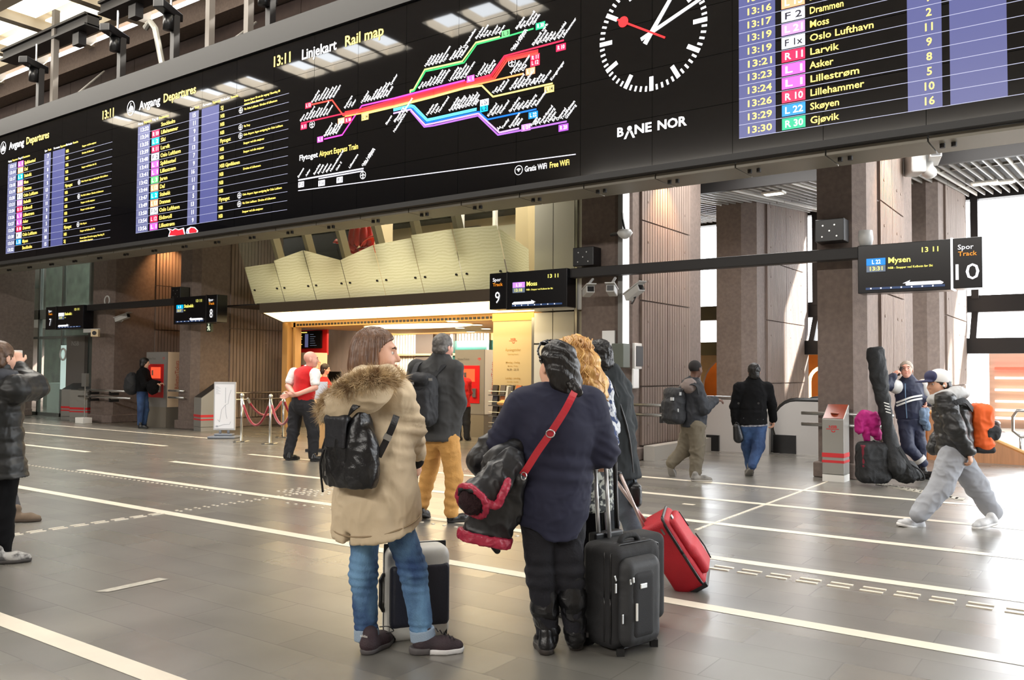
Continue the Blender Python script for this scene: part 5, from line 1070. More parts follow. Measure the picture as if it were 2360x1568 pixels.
        if wr is not None:
            nr = np.cross(V[F[:, 2]]-V[F[:, 0]], V[F[:, 3]]-V[F[:, 1]]); vn = np.zeros_like(V)
            for i in range(4): np.add.at(vn, F[:, i], nr)
            vn /= np.maximum(np.linalg.norm(vn, axis=1), 1e-9)[:, None]
            V = V+vn*wr(V)[:, None]
        return V, F
def folds(amp=.006, sc=(9, 9, 5), seed=1, fine=.35):
    sc = np.array(sc, float)
    def f(V):
        q = V*sc; w = np.stack([vnoise(q*.7, seed+5), vnoise(q*.7+9, seed+6), vnoise(q*.7+17, seed+7)], 1)*1.6
        a = vnoise(q+w, seed); b = vnoise(q*2.3+w*1.5, seed+1)
        c = vnoise(q*np.array((4.2, 4.2, 3.0))+w*2, seed+2); rd = lambda t, e: (1-np.abs(2*t-1))**e
        return amp*(1.15*rd(a, 1.6)-.55+(fine+.25)*(rd(b, 2.2)-.4)+.22*(rd(c, 2)-.4))
    return f
def mk(name, parts, mats, parent, sub=0, autos=True):
    """parts: list of (V, F) or (V, F, material index) in the parent's axes, one mesh object"""
    vs_, fs, mi, o = [], [], [], 0
    for p in parts:
        V, F = p[0], p[1]; vs_.append(V); fs.append(F+o); o += len(V); mi += [p[2] if len(p) > 2 else 0]*len(F)
    V = np.concatenate(vs_); F = np.concatenate(fs)
    me = bpy.data.meshes.new(name)
    me.vertices.add(len(V)); me.vertices.foreach_set('co', V.astype(np.float32).ravel())
    me.loops.add(F.size); me.loops.foreach_set('vertex_index', F.astype(np.int32).ravel())
    me.polygons.add(len(F)); me.polygons.foreach_set('loop_start', np.arange(0, F.size, F.shape[1], dtype=np.int32))
    mats = mats if isinstance(mats, (list, tuple)) else [mats]
    for q in mats: me.materials.append(q)
    me.polygons.foreach_set('material_index', np.array(mi, np.int32)); me.polygons.foreach_set('use_smooth', np.ones(len(F), bool))
    me.update(); me.validate()
    ob = bpy.data.objects.new(name, me); COL.objects.link(ob); ob.parent = parent
    return ob
def soft(name, s, h, m, parent, wr=None, smooth=0): return mk(name, [s.mesh(h, wr, smooth)], m, parent)

SKIN = mat('skin_light', (226, 176, 150), rough=.5, var=.05, scale=20); SKIN2 = mat('skin_pink', (230, 170, 150), rough=.5, var=.06, scale=20); SKIND = mat('skin_dark', (92, 62, 48), rough=.5)
LEATHER = mat('black_leather', (20, 20, 22), rough=.33, var=.2, scale=30, bump=.15, bscale=60); RUBBER = mat('black_rubber', (24, 24, 24), rough=.6)
def jeans(name, c1, c2, **k): return mat(name, c1, rough=.8, rgb2=c2, scale=5, stretch=(1, 1, .6), bump=.3, bscale=160, detail=6, contrast=(.38, .68), **k)

class Person:
    """root at the floor under the figure; own axes: x to the viewer's right, y away from the viewer, z up"""
    def __init__(s, px, py, label, dep=None, z=0.0, name='person', rootz=0.0, cat='person', group=None):
        b = on_z(px, py, z) if dep is None else at_depth(px, py, dep)
        s.o = thing(name, label, cat, (b.x, b.y, rootz), YAW, group); s.base = Vector((b.x, b.y, rootz)); s.dep = (b-CAM).dot(CF); s.M = Matrix.Rotation(-YAW, 3, 'Z')
        s.sc = s.dep/FPX
    def J(s, px, py, d=0.0): return s.M @ (at_depth(px, py, s.dep+d)-s.base)
    def F(s, px, py):
        """floor point"""
        return s.M @ (on_z(px, py)-s.base)
def head_sdf(c, face, up=(0, 0, 1), k=1.0, female=False):
    """face: direction the face looks"""
    R = rotm(face, up); c = _np(c); s = S(); T = lambda x, y, z: c+R @ (np.array((x, y, z))*k)
    E = lambda p, r, kk=.02, op='u': s.ell(T(*p), np.array(r)*k, R, kk*k, op)
    E((0, -.012, .032), (.076, .096, .088)); E((0, .03, -.028), (.060, .062, .084), .03); E((0, .052, -.088), (.034, .034, .028), .03)
    E((.036, .05, -.03), (.03, .034, .034), .03); E((-.036, .05, -.03), (.03, .034, .034), .03)
    E((0, .082, .030), (.046, .016, .014), .02)
    for sx in (-1, 1): E((sx*.031, .102, .006), (.017, .018, .011), .014, 's')
    s.cap(T(0, .086, .014), T(0, .109, -.026), .009*k, .0135*k, .012*k); E((.011, .094, -.031), (.008, .009, .007), .008); E((-.011, .094, -.031), (.008, .009, .007), .008)
    E((0, .090, -.054), (.021, .011, .006), .006); E((0, .088, -.066), (.018, .011, .006), .006)
    for sx in (-1, 1):
        s.ell(T(sx*.078, -.008, -.004), np.array((.008, .020, .032))*k, R, .006*k)
    return s, R, T
def eyes(P, T, R, k=1.0, brow=(70, 50, 40), sides=(-1, 1), iris=(70, 60, 50)):
    for sx in sides:
        b = MB(); b.ball((0, 0, 0), (.0125*k, .0125*k, .0115*k), 8, 0)
        V = np.array(b.v); o = mk('eye', [((R @ V.T).T+T(sx*.031, .0755, .005), np.array([f if len(f) == 4 else (*f, f[-1]) for f in b.f]))], mat('eye_white', (226, 218, 210), rough=.2), P.o)
        b = MB(); b.ball((0, 0, 0), (.006*k, .004*k, .006*k), 6, 0); V = np.array(b.v); mk('iris', [((R @ V.T).T+T(sx*.029, .0855, .005), np.array([f if len(f) == 4 else (*f, f[-1]) for f in b.f]))], mat('iris_%d' % iris[0], iris, rough=.1), o)
        q = S(); q.chain([T(sx*.014, .096, .026), T(sx*.032, .094, .032), T(sx*.05, .082, .027)], [.0045*k, .005*k, .003*k], .004); soft('eyebrow', q, .003, mat('brow_%d' % brow[0], brow, rough=.8), P.o)
def hand_sdf(w, f, n, side, curl=.5, size=1.0, spread=0, thumb=.5):
    """w wrist, f finger direction, n palm normal, side +1/-1: thumb towards side*(f x n)"""
    f = Vector(f).normalized(); n = Vector(n); n = (n-f*n.dot(f)).normalized(); t = f.cross(n)*side; w = Vector(w); s = S(); z = size
    s.cap(w-f*.03*z, w+f*.02*z, .026*z, .028*z, .02, (n, 1.35))
    s.cap(w+f*.03*z, w+f*.075*z, .036*z, .039*z, .02, (n, 2.4)); 
    for k, (o, ln, st) in enumerate(((.029, .074, .090), (.0095, .082, .095), (-.0105, .076, .091), (-.029, .060, .082))):
        p = w+f*st*z+t*o*z; d = (f+t*o*spread*6).normalized(); a = 0
        for j, q in enumerate((.42, .32, .26)):
            a += curl*(1.0, 1.15, .8)[j]; e = p+(d*math.cos(a)+n*math.sin(a))*ln*q*z; s.cap(p, e, (.0096-.0009*j)*z, (.0090-.0009*j)*z, .006); p = e
    p = w+f*.03*z+t*.028*z; d1 = (f*.65+t*.7+n*.25).normalized(); e = p+d1*.042*z; s.cap(p, e, .013*z, .0105*z, .012); d2 = (f*(1-.3*thumb)+t*.2+n*thumb).normalized(); e2 = e+d2*.034*z; s.cap(e, e2, .0105*z, .0085*z, .006)
    return s
def body(P, j, skin, hd=None, hands=(), h=.012, hh=.005, fat=1.0, arms=True):
    """thin continuous body under the clothes, with neck, head and hands"""
    s = S(); g = fat
    s.chain([j['pelvis'], j['waist'], j['chest']], [.11*g, .10*g, .12*g], .05, (j['bf'], 1.3)); s.cap(j['shL'], j['shR'], .05, .05, .05); s.cap(j['chest'], j['neck'], .09, .055, .05); s.cap(j['neck'], j['head'], .052, .05, .03)
    for sd in 'LR':
        if arms and 'el'+sd in j: s.chain([j['sh'+sd], j['el'+sd], j['wr'+sd]], [.046, .038, .026], .03)
        s.chain([j['hip'+sd], j['kn'+sd], j['an'+sd]], [.075*g, .048*g, .036], .04)
    pr = [s.mesh(h)]
    if hd is not None:
        q = hd; q.cap(j['neck'], j['head'], .052, .050, .03); pr.append(q.mesh(hh))
    for q in hands: pr.append(q.mesh(hh*.85))
    return mk('body', pr, skin, P.o)
def torso_coat(j, pts, rs, flat, hem, hemn=(0, 0, -1), rsl=(.075, .065, .05), sleeves='LR', k=.05, yoke=.075):
    s = S(); s.chain(pts, rs, k, (j['bf'], flat)); s.cut(hem, hemn)
    s.cap(j['shL'], j['shR'], yoke, yoke, .06)
    for sd in sleeves: s.chain([j['sh'+sd], j['el'+sd], j['wr'+sd]], rsl, .035)
    return s
def trousers(j, top, r=(.10, .085, .07, .058), seat=.12, flat=1.15, gap=.03):
    s = S(); s.cap(top, j['pelvis'], seat, seat*1.05, .05, (j['bf'], flat))
    for sd in 'LR': s.chain([j['hip'+sd], j['kn'+sd], j['an'+sd]], r[1:], gap); 
    s.cut(Vector(top)+Vector((0, 0, .04)), (0, 0, 1))
    return s
def shoe(P, heel, d, L=.27, w=.047, hgt=.10, mats=(LEATHER, RUBBER), name='shoe', ankle=None, pitch=0.0, h=.006, sole=.028, lift=0.0):
    """heel point on the floor, d heading; pitch lifts the heel"""
    d = Vector((d[0], d[1], 0)).normalized(); up = Vector((0, 0, 1)); sd = d.cross(up)
    R3 = Matrix.Rotation(-pitch, 3, sd); toe = Vector(heel)+d*L; piv = toe-d*L*.25
    T = lambda a, b, z: (piv+R3 @ (Vector(heel)+d*a+sd*b+up*z-piv)) + up*lift
    nz = R3 @ up
    s = S(); s.cap(T(.045, 0, .045), T(L*.62, 0, .042), w*.80, w*.95, .03, (nz, 1.1)); s.cap(T(L*.62, 0, .040), T(L-.05, 0, .034), w*.98, w*.80, .03, (nz, 1.35)); s.cap(T(.05, 0, .05), T(.06, 0, hgt), w*.85, w*.82, .03)
    s.cut(T(0, 0, sole*.7), -nz); o = soft(name, s, h, mats[0], P.o)
    q = S(); q.cap(T(.045, 0, .02), T(L*.6, 0, .02), w*.88, w*1.04, .03, (nz, 1.0)); q.cap(T(L*.6, 0, .02), T(L-.048, 0, .02), w*1.04, w*.86, .03); q.cut(T(0, 0, sole), nz); q.cut(T(0, 0, .001), -nz); soft('sole', q, h, mats[1], o)
    return o, T
def tubes(name, lines, r, m, parent, n=7, flat=None):
    b = MB()
    for l in lines: b.tube(l, r, n, flat=flat)
    return b.build(name, m, parent, smooth=True, world=False)
def strap(name, pts, w, th, m, parent, nrm):
    """flat band along pts; nrm: outward normals or one vector"""
    b = MB(); vs_ = []; N = len(pts)
    for i, p in enumerate(pts):
        p = Vector(p); t = (Vector(pts[min(i+1, N-1)])-Vector(pts[max(i-1, 0)])).normalized(); nn = Vector(nrm[i] if isinstance(nrm, list) else nrm); nn = (nn-t*nn.dot(t)).normalized(); sd = t.cross(nn)
        for a, c in ((-1, 0), (1, 0), (1, 1), (-1, 1)): vs_.append(p+sd*a*w/2+nn*c*th)
    fs = [(i*4+k, i*4+(k+1) % 4, (i+1)*4+(k+1) % 4, (i+1)*4+k) for i in range(N-1) for k in range(4)]+[(3, 2, 1, 0), tuple((N-1)*4+k for k in range(4))]
    b.add(vs_, fs); return b.build(name, m, parent, world=False)
def smooth_line(pts, n=8):
    """Catmull-Rom"""
    P_ = [Vector(p) for p in pts]; P_ = [P_[0]*2-P_[1]]+P_+[P_[-1]*2-P_[-2]]; out = []
    for i in range(1, len(P_)-2):
        for k in range(n):
            t = k/n; a, b, c, d = P_[i-1:i+3]; out.append(.5*((2*b)+(c-a)*t+(2*a-5*b+4*c-d)*t*t+(3*b-a-3*c+d)*t**3))
    return out+[P_[-2]]
def fur(name, line, r, m, parent, n=5000, L=.05, seed=3, bias=(0, 0, 0), w=.0035):
    """tapered blades standing on a rounded band"""
    rg = np.random.default_rng(seed); pts = [_np(p) for p in smooth_line(line, 10)]; N = len(pts); V = []; F = []
    for i in range(n):
        t = rg.random()*(N-1.001); k = int(t); c = pts[k]*(1-(t-k))+pts[k+1]*(t-k); tg = pts[k+1]-pts[k]; tg /= np.linalg.norm(tg)
        a = np.cross(tg, rg.normal(size=3)); a /= np.linalg.norm(a); rr = r*(.7+.3*math.sin(math.pi*min(1, max(0, t/(N-1))))**.5)
        p = c+a*rr*.75; d = a+rg.normal(size=3)*.45+np.array(bias); d /= np.linalg.norm(d); sd = np.cross(d, rg.normal(size=3)); sd /= np.linalg.norm(sd); l = L*(.5+.7*rg.random()); cv = rg.normal(size=3)*l*.25+np.array((0, 0, -.15*l))
        o = len(V); V += [p-sd*w, p+sd*w, p+d*l*.5+sd*w*.8+cv*.3, p+d*l*.5-sd*w*.8+cv*.3, p+d*l+cv+sd*w*.15, p+d*l+cv-sd*w*.15]; F += [(o, o+1, o+2, o+3), (o+3, o+2, o+4, o+5)]
    return mk(name, [(np.array(V), np.array(F))], m, parent)

# ================================================================== WOMAN IN THE BEIGE PARKA
P = Person(900, 1500, 'woman in a beige parka with fur hood and black leather rucksack, looking right'); J = P.J
BF = Vector((.60, .80, 0)); BR = Vector((.80, -.60, 0))
j = dict(bf=BF, head=J(867, 816), neck=J(862, 900), chest=J(864, 985), waist=J(866, 1070), pelvis=J(872, 1150), shL=J(818, 915, .11), shR=J(914, 912, -.11), elL=J(812, 1025, .26), wrL=J(880, 1075, .34), elR=J(943, 985, .02), wrR=J(957, 1046, .26),
         hipL=J(843, 1170, .06), hipR=J(905, 1170, -.05), knL=J(838, 1330, .05), knR=J(952, 1315, -.02), anL=J(845, 1462, .02), anR=J(974, 1462, -.01))
FD = Vector((1, .06, -.02))
hd, R, T = head_sdf(j['head'], FD, k=1.08, female=True)
hR = hand_sdf(j['wrR']+Vector((0, .01, -.02)), (.15, .25, -1), (-.9, .3, 0), 1, curl=.75)
body(P, j, SKIN, hd, [hR], hh=.0045)
eyes(P, T, R, 1.08, (84, 58, 44), sides=(1, -1), iris=(78, 70, 60))
q = S(); q.ell(T(0, .101, -.0545), (.021, .006, .005), R, .004); q.ell(T(0, .099, -.065), (.018, .006, .006), R, .004); soft('lips', q, .003, mat('lips_rose', (196, 112, 104), rough=.4), P.o)
# hair: straight brown bob
HB = mat('hair_brown', (92, 66, 50), rough=.38, rgb2=(132, 98, 74), scale=60, stretch=(1, 1, .06), bump=.5, detail=5, spec=.6)
s = S(); E = lambda p, r, k=.03, op='u': s.ell(T(*p), np.array(r)*1.08, R, k, op)
E((0, -.014, .042), (.086, .108, .094)); E((0, -.052, -.03), (.096, .080, .10), .04); E((0, -.066, -.075), (.094, .066, .062), .03); E((.060, -.030, .0), (.034, .05, .085), .03); E((-.058, .0, 0), (.034, .05, .085), .03); E((.070, -.035, -.06), (.028, .045, .06), .03)
E((0, .112, -.022), (.15, .106, .098), .015, 's'); E((0, .10, -.11), (.15, .095, .07), .02, 's')
def strands(V):
    q = (V-_np(j['head'])) @ R; a = np.arctan2(q[:, 0], q[:, 1]); return .0028*np.sin(a*46+3*vnoise(V*np.array((20, 20, 6)), 3))+.004*(vnoise(V*np.array((30, 30, 5)), 8)-.5)
soft('hair', s, .0055, HB, P.o, strands)
# parka
PK = mat('parka_cotton', (204, 185, 155), rough=.82, var=.06, scale=7, bump=.12, bscale=18, detail=4)
HEM = J(868, 1214)
s = S(); s.chain([j['neck']+Vector((0, 0, -.05)), j['chest'], j['waist'], J(868, 1150), J(868, 1232)], [.15, .205, .215, .24, .262], .05, (BF, 1.22)); s.cut(HEM, (BF.x*.30, BF.y*.30, -1))
vent = HEM-BF*.20+Vector((0, 0, -.075)); s.box(vent+Vector((-.004, 0, 0)), (.022, .12, .075), .01, rotm(BF, (0.12, 0, 1)), .02, 's')
s.cap(j['shL'], j['shR'], .085, .085, .07); s.chain([j['shR'], j['elR'], j['wrR']], [.088, .080, .060], .035); s.chain([j['shL'], j['elL'], j['wrL']], [.085, .078, .06], .04)
s.cap(j['neck']+Vector((0, 0, -.02)), j['neck']+Vector((0, 0, .035)), .105, .098, .04)
fo = folds(.013, (11, 11, 6), 11); fs_ = folds(.012, (8, 8, 17), 13)
def parka_wr(V):
    w = fo(V); e = np.exp(-((V-_np(j['elR']))**2).sum(1)/.03); w = w*(1-e)*.8+fs_(V)*e; return w+.008*e*np.sin(V[:, 2]*95+V[:, 0]*20)
coat = soft('parka', s, .0095, PK, P.o, parka_wr)
SEAM = mat('parka_seam', (150, 130, 102), rough=.9)
# hem band: a raised seam a little above the hem, and the back seam
ring = []
for a in np.linspace(0, 2*math.pi, 40):
    v = BF*(.216*math.cos(a))+BR*(.262*math.sin(a)); z = .30*(.216*math.cos(a)); ring.append(Vector((HEM.x, HEM.y, HEM.z+.045+z))+v*.985)
tubes('hem_seam', [ring], .0045, SEAM, coat)
bs = [J(846, 1245, -.17), J(845, 1200, -.195), J(848, 1120, -.185)]; tubes('back_seam', [smooth_line(bs, 5)], .003, SEAM, coat)
tubes('drawstring', [smooth_line([J(826, 1246, -.2), J(830, 1251, -.205), J(834, 1248, -.205), J(838, 1252, -.205), J(842, 1246, -.2)], 4), [J(834, 1249, -.205), J(834, 1256, -.205)]], .0025, WHITE, coat)
s = S(); s.chain([J(955, 1044, .235), J(958, 1062, .25)], [.050, .048], .02); soft('cuff', s, .007, mat('knit_black', (22, 20, 20), rough=.95), coat)
# hood with fur rim
s = S(); s.chain([J(758, 950, -.06), J(800, 925, -.19), J(850, 897, -.22), J(892, 872, -.15)], [.065, .10, .10, .07], .06); s.chain([J(806, 892, .02), J(838, 880, -.10), J(880, 878, -.08)], [.07, .075, .06], .05); s.chain([J(790, 900, .1), J(900, 880, .1)], [.06, .05], .05)
hood = soft('hood', s, .010, PK, P.o, folds(.008, (9, 9, 9), 4))
FURM = mat('fur_tan', (134, 104, 70), rough=.8, rgb2=(222, 198, 158), scale=16, detail=4, contrast=(.36, .62))
fline = [J(748, 955, -.02), J(762, 925, -.16), J(800, 898, -.27), J(845, 876, -.30), J(882, 876, -.24), J(908, 874, -.10), J(902, 882, .06)]
s = S(); ll = smooth_line(fline, 3); s.chain(ll, [.036]*len(ll), .02); furb = soft('fur_trim', s, .01, mat('fur_base', (120, 92, 62), rough=.9), hood); furb.parent = hood
fur('fur_pile', fline, .050, FURM, hood, 17000, .044, 5, (0, -.15, .1), .0012)
# rucksack
RK = LEATHER
NB = -BF; RB = rotm(NB); ctr = J(808, 1036, -.20)
s = S(); s.chain([ctr+Vector((0, 0, .15)), ctr+Vector((0, 0, .02)), ctr+Vector((0, 0, -.10))], [.105, .155, .165], .05, (NB, 1.85)); s.cap(ctr+Vector((0, 0, -.10))-BR*.05, ctr+Vector((0, 0, -.10))+BR*.05, .115, .115, .05, (NB, 1.5)); s.cut(ctr+Vector((0, 0, -.185)), (0, 0, -1))
def bagwr(V):
    q = (V-_np(ctr)); a = q @ _np(BR); z = q[:, 2]; return .010*np.clip((z+.1)/.28, 0, 1)*np.sin(a*75+2.5*vnoise(V*14, 3))+folds(.008, (11, 11, 6), 9)(V)
bag = soft('rucksack', s, .0075, RK, P.o, bagwr)
s = S(); s.box(ctr+NB*.088+Vector((0, 0, .085))-BR*.015, (.075, .012, .075), .011, RB, .01); s.box(ctr+NB*.03+Vector((0, 0, .165))-BR*.015, (.075, .065, .014), .012, RB, .04); soft('bag_flap', s, .006, mat('flap_leather', (34, 35, 40), rough=.42, bump=.15, bscale=70, var=.1, scale=20), bag)
tubes('drawstring', [smooth_line([ctr+NB*.09+Vector((0, 0, .0))-BR*.10, ctr+NB*.095+Vector((0, 0, -.08))-BR*.12, ctr+NB*.08+Vector((0, 0, -.22))-BR*.115], 6)], .006, RK, bag)
strap('shoulder_strap', smooth_line([J(872, 1052, -.26), J(888, 1020, -.27), J(904, 985, -.245), J(913, 960, -.20)], 6), .034, .008, RK, bag, (.2, -1, 0)); strap('buckle', [J(890, 1014, -.278), J(896, 1002, -.276)], .04, .012, STEEL, bag, (.2, -1, 0))
strap('shoulder_strap', smooth_line([J(800, 955, -.27), J(822, 935, -.30), J(850, 925, -.22)], 6), .034, .008, RK, bag, (-.3, -1, .3))
b = MB(); q = J(752, 1092, -.22); b.obox(q, (.011, .003, .011), Matrix([list(r) for r in RB])); b.build('metal_tag', STEEL, bag, world=False)
# jeans, turn-ups, shoes
JN = jeans('jeans_blue', (36, 64, 108), (118, 162, 200))
s = trousers(j, J(872, 1140), (.1, .084, .072, .057), .14); 
def jwr(V):
    w = folds(.006, (9, 9, 9), 21)(V); z = V[:, 2]
    for kn in ('knL', 'knR'):
        e = np.exp(-((V-_np(j[kn]))**2).sum(1)/.012); w = w+.006*e*np.sin(z*150+8*V[:, 0])
    e2 = np.exp(-((z-.12)/.05)**2); return w+.004*e2*np.sin(z*170)
jn = soft('jeans', s, .008, JN, P.o, jwr)
CUF = mat('turned_cuff', (150, 168, 186), rough=.85, bump=.3, bscale=160)
for a, kn in (('anL', 'knL'), ('anR', 'knR')):
    s = S(); d = (j[kn]-j[a]).normalized(); s.cap(j[a]-d*.02, j[a]+d*.035, .068, .066, .02); s.cut(j[a]+d*.032, d); s.cut(j[a]-d*.03, -d); soft('turn_up', s, .006, CUF, jn)
SN = mat('sneaker_plum', (62, 44, 50), rough=.7, bump=.3, bscale=120, rgb2=(44, 34, 38), scale=7); SOLW = mat('sneaker_sole', (228, 226, 224), rough=.5); SOLG = mat('sneaker_heel', (84, 80, 80), rough=.6)
o, TT = shoe(P, P.F(838, 1512), (.40, .92), .27, .050, .10, (SN, SOLG)); b = MB(); q = j['anL']; txt(b, 'adidas', tuple(TT(.000, -.022, .098)-Vector((.0, .006, 0))), tuple(Vector((.92, -.40, 0))), (0, 0, 1), .013, .045); b.build('heel_lettering', WHITE, o, world=False)
tubes('lace', [smooth_line([TT(.12, .02, .12), TT(.13, .07, .125), TT(.15, .09, .10), TT(.14, .05, .085)], 5)], .003, BLACK, o)
o, TT = shoe(P, P.F(952, 1506), (1, .12), .275, .052, .105, (SN, SOLW), pitch=0)
tubes('lace', [[TT(.12+.022*i, -.03, .118-.011*i), TT(.13+.022*i, .03, .118-.011*i)] for i in range(5)], .0032, BLACK, o); s = S(); s.cap(TT(.03, 0, .02), TT(.085, 0, .02), .053, .053, .02); s.cut(TT(0, 0, .036), (0, 0, 1)); s.cut(TT(0, 0, .002), (0, 0, -1)); s.cut(TT(.09, 0, 0), (1, .1, 0)); soft('heel_pad', s, .006, SOLG, o)

# ------------------------------------------------------------------ her cabin suitcase
t = Person(962, 1462, 'silver and navy hard shell suitcase behind the legs of the woman in the parka', name='suitcase', cat='suitcase'); J2 = t.J; sr = rotm((.35, -.94, 0)); c0 = J2(958, 1360, 0)
SILV = mat('shell_silver', (206, 204, 196), rough=.35, var=.03, scale=5); NAV = mat('shell_navy', (34, 36, 48), rough=.5, bump=.15, bscale=90)
fw = Vector((.35, -.94, 0)); rt = Vector(tuple(sr[:, 0]))
s = S(); s.box(c0+Vector((0, 0, .0)), (.178, .115, .262), .06, sr, .02); soft('shell', s, .009, SILV, t.o)
s = S(); s.box(c0+fw*.012+Vector((0, 0, -.005)), (.170, .113, .175), .03, sr, .02); soft('front_panel', s, .009, NAV, t.o)
s = S(); s.box(c0-fw*.02-rt*0, (.184, .006, .268), .006, sr, .005); s.box(c0-fw*.02, (.165, .03, .245), .03, sr, .004, 's'); soft('zip_band', s, .006, BLACK, t.o)
s = S(); s.chain([c0+rt*.186+Vector((0, 0, .10)), c0+rt*.20+Vector((0, 0, .07)), c0+rt*.20+Vector((0, 0, -.07)), c0+rt*.186+Vector((0, 0, -.1))], [.012]*4, .01); soft('side_handle', s, .006, BLACK, t.o)
for a, b_ in ((-1, -1), (1, -1), (-1, 1), (1, 1)):
    q = c0+rt*a*.145+fw*b_*.075; b = MB(); b.tube([Vector((q.x, q.y, .032))-rt*.012, Vector((q.x, q.y, .032))+rt*.012], .031, 14); b.box((q.x-.02, q.y-.02, .05), (q.x+.02, q.y+.02, .09)); b.build('wheel', RUBBER, t.o, world=False)
hb = c0-fw*.09; hp = P.o.matrix_basis.inverted(); 
top = t.M @ (at_depth(961, 1062, 4.56+.30)-t.base)
b = MB(); b.tube([hb+Vector((0, 0, .25)), top], .012, 8); b.tube([hb+rt*.05+Vector((0, 0, .25)), top+rt*.05], .012, 8); b.tube([top-rt*.03, top+rt*.08], .016, 8); b.build('telescopic_handle', DARK, t.o, smooth=True, world=False)

# ================================================================== WOMAN IN THE NAVY TUNIC
P = Person(1290, 1502, 'woman in navy tunic with red bag strap and tall black boots, seen from behind'); J = P.J
BF = Vector((-.15, .99, 0)); BR = Vector((.99, .15, 0))
j = dict(bf=BF, head=J(1283, 846), neck=J(1280, 900), chest=J(1285, 985), waist=J(1280, 1085), pelvis=J(1272, 1160), shL=J(1205, 938), shR=J(1360, 936, .02), elL=J(1150, 1030, .02), wrL=J(1150, 1062, .22), elR=J(1390, 1040, .02), wrR=J(1352, 1060, .26),
         hipL=J(1240, 1180), hipR=J(1308, 1180), knL=J(1248, 1325), knR=J(1312, 1310, .02), anL=J(1262, 1465, .02), anR=J(1326, 1460, .02))
FD = Vector((-.42, .90, -.05))
hd, R, T = head_sdf(j['head'], FD, k=1.05)
hl = hand_sdf(j['wrL'], (.3, .8, -.2), (.2, 0, -1), 1, curl=.9); hr = hand_sdf(j['wrR'], (-.3, .8, -.1), (-.2, 0, -1), -1, curl=.9)
hd.chain([j['neck']+Vector((0, 0, -.02)), j['neck']+Vector((0, .01, .05))], [.075, .066], .03)
body(P, j, SKIN, hd, [hl, hr], fat=1.15, hh=.005)
# black hair gathered into a low plait
HK = mat('hair_black', (14, 12, 12), rough=.36, rgb2=(30, 27, 26), scale=50, stretch=(1, 1, .2), bump=.45, spec=.4)
s = S(); E = lambda p, r, k=.03, op='u': s.ell(T(*p), np.array(r)*1.05, R, k, op)
E((0, -.02, .04), (.090, .106, .098)); E((.008, -.06, -.04), (.088, .075, .10), .04); E((.03, -.075, -.10), (.072, .05, .05), .03); E((0, .115, -.03), (.095, .085, .105), .02, 's'); E((-.085, .02, -.05), (.03, .06, .05), .02, 's'); E((0, .05, -.12), (.10, .07, .07), .02, 's')
def hw(V):
    q = (V-_np(j['head'])) @ R; return .0045*np.sin(q[:, 2]*95+q[:, 0]*60+4*vnoise(V*np.array((16, 16, 12)), 3))+.004*(vnoise(V*np.array((40, 40, 16)), 4)-.5)
hair = soft('hair', s, .006, HK, P.o, hw)
s = S(); pl_ = smooth_line([J(1305, 868, -.10), J(1318, 885, -.13), J(1326, 898, -.145), J(1336, 909, -.15)], 3)
for i, p in enumerate(pl_): s.ell(p+Vector(((-1)**i*.010, 0, 0)), (.026-.0012*i, .022-.001*i, .018), None, .008)
soft('plait', s, .005, HK, hair)
SGL = mat('sunglass_black', (10, 10, 12), rough=.12)
s = S(); ll = smooth_line([T(-.092, -.02, .02), T(-.088, .035, .085), T(-.04, .055, .135), T(.04, .055, .135), T(.088, .03, .09)], 4); s.chain(ll, [.006]*len(ll), .004); s.ell(T(-.04, .060, .124), (.030, .022, .012), R, .005); s.ell(T(.04, .060, .124), (.030, .022, .012), R, .005); g = soft('sunglasses', s, .0045, SGL, hair)
b = MB()
for k in range(6): q = Vector(ll[1+k]); b.ball((q.x-.004, q.y-.006, q.z), .0032, 5)
b.build('rhinestone', WHITE, g, smooth=True, world=False)
# tunic
NV = mat('tunic_navy', (30, 32, 54), rough=.85, var=.05, scale=9)
s = S(); s.chain([j['neck']+Vector((0, 0, -.085)), j['chest'], j['waist'], J(1272, 1165), J(1274, 1262)], [.15, .205, .185, .188, .180], .06, (BF, 1.25)); s.cut(J(1278, 1237), (0, 0, -1)); s.ell(J(1178, 1256), (.20, .5, .125), None, .02, 's'); s.ell(J(1376, 1250), (.11, .5, .15), None, .02, 's')
s.cap(j['shL']+Vector((.02, 0, 0)), j['shR']-Vector((.02, 0, 0)), .088, .088, .08); s.chain([j['shL'], j['elL'], j['wrL']], [.092, .082, .055], .04); s.chain([j['shR'], j['elR'], j['wrR']], [.092, .080, .055], .04)
s.ell(j['neck']+Vector((0, .03, .035)), (.085, .085, .05), None, .02, 's')
def tw(V):
    w = folds(.008, (7, 7, 9), 31)(V); e = np.exp(-((V[:, 2]-_np(j['waist'])[2]-.03)/.09)**2); w = w+.006*e*np.sin(V[:, 2]*75+V[:, 0]*9)
    for el in ('elL', 'elR'): e = np.exp(-((V-_np(j[el]))**2).sum(1)/.012); w = w+.006*e*np.sin(V[:, 2]*110+V[:, 0]*70)
    return w
tun = soft('tunic', s, .009, NV, P.o, tw)
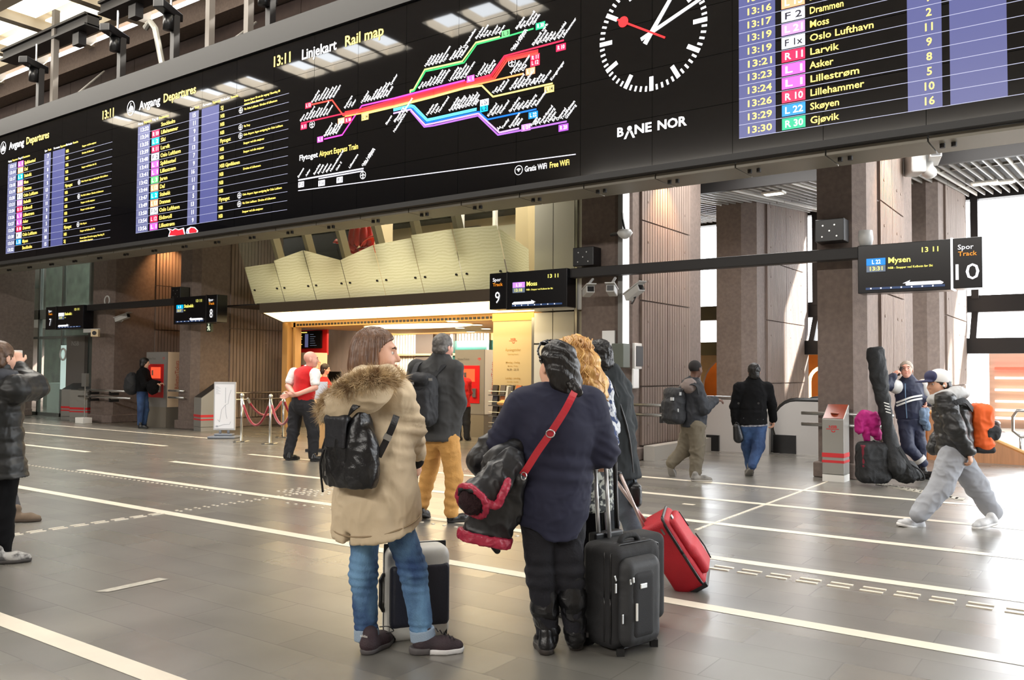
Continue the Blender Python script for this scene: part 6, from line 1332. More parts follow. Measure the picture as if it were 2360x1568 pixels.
# trousers and boots
TR = mat('trousers_black', (20, 20, 28), rough=.85, bump=.2, bscale=80)
s = trousers(j, J(1272, 1150), (.12, .098, .078, .056), .15); soft('trousers', s, .009, TR, P.o, lambda V: folds(.007, (9, 9, 9), 41)(V)+.004*np.sin(V[:, 2]*90)*np.exp(-((V[:, 2]-.42)/.12)**2))
for kn, an, top, hx in (('knL', 'anL', 1352, 1262), ('knR', 'anR', 1322, 1327)):
    k_, a_ = j[kn], j[an]; zt = J(hx, top).z; dr = (k_-a_); 
    f = (zt-a_.z)/dr.z; tp = a_+dr*f
    s = S(); s.chain([tp+Vector((0, 0, .03)), a_+dr*f*.55, a_+Vector((0, 0, .02)), a_+Vector((0, 0, -.03))], [.074, .071, .054, .052], .03); s.cut(tp, (0, 0, 1))
    bw = lambda V: folds(.006, (10, 10, 12), 51)(V)+.007*np.sin(V[:, 2]*70+V[:, 0]*20)*np.exp(-((V[:, 2]-.14)/.08)**2)
    hl_ = P.F(hx, 1514 if kn == 'knL' else 1503); o, TT = shoe(P, hl_, (-.12 if kn == 'knL' else .06, 1), .26, .046, .11, (LEATHER, mat('boot_heel', (52, 46, 42), rough=.6)), name='boot', sole=.035); soft('boot_shaft', s, .007, LEATHER, o, bw)
    s = S(); s.cap(a_+Vector((0, 0, -.012)), a_+Vector((0, 0, .012)), .060, .060, .01); sk = soft('boot_strap', s, .007, LEATHER, o); b = MB(); sx = 1 if kn == 'knR' else -1; b.obox(a_+Vector((sx*.062, -.02, 0)), (.006, .014, .012)); b.build('buckle', DARK, o, world=False)
    if kn == 'knR': b = MB(); [b.obox(tp+Vector((.074, -.01, -z)), (.007, .016, .012)) for z in (.01, .07, .13)]; b.build('side_buckle', BLACK, o, world=False)
# crossbody strap and small bag
REDL = mat('red_leather', (178, 36, 48), rough=.4, bump=.1, bscale=60)
line = smooth_line([J(1332, 886, -.06), J(1322, 908, -.165), J(1300, 950, -.222), J(1268, 1000, -.232), J(1240, 1040, -.226), J(1216, 1078, -.215), J(1205, 1094, -.19)], 5)
bg_ = strap('crossbody_strap', line, .037, .006, REDL, P.o, (0, -1, .1))
b = MB(); q = J(1268, 1000, -.245); b.tube([q+Vector((.02*math.cos(a)*1.1, -.004, .016*math.sin(a)*1.2)) for a in np.linspace(0, 6.283, 13)], .003, 6); q = J(1207, 1092, -.21); b.tube([q+Vector((.014*math.cos(a), -.004, -.012+.02*math.sin(a))) for a in np.linspace(0, 6.283, 13)], .003, 6); b.build('buckle', STEEL, bg_, world=False)
s = S(); s.box(J(1185, 1140, .04), (.035, .10, .10), .025); soft('shoulder_bag', s, .008, LEATHER, P.o)

# ------------------------------------------------------------------ jacket over her arm
t = thing('jacket', 'black jacket with crimson edging hanging over the arm of the woman in navy', 'jacket', P.o.location, YAW); Q = type('q', (), {'o': t})
JK = mat('jacket_black_nylon', (30, 30, 32), rough=.45, var=.15, scale=8, bump=.25, bscale=14); CRM = mat('crimson_satin', (166, 40, 66), rough=.4, bump=.3, bscale=40, var=.15, scale=25); PILE = mat('dark_pile_lining', (40, 14, 20), rough=.95, bump=.8, bscale=120)
s = S(); s.chain([J(1190, 1042, -.06), J(1160, 1075, -.10), J(1148, 1170, -.10), J(1118, 1240, -.08)], [.07, .10, .115, .128], .04, (Vector((-.1, 1, 0)), 1.9)); s.cut(J(1118, 1240, -.08), (-.12, 0, -1)); s.chain([J(1128, 1030, .02), J(1112, 1060, .02), J(1118, 1085, .02)], [.065, .075, .05], .03); s.chain([J(1170, 1060, -.1), J(1195, 1105, -.13), J(1190, 1170, -.1)], [.06, .045, .03], .03)
ax = (J(1084, 1162, -.28)-J(1126, 1124, -.17)).normalized(); mo = J(1094, 1150, -.21)
s2_ = S(); s2_.chain([J(1180, 1066, -.13), J(1118, 1136, -.17), mo], [.075, .096, .092], .02); s2_.cut(mo+ax*.035, ax); s2_.cap(mo+ax*.08, mo-ax*.04, .078, .06, .01, None, 's')
jf = folds(.012, (9, 9, 6), 61, .6); mk('shell', [s.mesh(.008, jf), s2_.mesh(.007, jf)], JK, t)
n1 = Vector(ax).orthogonal().normalized(); n2 = ax.cross(n1)
s = S(); ll = [mo+ax*.022+n1*.088*math.cos(a)+n2*.088*math.sin(a) for a in np.linspace(0, 2*math.pi, 25)]; s.chain(ll, [.014]*25, .01); ll2 = smooth_line([mo+ax*.0-n2*.09+Vector((.03, -.05, 0)), J(1138, 1166, -.26), J(1158, 1140, -.27), J(1172, 1108, -.25)], 5); s.chain(ll2, [.016]*len(ll2), .01); soft('sleeve_lining', s, .007, CRM, t, folds(.006, (26, 26, 26), 7))
s = S(); s.cap(mo-ax*.03, mo+ax*.012, .066, .070, .01); soft('pile_lining', s, .008, PILE, t, folds(.008, (30, 30, 30), 8))
s = S(); s.cap(J(1092, 1234, -.085), J(1142, 1245, -.085), .088, .088, .02, (Vector((0, 1, 0)), .98)); s.cut(J(1118, 1252, -.08), (-.20, 0, -1)); s.cut(J(1118, 1228, -.08), (.20, 0, 1)); soft('hem_lining', s, .007, CRM, t, folds(.006, (26, 26, 26), 9)); s = S(); s.cap(J(1140, 1258, -.05), J(1146, 1270, -.05), .025, .018, .02); soft('hanging_liner', s, .007, JK, t)

# ================================================================== BLONDE WOMAN BEHIND HER
P = Person(1345, 1432, 'woman with long curly blonde hair and blue patterned jacket behind the woman in navy'); J = P.J
BF = Vector((-.45, .89, 0))
j = dict(bf=BF, head=J(1318, 826), neck=J(1328, 890), chest=J(1340, 950), waist=J(1345, 1040), pelvis=J(1345, 1110), shL=J(1272, 925, -.05), shR=J(1380, 895, .06), elL=J(1262, 1000, .1), wrL=J(1280, 1050, .25), elR=J(1398, 985, .02), wrR=J(1404, 1020, -.18),
         hipL=J(1322, 1120), hipR=J(1368, 1120), knL=J(1322, 1260), knR=J(1368, 1260), anL=J(1322, 1405), anR=J(1370, 1405))
hd, R, T = head_sdf(j['head'], (-.5, .86, -.05)); hr = hand_sdf(J(1403, 1030, -.22), (.0, -.35, -.9), (-1, 0, 0), 1, curl=.5)
hr.cap(j['elR']+Vector((0, -.1, -.02)), J(1403, 1034, -.22), .036, .030, .02)
body(P, j, SKIN, hd, [hr])
HBL = mat('hair_blonde', (150, 98, 44), rough=.4, rgb2=(226, 184, 112), scale=24, stretch=(1, 1, .25), bump=.4, contrast=(.3, .75))
s = S(); E = lambda p, r, k=.03, op='u': s.ell(T(*p), r, R, k, op)
E((0, -.02, .035), (.10, .11, .10)); E((0, -.06, -.06), (.12, .08, .13), .05); E((0, .12, -.04), (.075, .085, .105), .02, 's'); s.chain([J(1335, 850, -.05), J(1352, 900, -.07), J(1340, 945, -.10)], [.11, .105, .07], .05); s.chain([J(1352, 850, -.02), J(1376, 890, -.02), J(1388, 910, -.04)], [.075, .05, .02], .04)
ha = soft('hair', s, .008, HBL, P.o, lambda V: .012*np.sin(V[:, 2]*70+5*vnoise(V*7, 4)+V[:, 0]*26)*vnoise(V*12, 5)+folds(.014, (24, 24, 7), 14)(V))
rg = np.random.default_rng(4); lines = []
for i in range(230):
    a = rg.random(); st = T(*(np.array((math.cos(3.14+a*3.14)*.095, math.sin(3.14+a*3.14)*.10, .03+.08*rg.random()))+rg.normal(size=3)*.01)); p0 = Vector(st)
    L_ = .24+.20*rg.random(); ph = rg.random()*6; dx = (p0.x-j['head'].x)*.35+rg.normal()*.03; dy = -.03-.05*rg.random(); w = .007+.006*rg.random()
    lines.append([p0+Vector((dx*t_+w*math.sin(ph+t_*24), dy*t_**.5+w*math.cos(ph+t_*24)-.02, -L_*t_)) for t_ in np.linspace(0, 1, 18)])
tubes('curl', lines, .0042, HBL, ha, 5)
PAT = mat('patterned_cloth', (44, 62, 104), rough=.8, rgb2=(206, 210, 216), scale=26, detail=1.5, contrast=(.46, .54))
s = torso_coat(j, [j['neck']+Vector((0, 0, -.05)), j['chest'], j['waist'], J(1345, 1120)], [.13, .17, .165, .18], 1.3, J(1345, 1110), rsl=(.075, .066, .05)); s.chain([j['elR'], J(1402, 1000, -.05)], [.064, .055], .03); soft('jacket', s, .01, PAT, P.o, folds(.01, (9, 9, 8), 3))
GPT = mat('patterned_skirt', (62, 66, 70), rough=.8, rgb2=(196, 200, 192), scale=34, detail=1, contrast=(.45, .55))
s = S(); s.chain([J(1345, 1070), J(1350, 1160)], [.185, .175], .03, (BF, 1.25)); s.cut(J(1345, 1172), (0, 0, -1)); soft('quilted_skirt', s, .01, GPT, P.o, lambda V: .012*np.abs(np.sin(V[:, 2]*34)))
s = trousers(j, J(1345, 1100)); soft('leggings', s, .011, TR, P.o)
for a, hx in (('anL', 1322), ('anR', 1370)): shoe(P, P.F(hx, 1436), (-.3, 1), h=.008)
# dark-haired person pulling the red suitcase
P = Person(1448, 1308, 'dark-haired person in long charcoal coat pulling the red suitcase'); J = P.J
BF = Vector((-.55, .83, 0)); CHAR = mat('coat_charcoal', (34, 39, 42), rough=.9, var=.15, scale=7)
j = dict(bf=BF, head=J(1378, 822), neck=J(1392, 870), chest=J(1405, 930), waist=J(1415, 1010), pelvis=J(1420, 1065), shL=J(1362, 890, -.1), shR=J(1432, 892, .12), elL=J(1362, 960, .05), wrL=J(1370, 1020, .1), elR=J(1446, 975, .1), wrR=J(1424, 1078, -.05),
         hipL=J(1410, 1075), hipR=J(1434, 1075), knL=J(1412, 1170, .15), knR=J(1448, 1180, -.05), anL=J(1400, 1262, .35), anR=J(1474, 1272, -.12))
hd, R, T = head_sdf(j['head'], (-.6, .8, 0)); hr = hand_sdf(j['wrR']+Vector((0, 0, -.01)), (-.1, -.1, -1), (-1, .2, 0), -1, curl=1.0); body(P, j, SKIN, hd, [hr])
s = S(); s.ell(T(0, -.018, .035), (.092, .108, .096), R); s.ell(T(0, -.06, -.05), (.085, .065, .08), R, .03); s.ell(T(0, .115, -.04), (.085, .075, .10), R, .02, 's'); soft('hair', s, .007, HK, P.o, folds(.010, (30, 30, 22), 6))
s = torso_coat(j, [j['neck']+Vector((0, 0, -.04)), j['chest'], j['waist'], J(1424, 1110)], [.13, .165, .165, .20], 1.25, J(1426, 1100), rsl=(.08, .07, .055)); s.chain([J(1372, 868, -.05), J(1405, 862, 0), J(1428, 872, .05)], [.06, .075, .05], .04); soft('coat', s, .011, CHAR, P.o, folds(.012, (7, 7, 5), 5))
s = trousers(j, J(1420, 1060), (.1, .095, .075, .062)); soft('trousers', s, .01, mat('denim_grey', (86, 94, 104), rough=.85, var=.2, scale=8, bump=.2, bscale=80), P.o, folds(.009, (9, 9, 7), 8))
shoe(P, P.F(1474, 1300), (-.5, .8), h=.008, pitch=.35); shoe(P, J(1400, 1262, .35)*1-Vector((0, 0, J(1400, 1262, .35).z)), (-.5, .8), h=.008)
s = S(); s.box(J(1462, 1140, -.1), (.05, .09, .09), .04); soft('shoulder_bag', s, .009, LEATHER, P.o); tubes('bag_strap', [smooth_line([J(1462, 1120, -.1), J(1448, 1000, -.12), J(1415, 890, -.12)], 6)], .008, LEATHER, P.o)

# ================================================================== SUITCASES
# black upright case with silver telescopic bars
t = Person(1432, 1500, 'black soft suitcase with silver telescopic bars standing beside the woman in navy', name='suitcase', cat='suitcase'); J = t.J
BKC = mat('case_black_fabric', (26, 26, 28), rough=.75, bump=.15, bscale=260, var=.1, scale=9); BK2 = mat('case_charcoal', (44, 45, 47), rough=.6, bump=.12, bscale=260)
fw = Vector((.62, -.78, 0)); Rm = rotm(fw); rt = Vector(tuple(Rm[:, 0])); c0 = J(1432, 1392, .10); c0.z = .30
s = S(); s.box(c0, (.185, .135, .275), .055, Rm, .02); main_ = soft('body', s, .008, BKC, t.o, folds(.004, (6, 6, 6), 3))
s = S(); s.box(c0+fw*.145+rt*.015+Vector((0, 0, -.02)), (.145, .05, .235), .06, Rm, .03); fp = soft('front_pocket', s, .007, BK2, t.o, folds(.003, (6, 6, 6), 5))
s = S(); s.box(c0+fw*.19+rt*.03+Vector((0, 0, -.03)), (.10, .015, .19), .05, Rm, .02); soft('pocket_panel', s, .006, BKC, fp)
for off, nm in ((.10, 'zip'), (.055, 'zip')):
    loop = [c0+fw*off+rt*(.188*math.cos(a) if abs(math.cos(a)) < .72 else math.copysign(.188*.98, math.cos(a)))+Vector((0, 0, .276*max(-1, min(1, 1.35*math.sin(a))))) for a in np.linspace(0, 2*math.pi, 48)]
    tubes(nm, [loop], .005, BLACK, t.o)
b = MB()
for (px, py, a, l) in ((1418, 1334, .4, .03), (1419, 1357, 0, .05), (1453, 1342, .1, .028), (1460, 1338, .1, .028), (1435, 1428, 0, .05)):
    q = J(px, py, -.14); Rz = Matrix([list(r) for r in Rm]) @ Matrix.Rotation(a, 3, 'Y'); b.obox(q, (.006, .004, l/2), Rz)
b.build('zip_puller', STEEL, t.o, bevel=.002, world=False); b = MB(); q = c0+fw*.207+rt*.045+Vector((0, 0, .07)); M3 = Matrix([list(r) for r in Rm]); b.obox(q, (.026, .004, .014), M3); b.build('badge', STEEL, fp, bevel=.004, world=False); b = MB(); b.obox(c0+fw*.207+rt*.095+Vector((0, 0, -.06)), (.005, .004, .045), M3); b.build('luggage_mark', WHITE, fp, world=False)
s = S(); ll = smooth_line([c0+fw*.06+rt*-.07+Vector((0, 0, .27)), c0+fw*.06+rt*-.04+Vector((0, 0, .305)), c0+fw*.06+rt*.05+Vector((0, 0, .305)), c0+fw*.06+rt*.08+Vector((0, 0, .27))], 4); s.chain(ll, [.013]*len(ll), .01); soft('carry_handle', s, .006, BKC, t.o)
for a in (-1, 1): q = c0-fw*.11+rt*a*.14; b = MB(); b.tube([Vector((q.x, q.y, .035))-rt*.02, Vector((q.x, q.y, .035))+rt*.02], .034, 14); b.build('wheel', RUBBER, t.o, world=False); q = c0+fw*.12+rt*a*.13; b = MB(); b.obox((q.x, q.y, .02), (.02, .02, .02)); b.build('foot', RUBBER, t.o, world=False)
b = MB(); b.obox(c0-fw*.12+Vector((0, 0, .275)), (.11, .03, .03), M3); b.build('handle_housing', BLACK, t.o, bevel=.01, world=False)
SILB = mat('bar_silver', (206, 206, 206), rough=.3, metal=.6); b = MB()
for (xa, ya, xb, yb) in ((1382, 1290, 1371, 1062), (1407, 1284, 1395, 1058)): b.tube([J(xa, ya, .16), J(xb, yb, .16)], .0115, 8)
b.build('telescopic_bar', SILB, t.o, smooth=True, world=False); b = MB(); b.tube([J(1366, 1060, .16), J(1400, 1056, .16)], .014, 8); b.build('pull_grip', BLACK, t.o, smooth=True, world=False)
# second black case behind it
t = Person(1470, 1455, 'second black suitcase with black bars, half hidden behind the first black suitcase', name='suitcase', cat='suitcase'); J = t.J
c0 = J(1462, 1370, .12); c0.z = .29
s = S(); s.box(c0-rt*.01, (.158, .11, .255), .05, Rm, .02); soft('body', s, .009, BKC, t.o); tubes('zip', [[c0+fw*.09+rt*.172+Vector((0, 0, z)) for z in np.linspace(-.24, .24, 9)]], .007, mat('zip_grey', (92, 92, 94), rough=.5), t.o)
b = MB(); b.obox(c0+rt*.18+Vector((0, 0, .02)), (.012, .03, .08), M3); b.build('side_handle', BLACK, t.o, bevel=.006, world=False); b = MB()
for (xa, ya, xb, yb) in ((1394, 1290, 1386, 1068), (1424, 1290, 1417, 1062)): b.tube([J(xa, ya, .10), J(xb, yb, .10)], .014, 8)
b.build('telescopic_bar', BLACK, t.o, smooth=True, world=False); b = MB(); b.tube([J(1382, 1066, .1), J(1422, 1060, .1)], .016, 8); b.build('pull_grip', BLACK, t.o, smooth=True, world=False)
for a in (-1, 1): q = c0-fw*.05+rt*a*.13; b = MB(); b.tube([Vector((q.x, q.y, .032))-rt*.02, Vector((q.x, q.y, .032))+rt*.02], .032, 14); b.build('wheel', RUBBER, t.o, world=False)
# red tilted case
t = Person(1570, 1352, 'red soft suitcase tilted on its wheels, pulled by the person in the charcoal coat', name='suitcase', cat='suitcase'); J = t.J
RC = mat('case_red', (186, 22, 40), rough=.6, bump=.25, bscale=200, var=.08, scale=8)
dn = (J(1590, 1338, -.02)-J(1505, 1205, .0)).normalized()      # from the top of the case to its foot
up = -dn; fwv = Vector((.80, -.30, .45)); fwv = (fwv-up*fwv.dot(up)).normalized(); Rm2 = np.array([list(up.cross(fwv)*-1), list(fwv), list(up)]).T; M4 = Matrix([list(r) for r in Rm2]); rt2 = Vector(tuple(Rm2[:, 0]))
c0 = J(1554, 1270, .0)
s = S(); s.box(c0, (.165, .115, .265), .045, Rm2, .02); mb_ = soft('body', s, .008, RC, t.o)
s = S(); s.box(c0+fwv*.125+up*.075, (.135, .03, .15), .035, Rm2, .02); s.box(c0+fwv*.135-up*.10, (.125, .035, .11), .04, Rm2, .02); pk = soft('front_pocket', s, .007, RC, t.o)
loop = []
for a in np.linspace(0, 2*math.pi, 44): ca, sa = math.cos(a), math.sin(a); loop.append(c0+fwv*.085+rt2*math.copysign(min(.166, .166*1.3*abs(ca)), ca)+up*math.copysign(min(.266, .266*1.25*abs(sa)), sa))
tubes('zip', [loop], .011, BLACK, t.o)
tubes('pocket_zip', [[c0+fwv*.17-rt2*.11+up*(.0+.01), c0+fwv*.175-rt2*.115-up*.10, c0+fwv*.17-rt2*.10-up*.19], [c0+fwv*.155-rt2*.10+up*.20, c0+fwv*.158-rt2*.105+up*.08]], .005, BLACK, pk)
b = MB(); b.obox(J(1528, 1226, -.16), (.008, .006, .022), M4); b.obox(J(1584, 1293, -.17), (.008, .006, .022), M4); b.obox(J(1548, 1192, -.15), (.02, .006, .012), M4); b.build('zip_puller', STEEL, t.o, world=False)
b = MB(); b.obox(c0-up*.262+fwv*.02, (.15, .09, .02), M4); b.build('base_plate', BLACK, t.o, bevel=.01, world=False)
for a in (-1, 1): q = c0-up*.275-fwv*.07+rt2*a*.13; b = MB(); b.tube([q-rt2*.02, q+rt2*.02], .034, 14); b.build('wheel', RUBBER, t.o, world=False)
b = MB()
for a, (xb, yb) in ((-.06, (1412, 1098)), (.06, (1428, 1090))): b.tube([c0-fwv*.08+rt2*a+up*.25, J(xb, yb, .10)], .012, 8)
b.build('telescopic_bar', mat('bar_pinkish', (196, 178, 172), rough=.35, metal=.5), t.o, smooth=True, world=False); b = MB(); b.tube([J(1408, 1098, .1), J(1432, 1088, .1)], .016, 8); b.build('pull_grip', BLACK, t.o, smooth=True, world=False)

# ================================================================== OTHER PEOPLE
def hair_cap(P, T, R, m, k=1.0, back=.06, h=.008, wr=None, face=.115, name='hair', low=-.05):
    s = S(); s.ell(T(0, -.016, .036), np.array((.086, .104, .094))*k, R); s.ell(T(0, -.055, low), np.array((.080, .060, back))*k, R, .03); s.ell(T(0, face, -.035), np.array((.095, .085, .098))*k, R, .02, 's')
    return soft(name, s, h, m, P.o, wr or folds(.006, (36, 36, 36), 6))
BLUEJ = jeans('jeans_dark_blue', (32, 54, 92), (62, 94, 140)); BLKF = mat('black_wool', (13, 13, 15), rough=.95, var=.15, scale=9, spec=.2); BLKP = mat('backpack_black', (22, 23, 27), rough=.7, bump=.2, bscale=150, var=.1, scale=8)

# ---- man in grey jacket and tan trousers
P = Person(1022, 1203, 'grey-haired man in charcoal jacket and tan trousers with black backpack, walking away'); J = P.J; BF = Vector((.30, .95, 0)); BR = Vector((.95, -.30, 0))
j = dict(bf=BF, head=J(1022, 800), neck=J(1015, 832), chest=J(1005, 880), waist=J(1010, 945), pelvis=J(1016, 1000), shL=J(962, 850, .05), shR=J(1048, 852, -.06), elL=J(945, 915, .1), wrL=J(950, 970, .2), elR=J(1056, 925, -.05), wrR=J(1046, 995, -.05), hipL=J(1000, 1010, .05), hipR=J(1034, 1010, -.05), knL=J(990, 1085, .20), knR=J(1046, 1100, -.02), anL=J(972, 1165, .10), anR=J(1040, 1182, -.04))
hd, R, T = head_sdf(j['head'], (.62, .78, 0), k=1.04); hr = hand_sdf(j['wrR'], (-.02, .0, -1), (-.9, .2, 0), 1, curl=.45, size=1.05); body(P, j, SKIN2, hd, [hr], h=.014, hh=.007)
GH = mat('hair_grey', (120, 116, 112), rough=.6, rgb2=(70, 66, 64), scale=24); hair_cap(P, T, R, GH, 1.04, .045, low=-.03)
CJ = mat('jacket_charcoal_cloth', (60, 60, 60), rough=.9, var=.15, scale=9)
s = torso_coat(j, [j['neck']+Vector((0, 0, -.05)), j['chest'], j['waist'], J(1012, 1010)], [.13, .195, .19, .21], 1.3, J(1012, 1012), (BF.x*.1, BF.y*.1, -1), rsl=(.088, .078, .06)); s.cap(j['neck'], j['neck']+Vector((0, 0, .04)), .085, .08, .04); jk = soft('jacket', s, .012, CJ, P.o, folds(.012, (7, 7, 5), 3))
TAN = mat('trousers_tan', (196, 146, 80), rough=.85, var=.1, scale=7, bump=.2, bscale=60)
s = trousers(j, J(1016, 985), (.1, .105, .085, .065), .145); soft('trousers', s, .011, TAN, P.o, lambda V: folds(.009, (8, 8, 8), 4)(V)+.006*np.sin(V[:, 2]*70+V[:, 0]*12)*np.exp(-((V[:, 2]-.25)/.15)**2))
shoe(P, P.F(1030, 1206), (.85, .5), .29, .048, .1, h=.008, sole=.03); shoe(P, J(972, 1165, .1)*1-Vector((.03, .1, J(972, 1165, .1).z)), (.3, .95), .28, h=.009, pitch=.3)
NBk = -BF; RB = rotm(NBk); c = J(972, 922, -.22); s = S(); s.box(c, (.15, .11, .255), .09, RB, .02); s.box(c+NBk*.09+Vector((0, 0, -.05)), (.12, .06, .16), .05, RB, .03); s.box(c+NBk*.06+Vector((0, 0, .2)), (.11, .10, .05), .05, RB, .04); bp = soft('backpack', s, .010, BLKP, P.o, folds(.01, (9, 9, 7), 12))
b = MB(); [b.obox(J(*q, -.36), (.02, .006, .012), Matrix([list(r) for r in RB])) for q in ((978, 872), (992, 875), (950, 884))]; b.build('buckle', STEEL, bp, world=False); strap('shoulder_strap', smooth_line([J(1000, 868, -.15), J(1025, 842, -.10), J(1042, 836, .02)], 5), .05, .012, BLKP, bp, (.2, -.6, 1)); strap('shoulder_strap', smooth_line([J(952, 868, -.15), J(962, 842, -.05), J(978, 834, .05)], 5), .05, .012, BLKP, bp, (-.2, -.6, 1))

# ---- bald man in red vest, hands behind his back
P = Person(698, 1061, 'bald man in red vest and white shirt, hands clasped behind his back'); J = P.J; BF = Vector((.72, .70, 0))
j = dict(bf=BF, head=J(717, 829), neck=J(708, 854), chest=J(704, 872), waist=J(700, 905), pelvis=J(698, 930), shL=J(678, 860, .1), shR=J(726, 862, -.12), elL=J(664, 890, .02), wrL=J(676, 908, -.16), elR=J(727, 894, -.22), wrR=J(686, 909, -.25), hipL=J(684, 938, .08), hipR=J(712, 938, -.08), knL=J(676, 995, .06), knR=J(722, 995, -.04), anL=J(664, 1050, .02), anR=J(722, 1051, -.04))
hd, R, T = head_sdf(j['head'], (.97, .22, .0), k=1.12); h1 = hand_sdf(j['wrL']+Vector((-.02, -.05, 0)), (-.9, -.1, -.35), (.1, -1, 0), 1, curl=.25, size=1.1); h2 = hand_sdf(j['wrR'], (-.95, .05, -.25), (0, .6, .7), -1, curl=.4, size=1.1)
for sd, q in (('L', h1), ('R', h2)): q.chain([j['el'+sd], j['wr'+sd]], [.048, .034], .03)
body(P, j, SKIN2, hd, [h1, h2], h=.014, hh=.008, fat=1.15)
s = S(); s.chain([j['neck']+Vector((0, 0, -.06)), j['chest'], j['waist'], J(698, 925)], [.14, .19, .20, .19], .05, (BF, 1.2)); s.cap(j['shL']*.75+j['shR']*.25, j['shL']*.25+j['shR']*.75, .085, .085, .05); s.cut(J(698, 923), (0, 0, -1)); VR = mat('vest_red', (206, 14, 20), rough=.85, sheen=.2, var=.05, scale=9); vest = soft('vest', s, .011, VR, P.o, folds(.005, (7, 7, 6), 4))
s = S(); [s.chain([j['sh'+d], j['sh'+d]*.35+j['el'+d]*.65], [.088, .078], .02) for d in 'LR']; [s.cut(j['sh'+d]*.15+j['el'+d]*.85, j['el'+d]-j['sh'+d]) for d in 'LR']; s2_ = S(); s2_.cap(j['neck']+Vector((0, 0, -.03)), j['neck']+Vector((0, .01, .02)), .088, .08); WSH = mat('shirt_white', (244, 242, 240), rough=.8); mk('shirt', [s.mesh(.011, folds(.008, (9, 9, 9), 5)), s2_.mesh(.01)], WSH, P.o)
TB = mat('trousers_charcoal', (34, 34, 38), rough=.85, var=.12, scale=7); s = trousers(j, J(698, 916), (.1, .125, .10, .075), .185, 1.1); soft('trousers', s, .012, TB, P.o, folds(.012, (7, 7, 6), 9))
shoe(P, P.F(660, 1062), (.5, .85), .30, .05, .1, h=.009); shoe(P, P.F(714, 1064), (.95, .25), .30, .05, .1, h=.009)
eyes(P, T, R, 1.12, (150, 110, 90), sides=(1,))

# ---- staff woman with glasses at the counter, second staff member in red, pale customer
P = Person(748, 985, 'dark-haired staff woman with glasses and red jacket at the counter monitor', dep=20.6); J = P.J
def zfix(P): P.o.location.z = 0; P.base.z = 0
P = Person(746, 0, 'dark-haired staff woman with glasses and red jacket at the counter monitor', dep=None) if False else P
zfix(P); BF = Vector((.95, .3, 0))
j = dict(bf=BF, head=J(750, 851), neck=J(746, 873), chest=J(748, 885), waist=J(746, 920), pelvis=J(744, 945), shL=J(752, 880, .15), shR=J(742, 882, -.12), elL=J(765, 895, .2), wrL=J(780, 888, .2), elR=J(754, 902, -.15), wrR=J(776, 894, -.05), hipL=J(744, 950, .08), hipR=J(744, 950, -.08), knL=J(746, 975, .08), knR=J(744, 975, -.08), anL=J(744, 1000, .08), anR=J(744, 1000, -.08))
hd, R, T = head_sdf(j['head'], (.98, .1, -.1), k=1.0); h1 = hand_sdf(j['wrR'], (.9, .2, .1), (0, 0, -1), 1, curl=.4); h2 = hand_sdf(j['wrL'], (.9, .0, .1), (0, 0, -1), -1, curl=.4); body(P, j, SKIN2, hd, [h1, h2], h=.016, hh=.009); hair_cap(P, T, R, mat('hair_dark_brown', (40, 22, 18), rough=.5), 1.05, .08, low=-.055, h=.009)
s = torso_coat(j, [j['neck']+Vector((0, 0, -.05)), j['chest'], j['waist'], J(744, 950)], [.11, .16, .15, .17], 1.25, J(744, 950), rsl=(.07, .062, .05)); soft('jacket', s, .013, mat('jacket_red', (196, 22, 26), rough=.8), P.o, folds(.008, (8, 8, 8), 3)); s = trousers(j, J(744, 935)); soft('trousers', s, .014, TB, P.o)
tubes('glasses', [[T(.078, .0, .012), T(.055, .09, .014), T(.012, .108, .012), T(-.055, .09, .014)]], .004, BLACK, P.o, 5); shoe(P, J(744, 1000, -.08)-Vector((0, 0, J(744, 1000, -.08).z)), BF, h=.012)
P = Person(1068, 1010, 'staff member in red top and black trousers before the white ticket machine', dep=18.3); zfix(P); J = P.J; BF = Vector((.2, .98, 0))
j = dict(bf=BF, head=J(1056, 850), neck=J(1060, 872), chest=J(1063, 890), waist=J(1065, 915), pelvis=J(1066, 935), shL=J(1046, 880), shR=J(1078, 880), elL=J(1044, 905, .1), wrL=J(1050, 915, .25), elR=J(1082, 905, .1), wrR=J(1078, 915, .3), hipL=J(1058, 940), hipR=J(1074, 940), knL=J(1056, 975), knR=J(1075, 975), anL=J(1056, 1008), anR=J(1076, 1008))
hd, R, T = head_sdf(j['head'], (.1, .98, -.2)); body(P, j, SKIN2, hd, [hand_sdf(j['wrR'], (-.2, .9, 0), (0, 0, -1), 1)], h=.015, hh=.009); hair_cap(P, T, R, MATS['hair_dark_brown'], 1.05, .07, h=.009)
s = torso_coat(j, [j['neck']+Vector((0, 0, -.05)), j['chest'], j['waist'], J(1066, 940)], [.11, .16, .15, .17], 1.25, J(1066, 938), rsl=(.068, .06, .045)); soft('top', s, .012, mat('jacket_red', (196, 22, 26)), P.o, folds(.008, (8, 8, 8), 3)); s = trousers(j, J(1066, 925), (.1, .1, .08, .065)); soft('trousers', s, .013, TB, P.o, folds(.008, (8, 8, 6), 3)); shoe(P, P.F(1056, 1016)*1, BF, h=.012); shoe(P, P.F(1076, 1016)*1, BF, h=.012)
P = Person(1120, 985, 'person in pale green jacket standing behind the orange counter', dep=22.5); zfix(P); J = P.J; BF = Vector((.9, .4, 0))
j = dict(bf=BF, head=J(1118, 842), neck=J(1114, 864), chest=J(1113, 880), waist=J(1112, 910), pelvis=J(1111, 930), shL=J(1118, 873, .15), shR=J(1110, 874, -.12), elL=J(1122, 895, .2), wrL=J(1132, 898, .25), elR=J(1116, 898, -.15), wrR=J(1130, 900, -.15), hipL=J(1112, 935, .08), hipR=J(1110, 935, -.08), knL=J(1112, 965, .08), knR=J(1110, 965, -.08), anL=J(1112, 995, .08), anR=J(1110, 995, -.08))
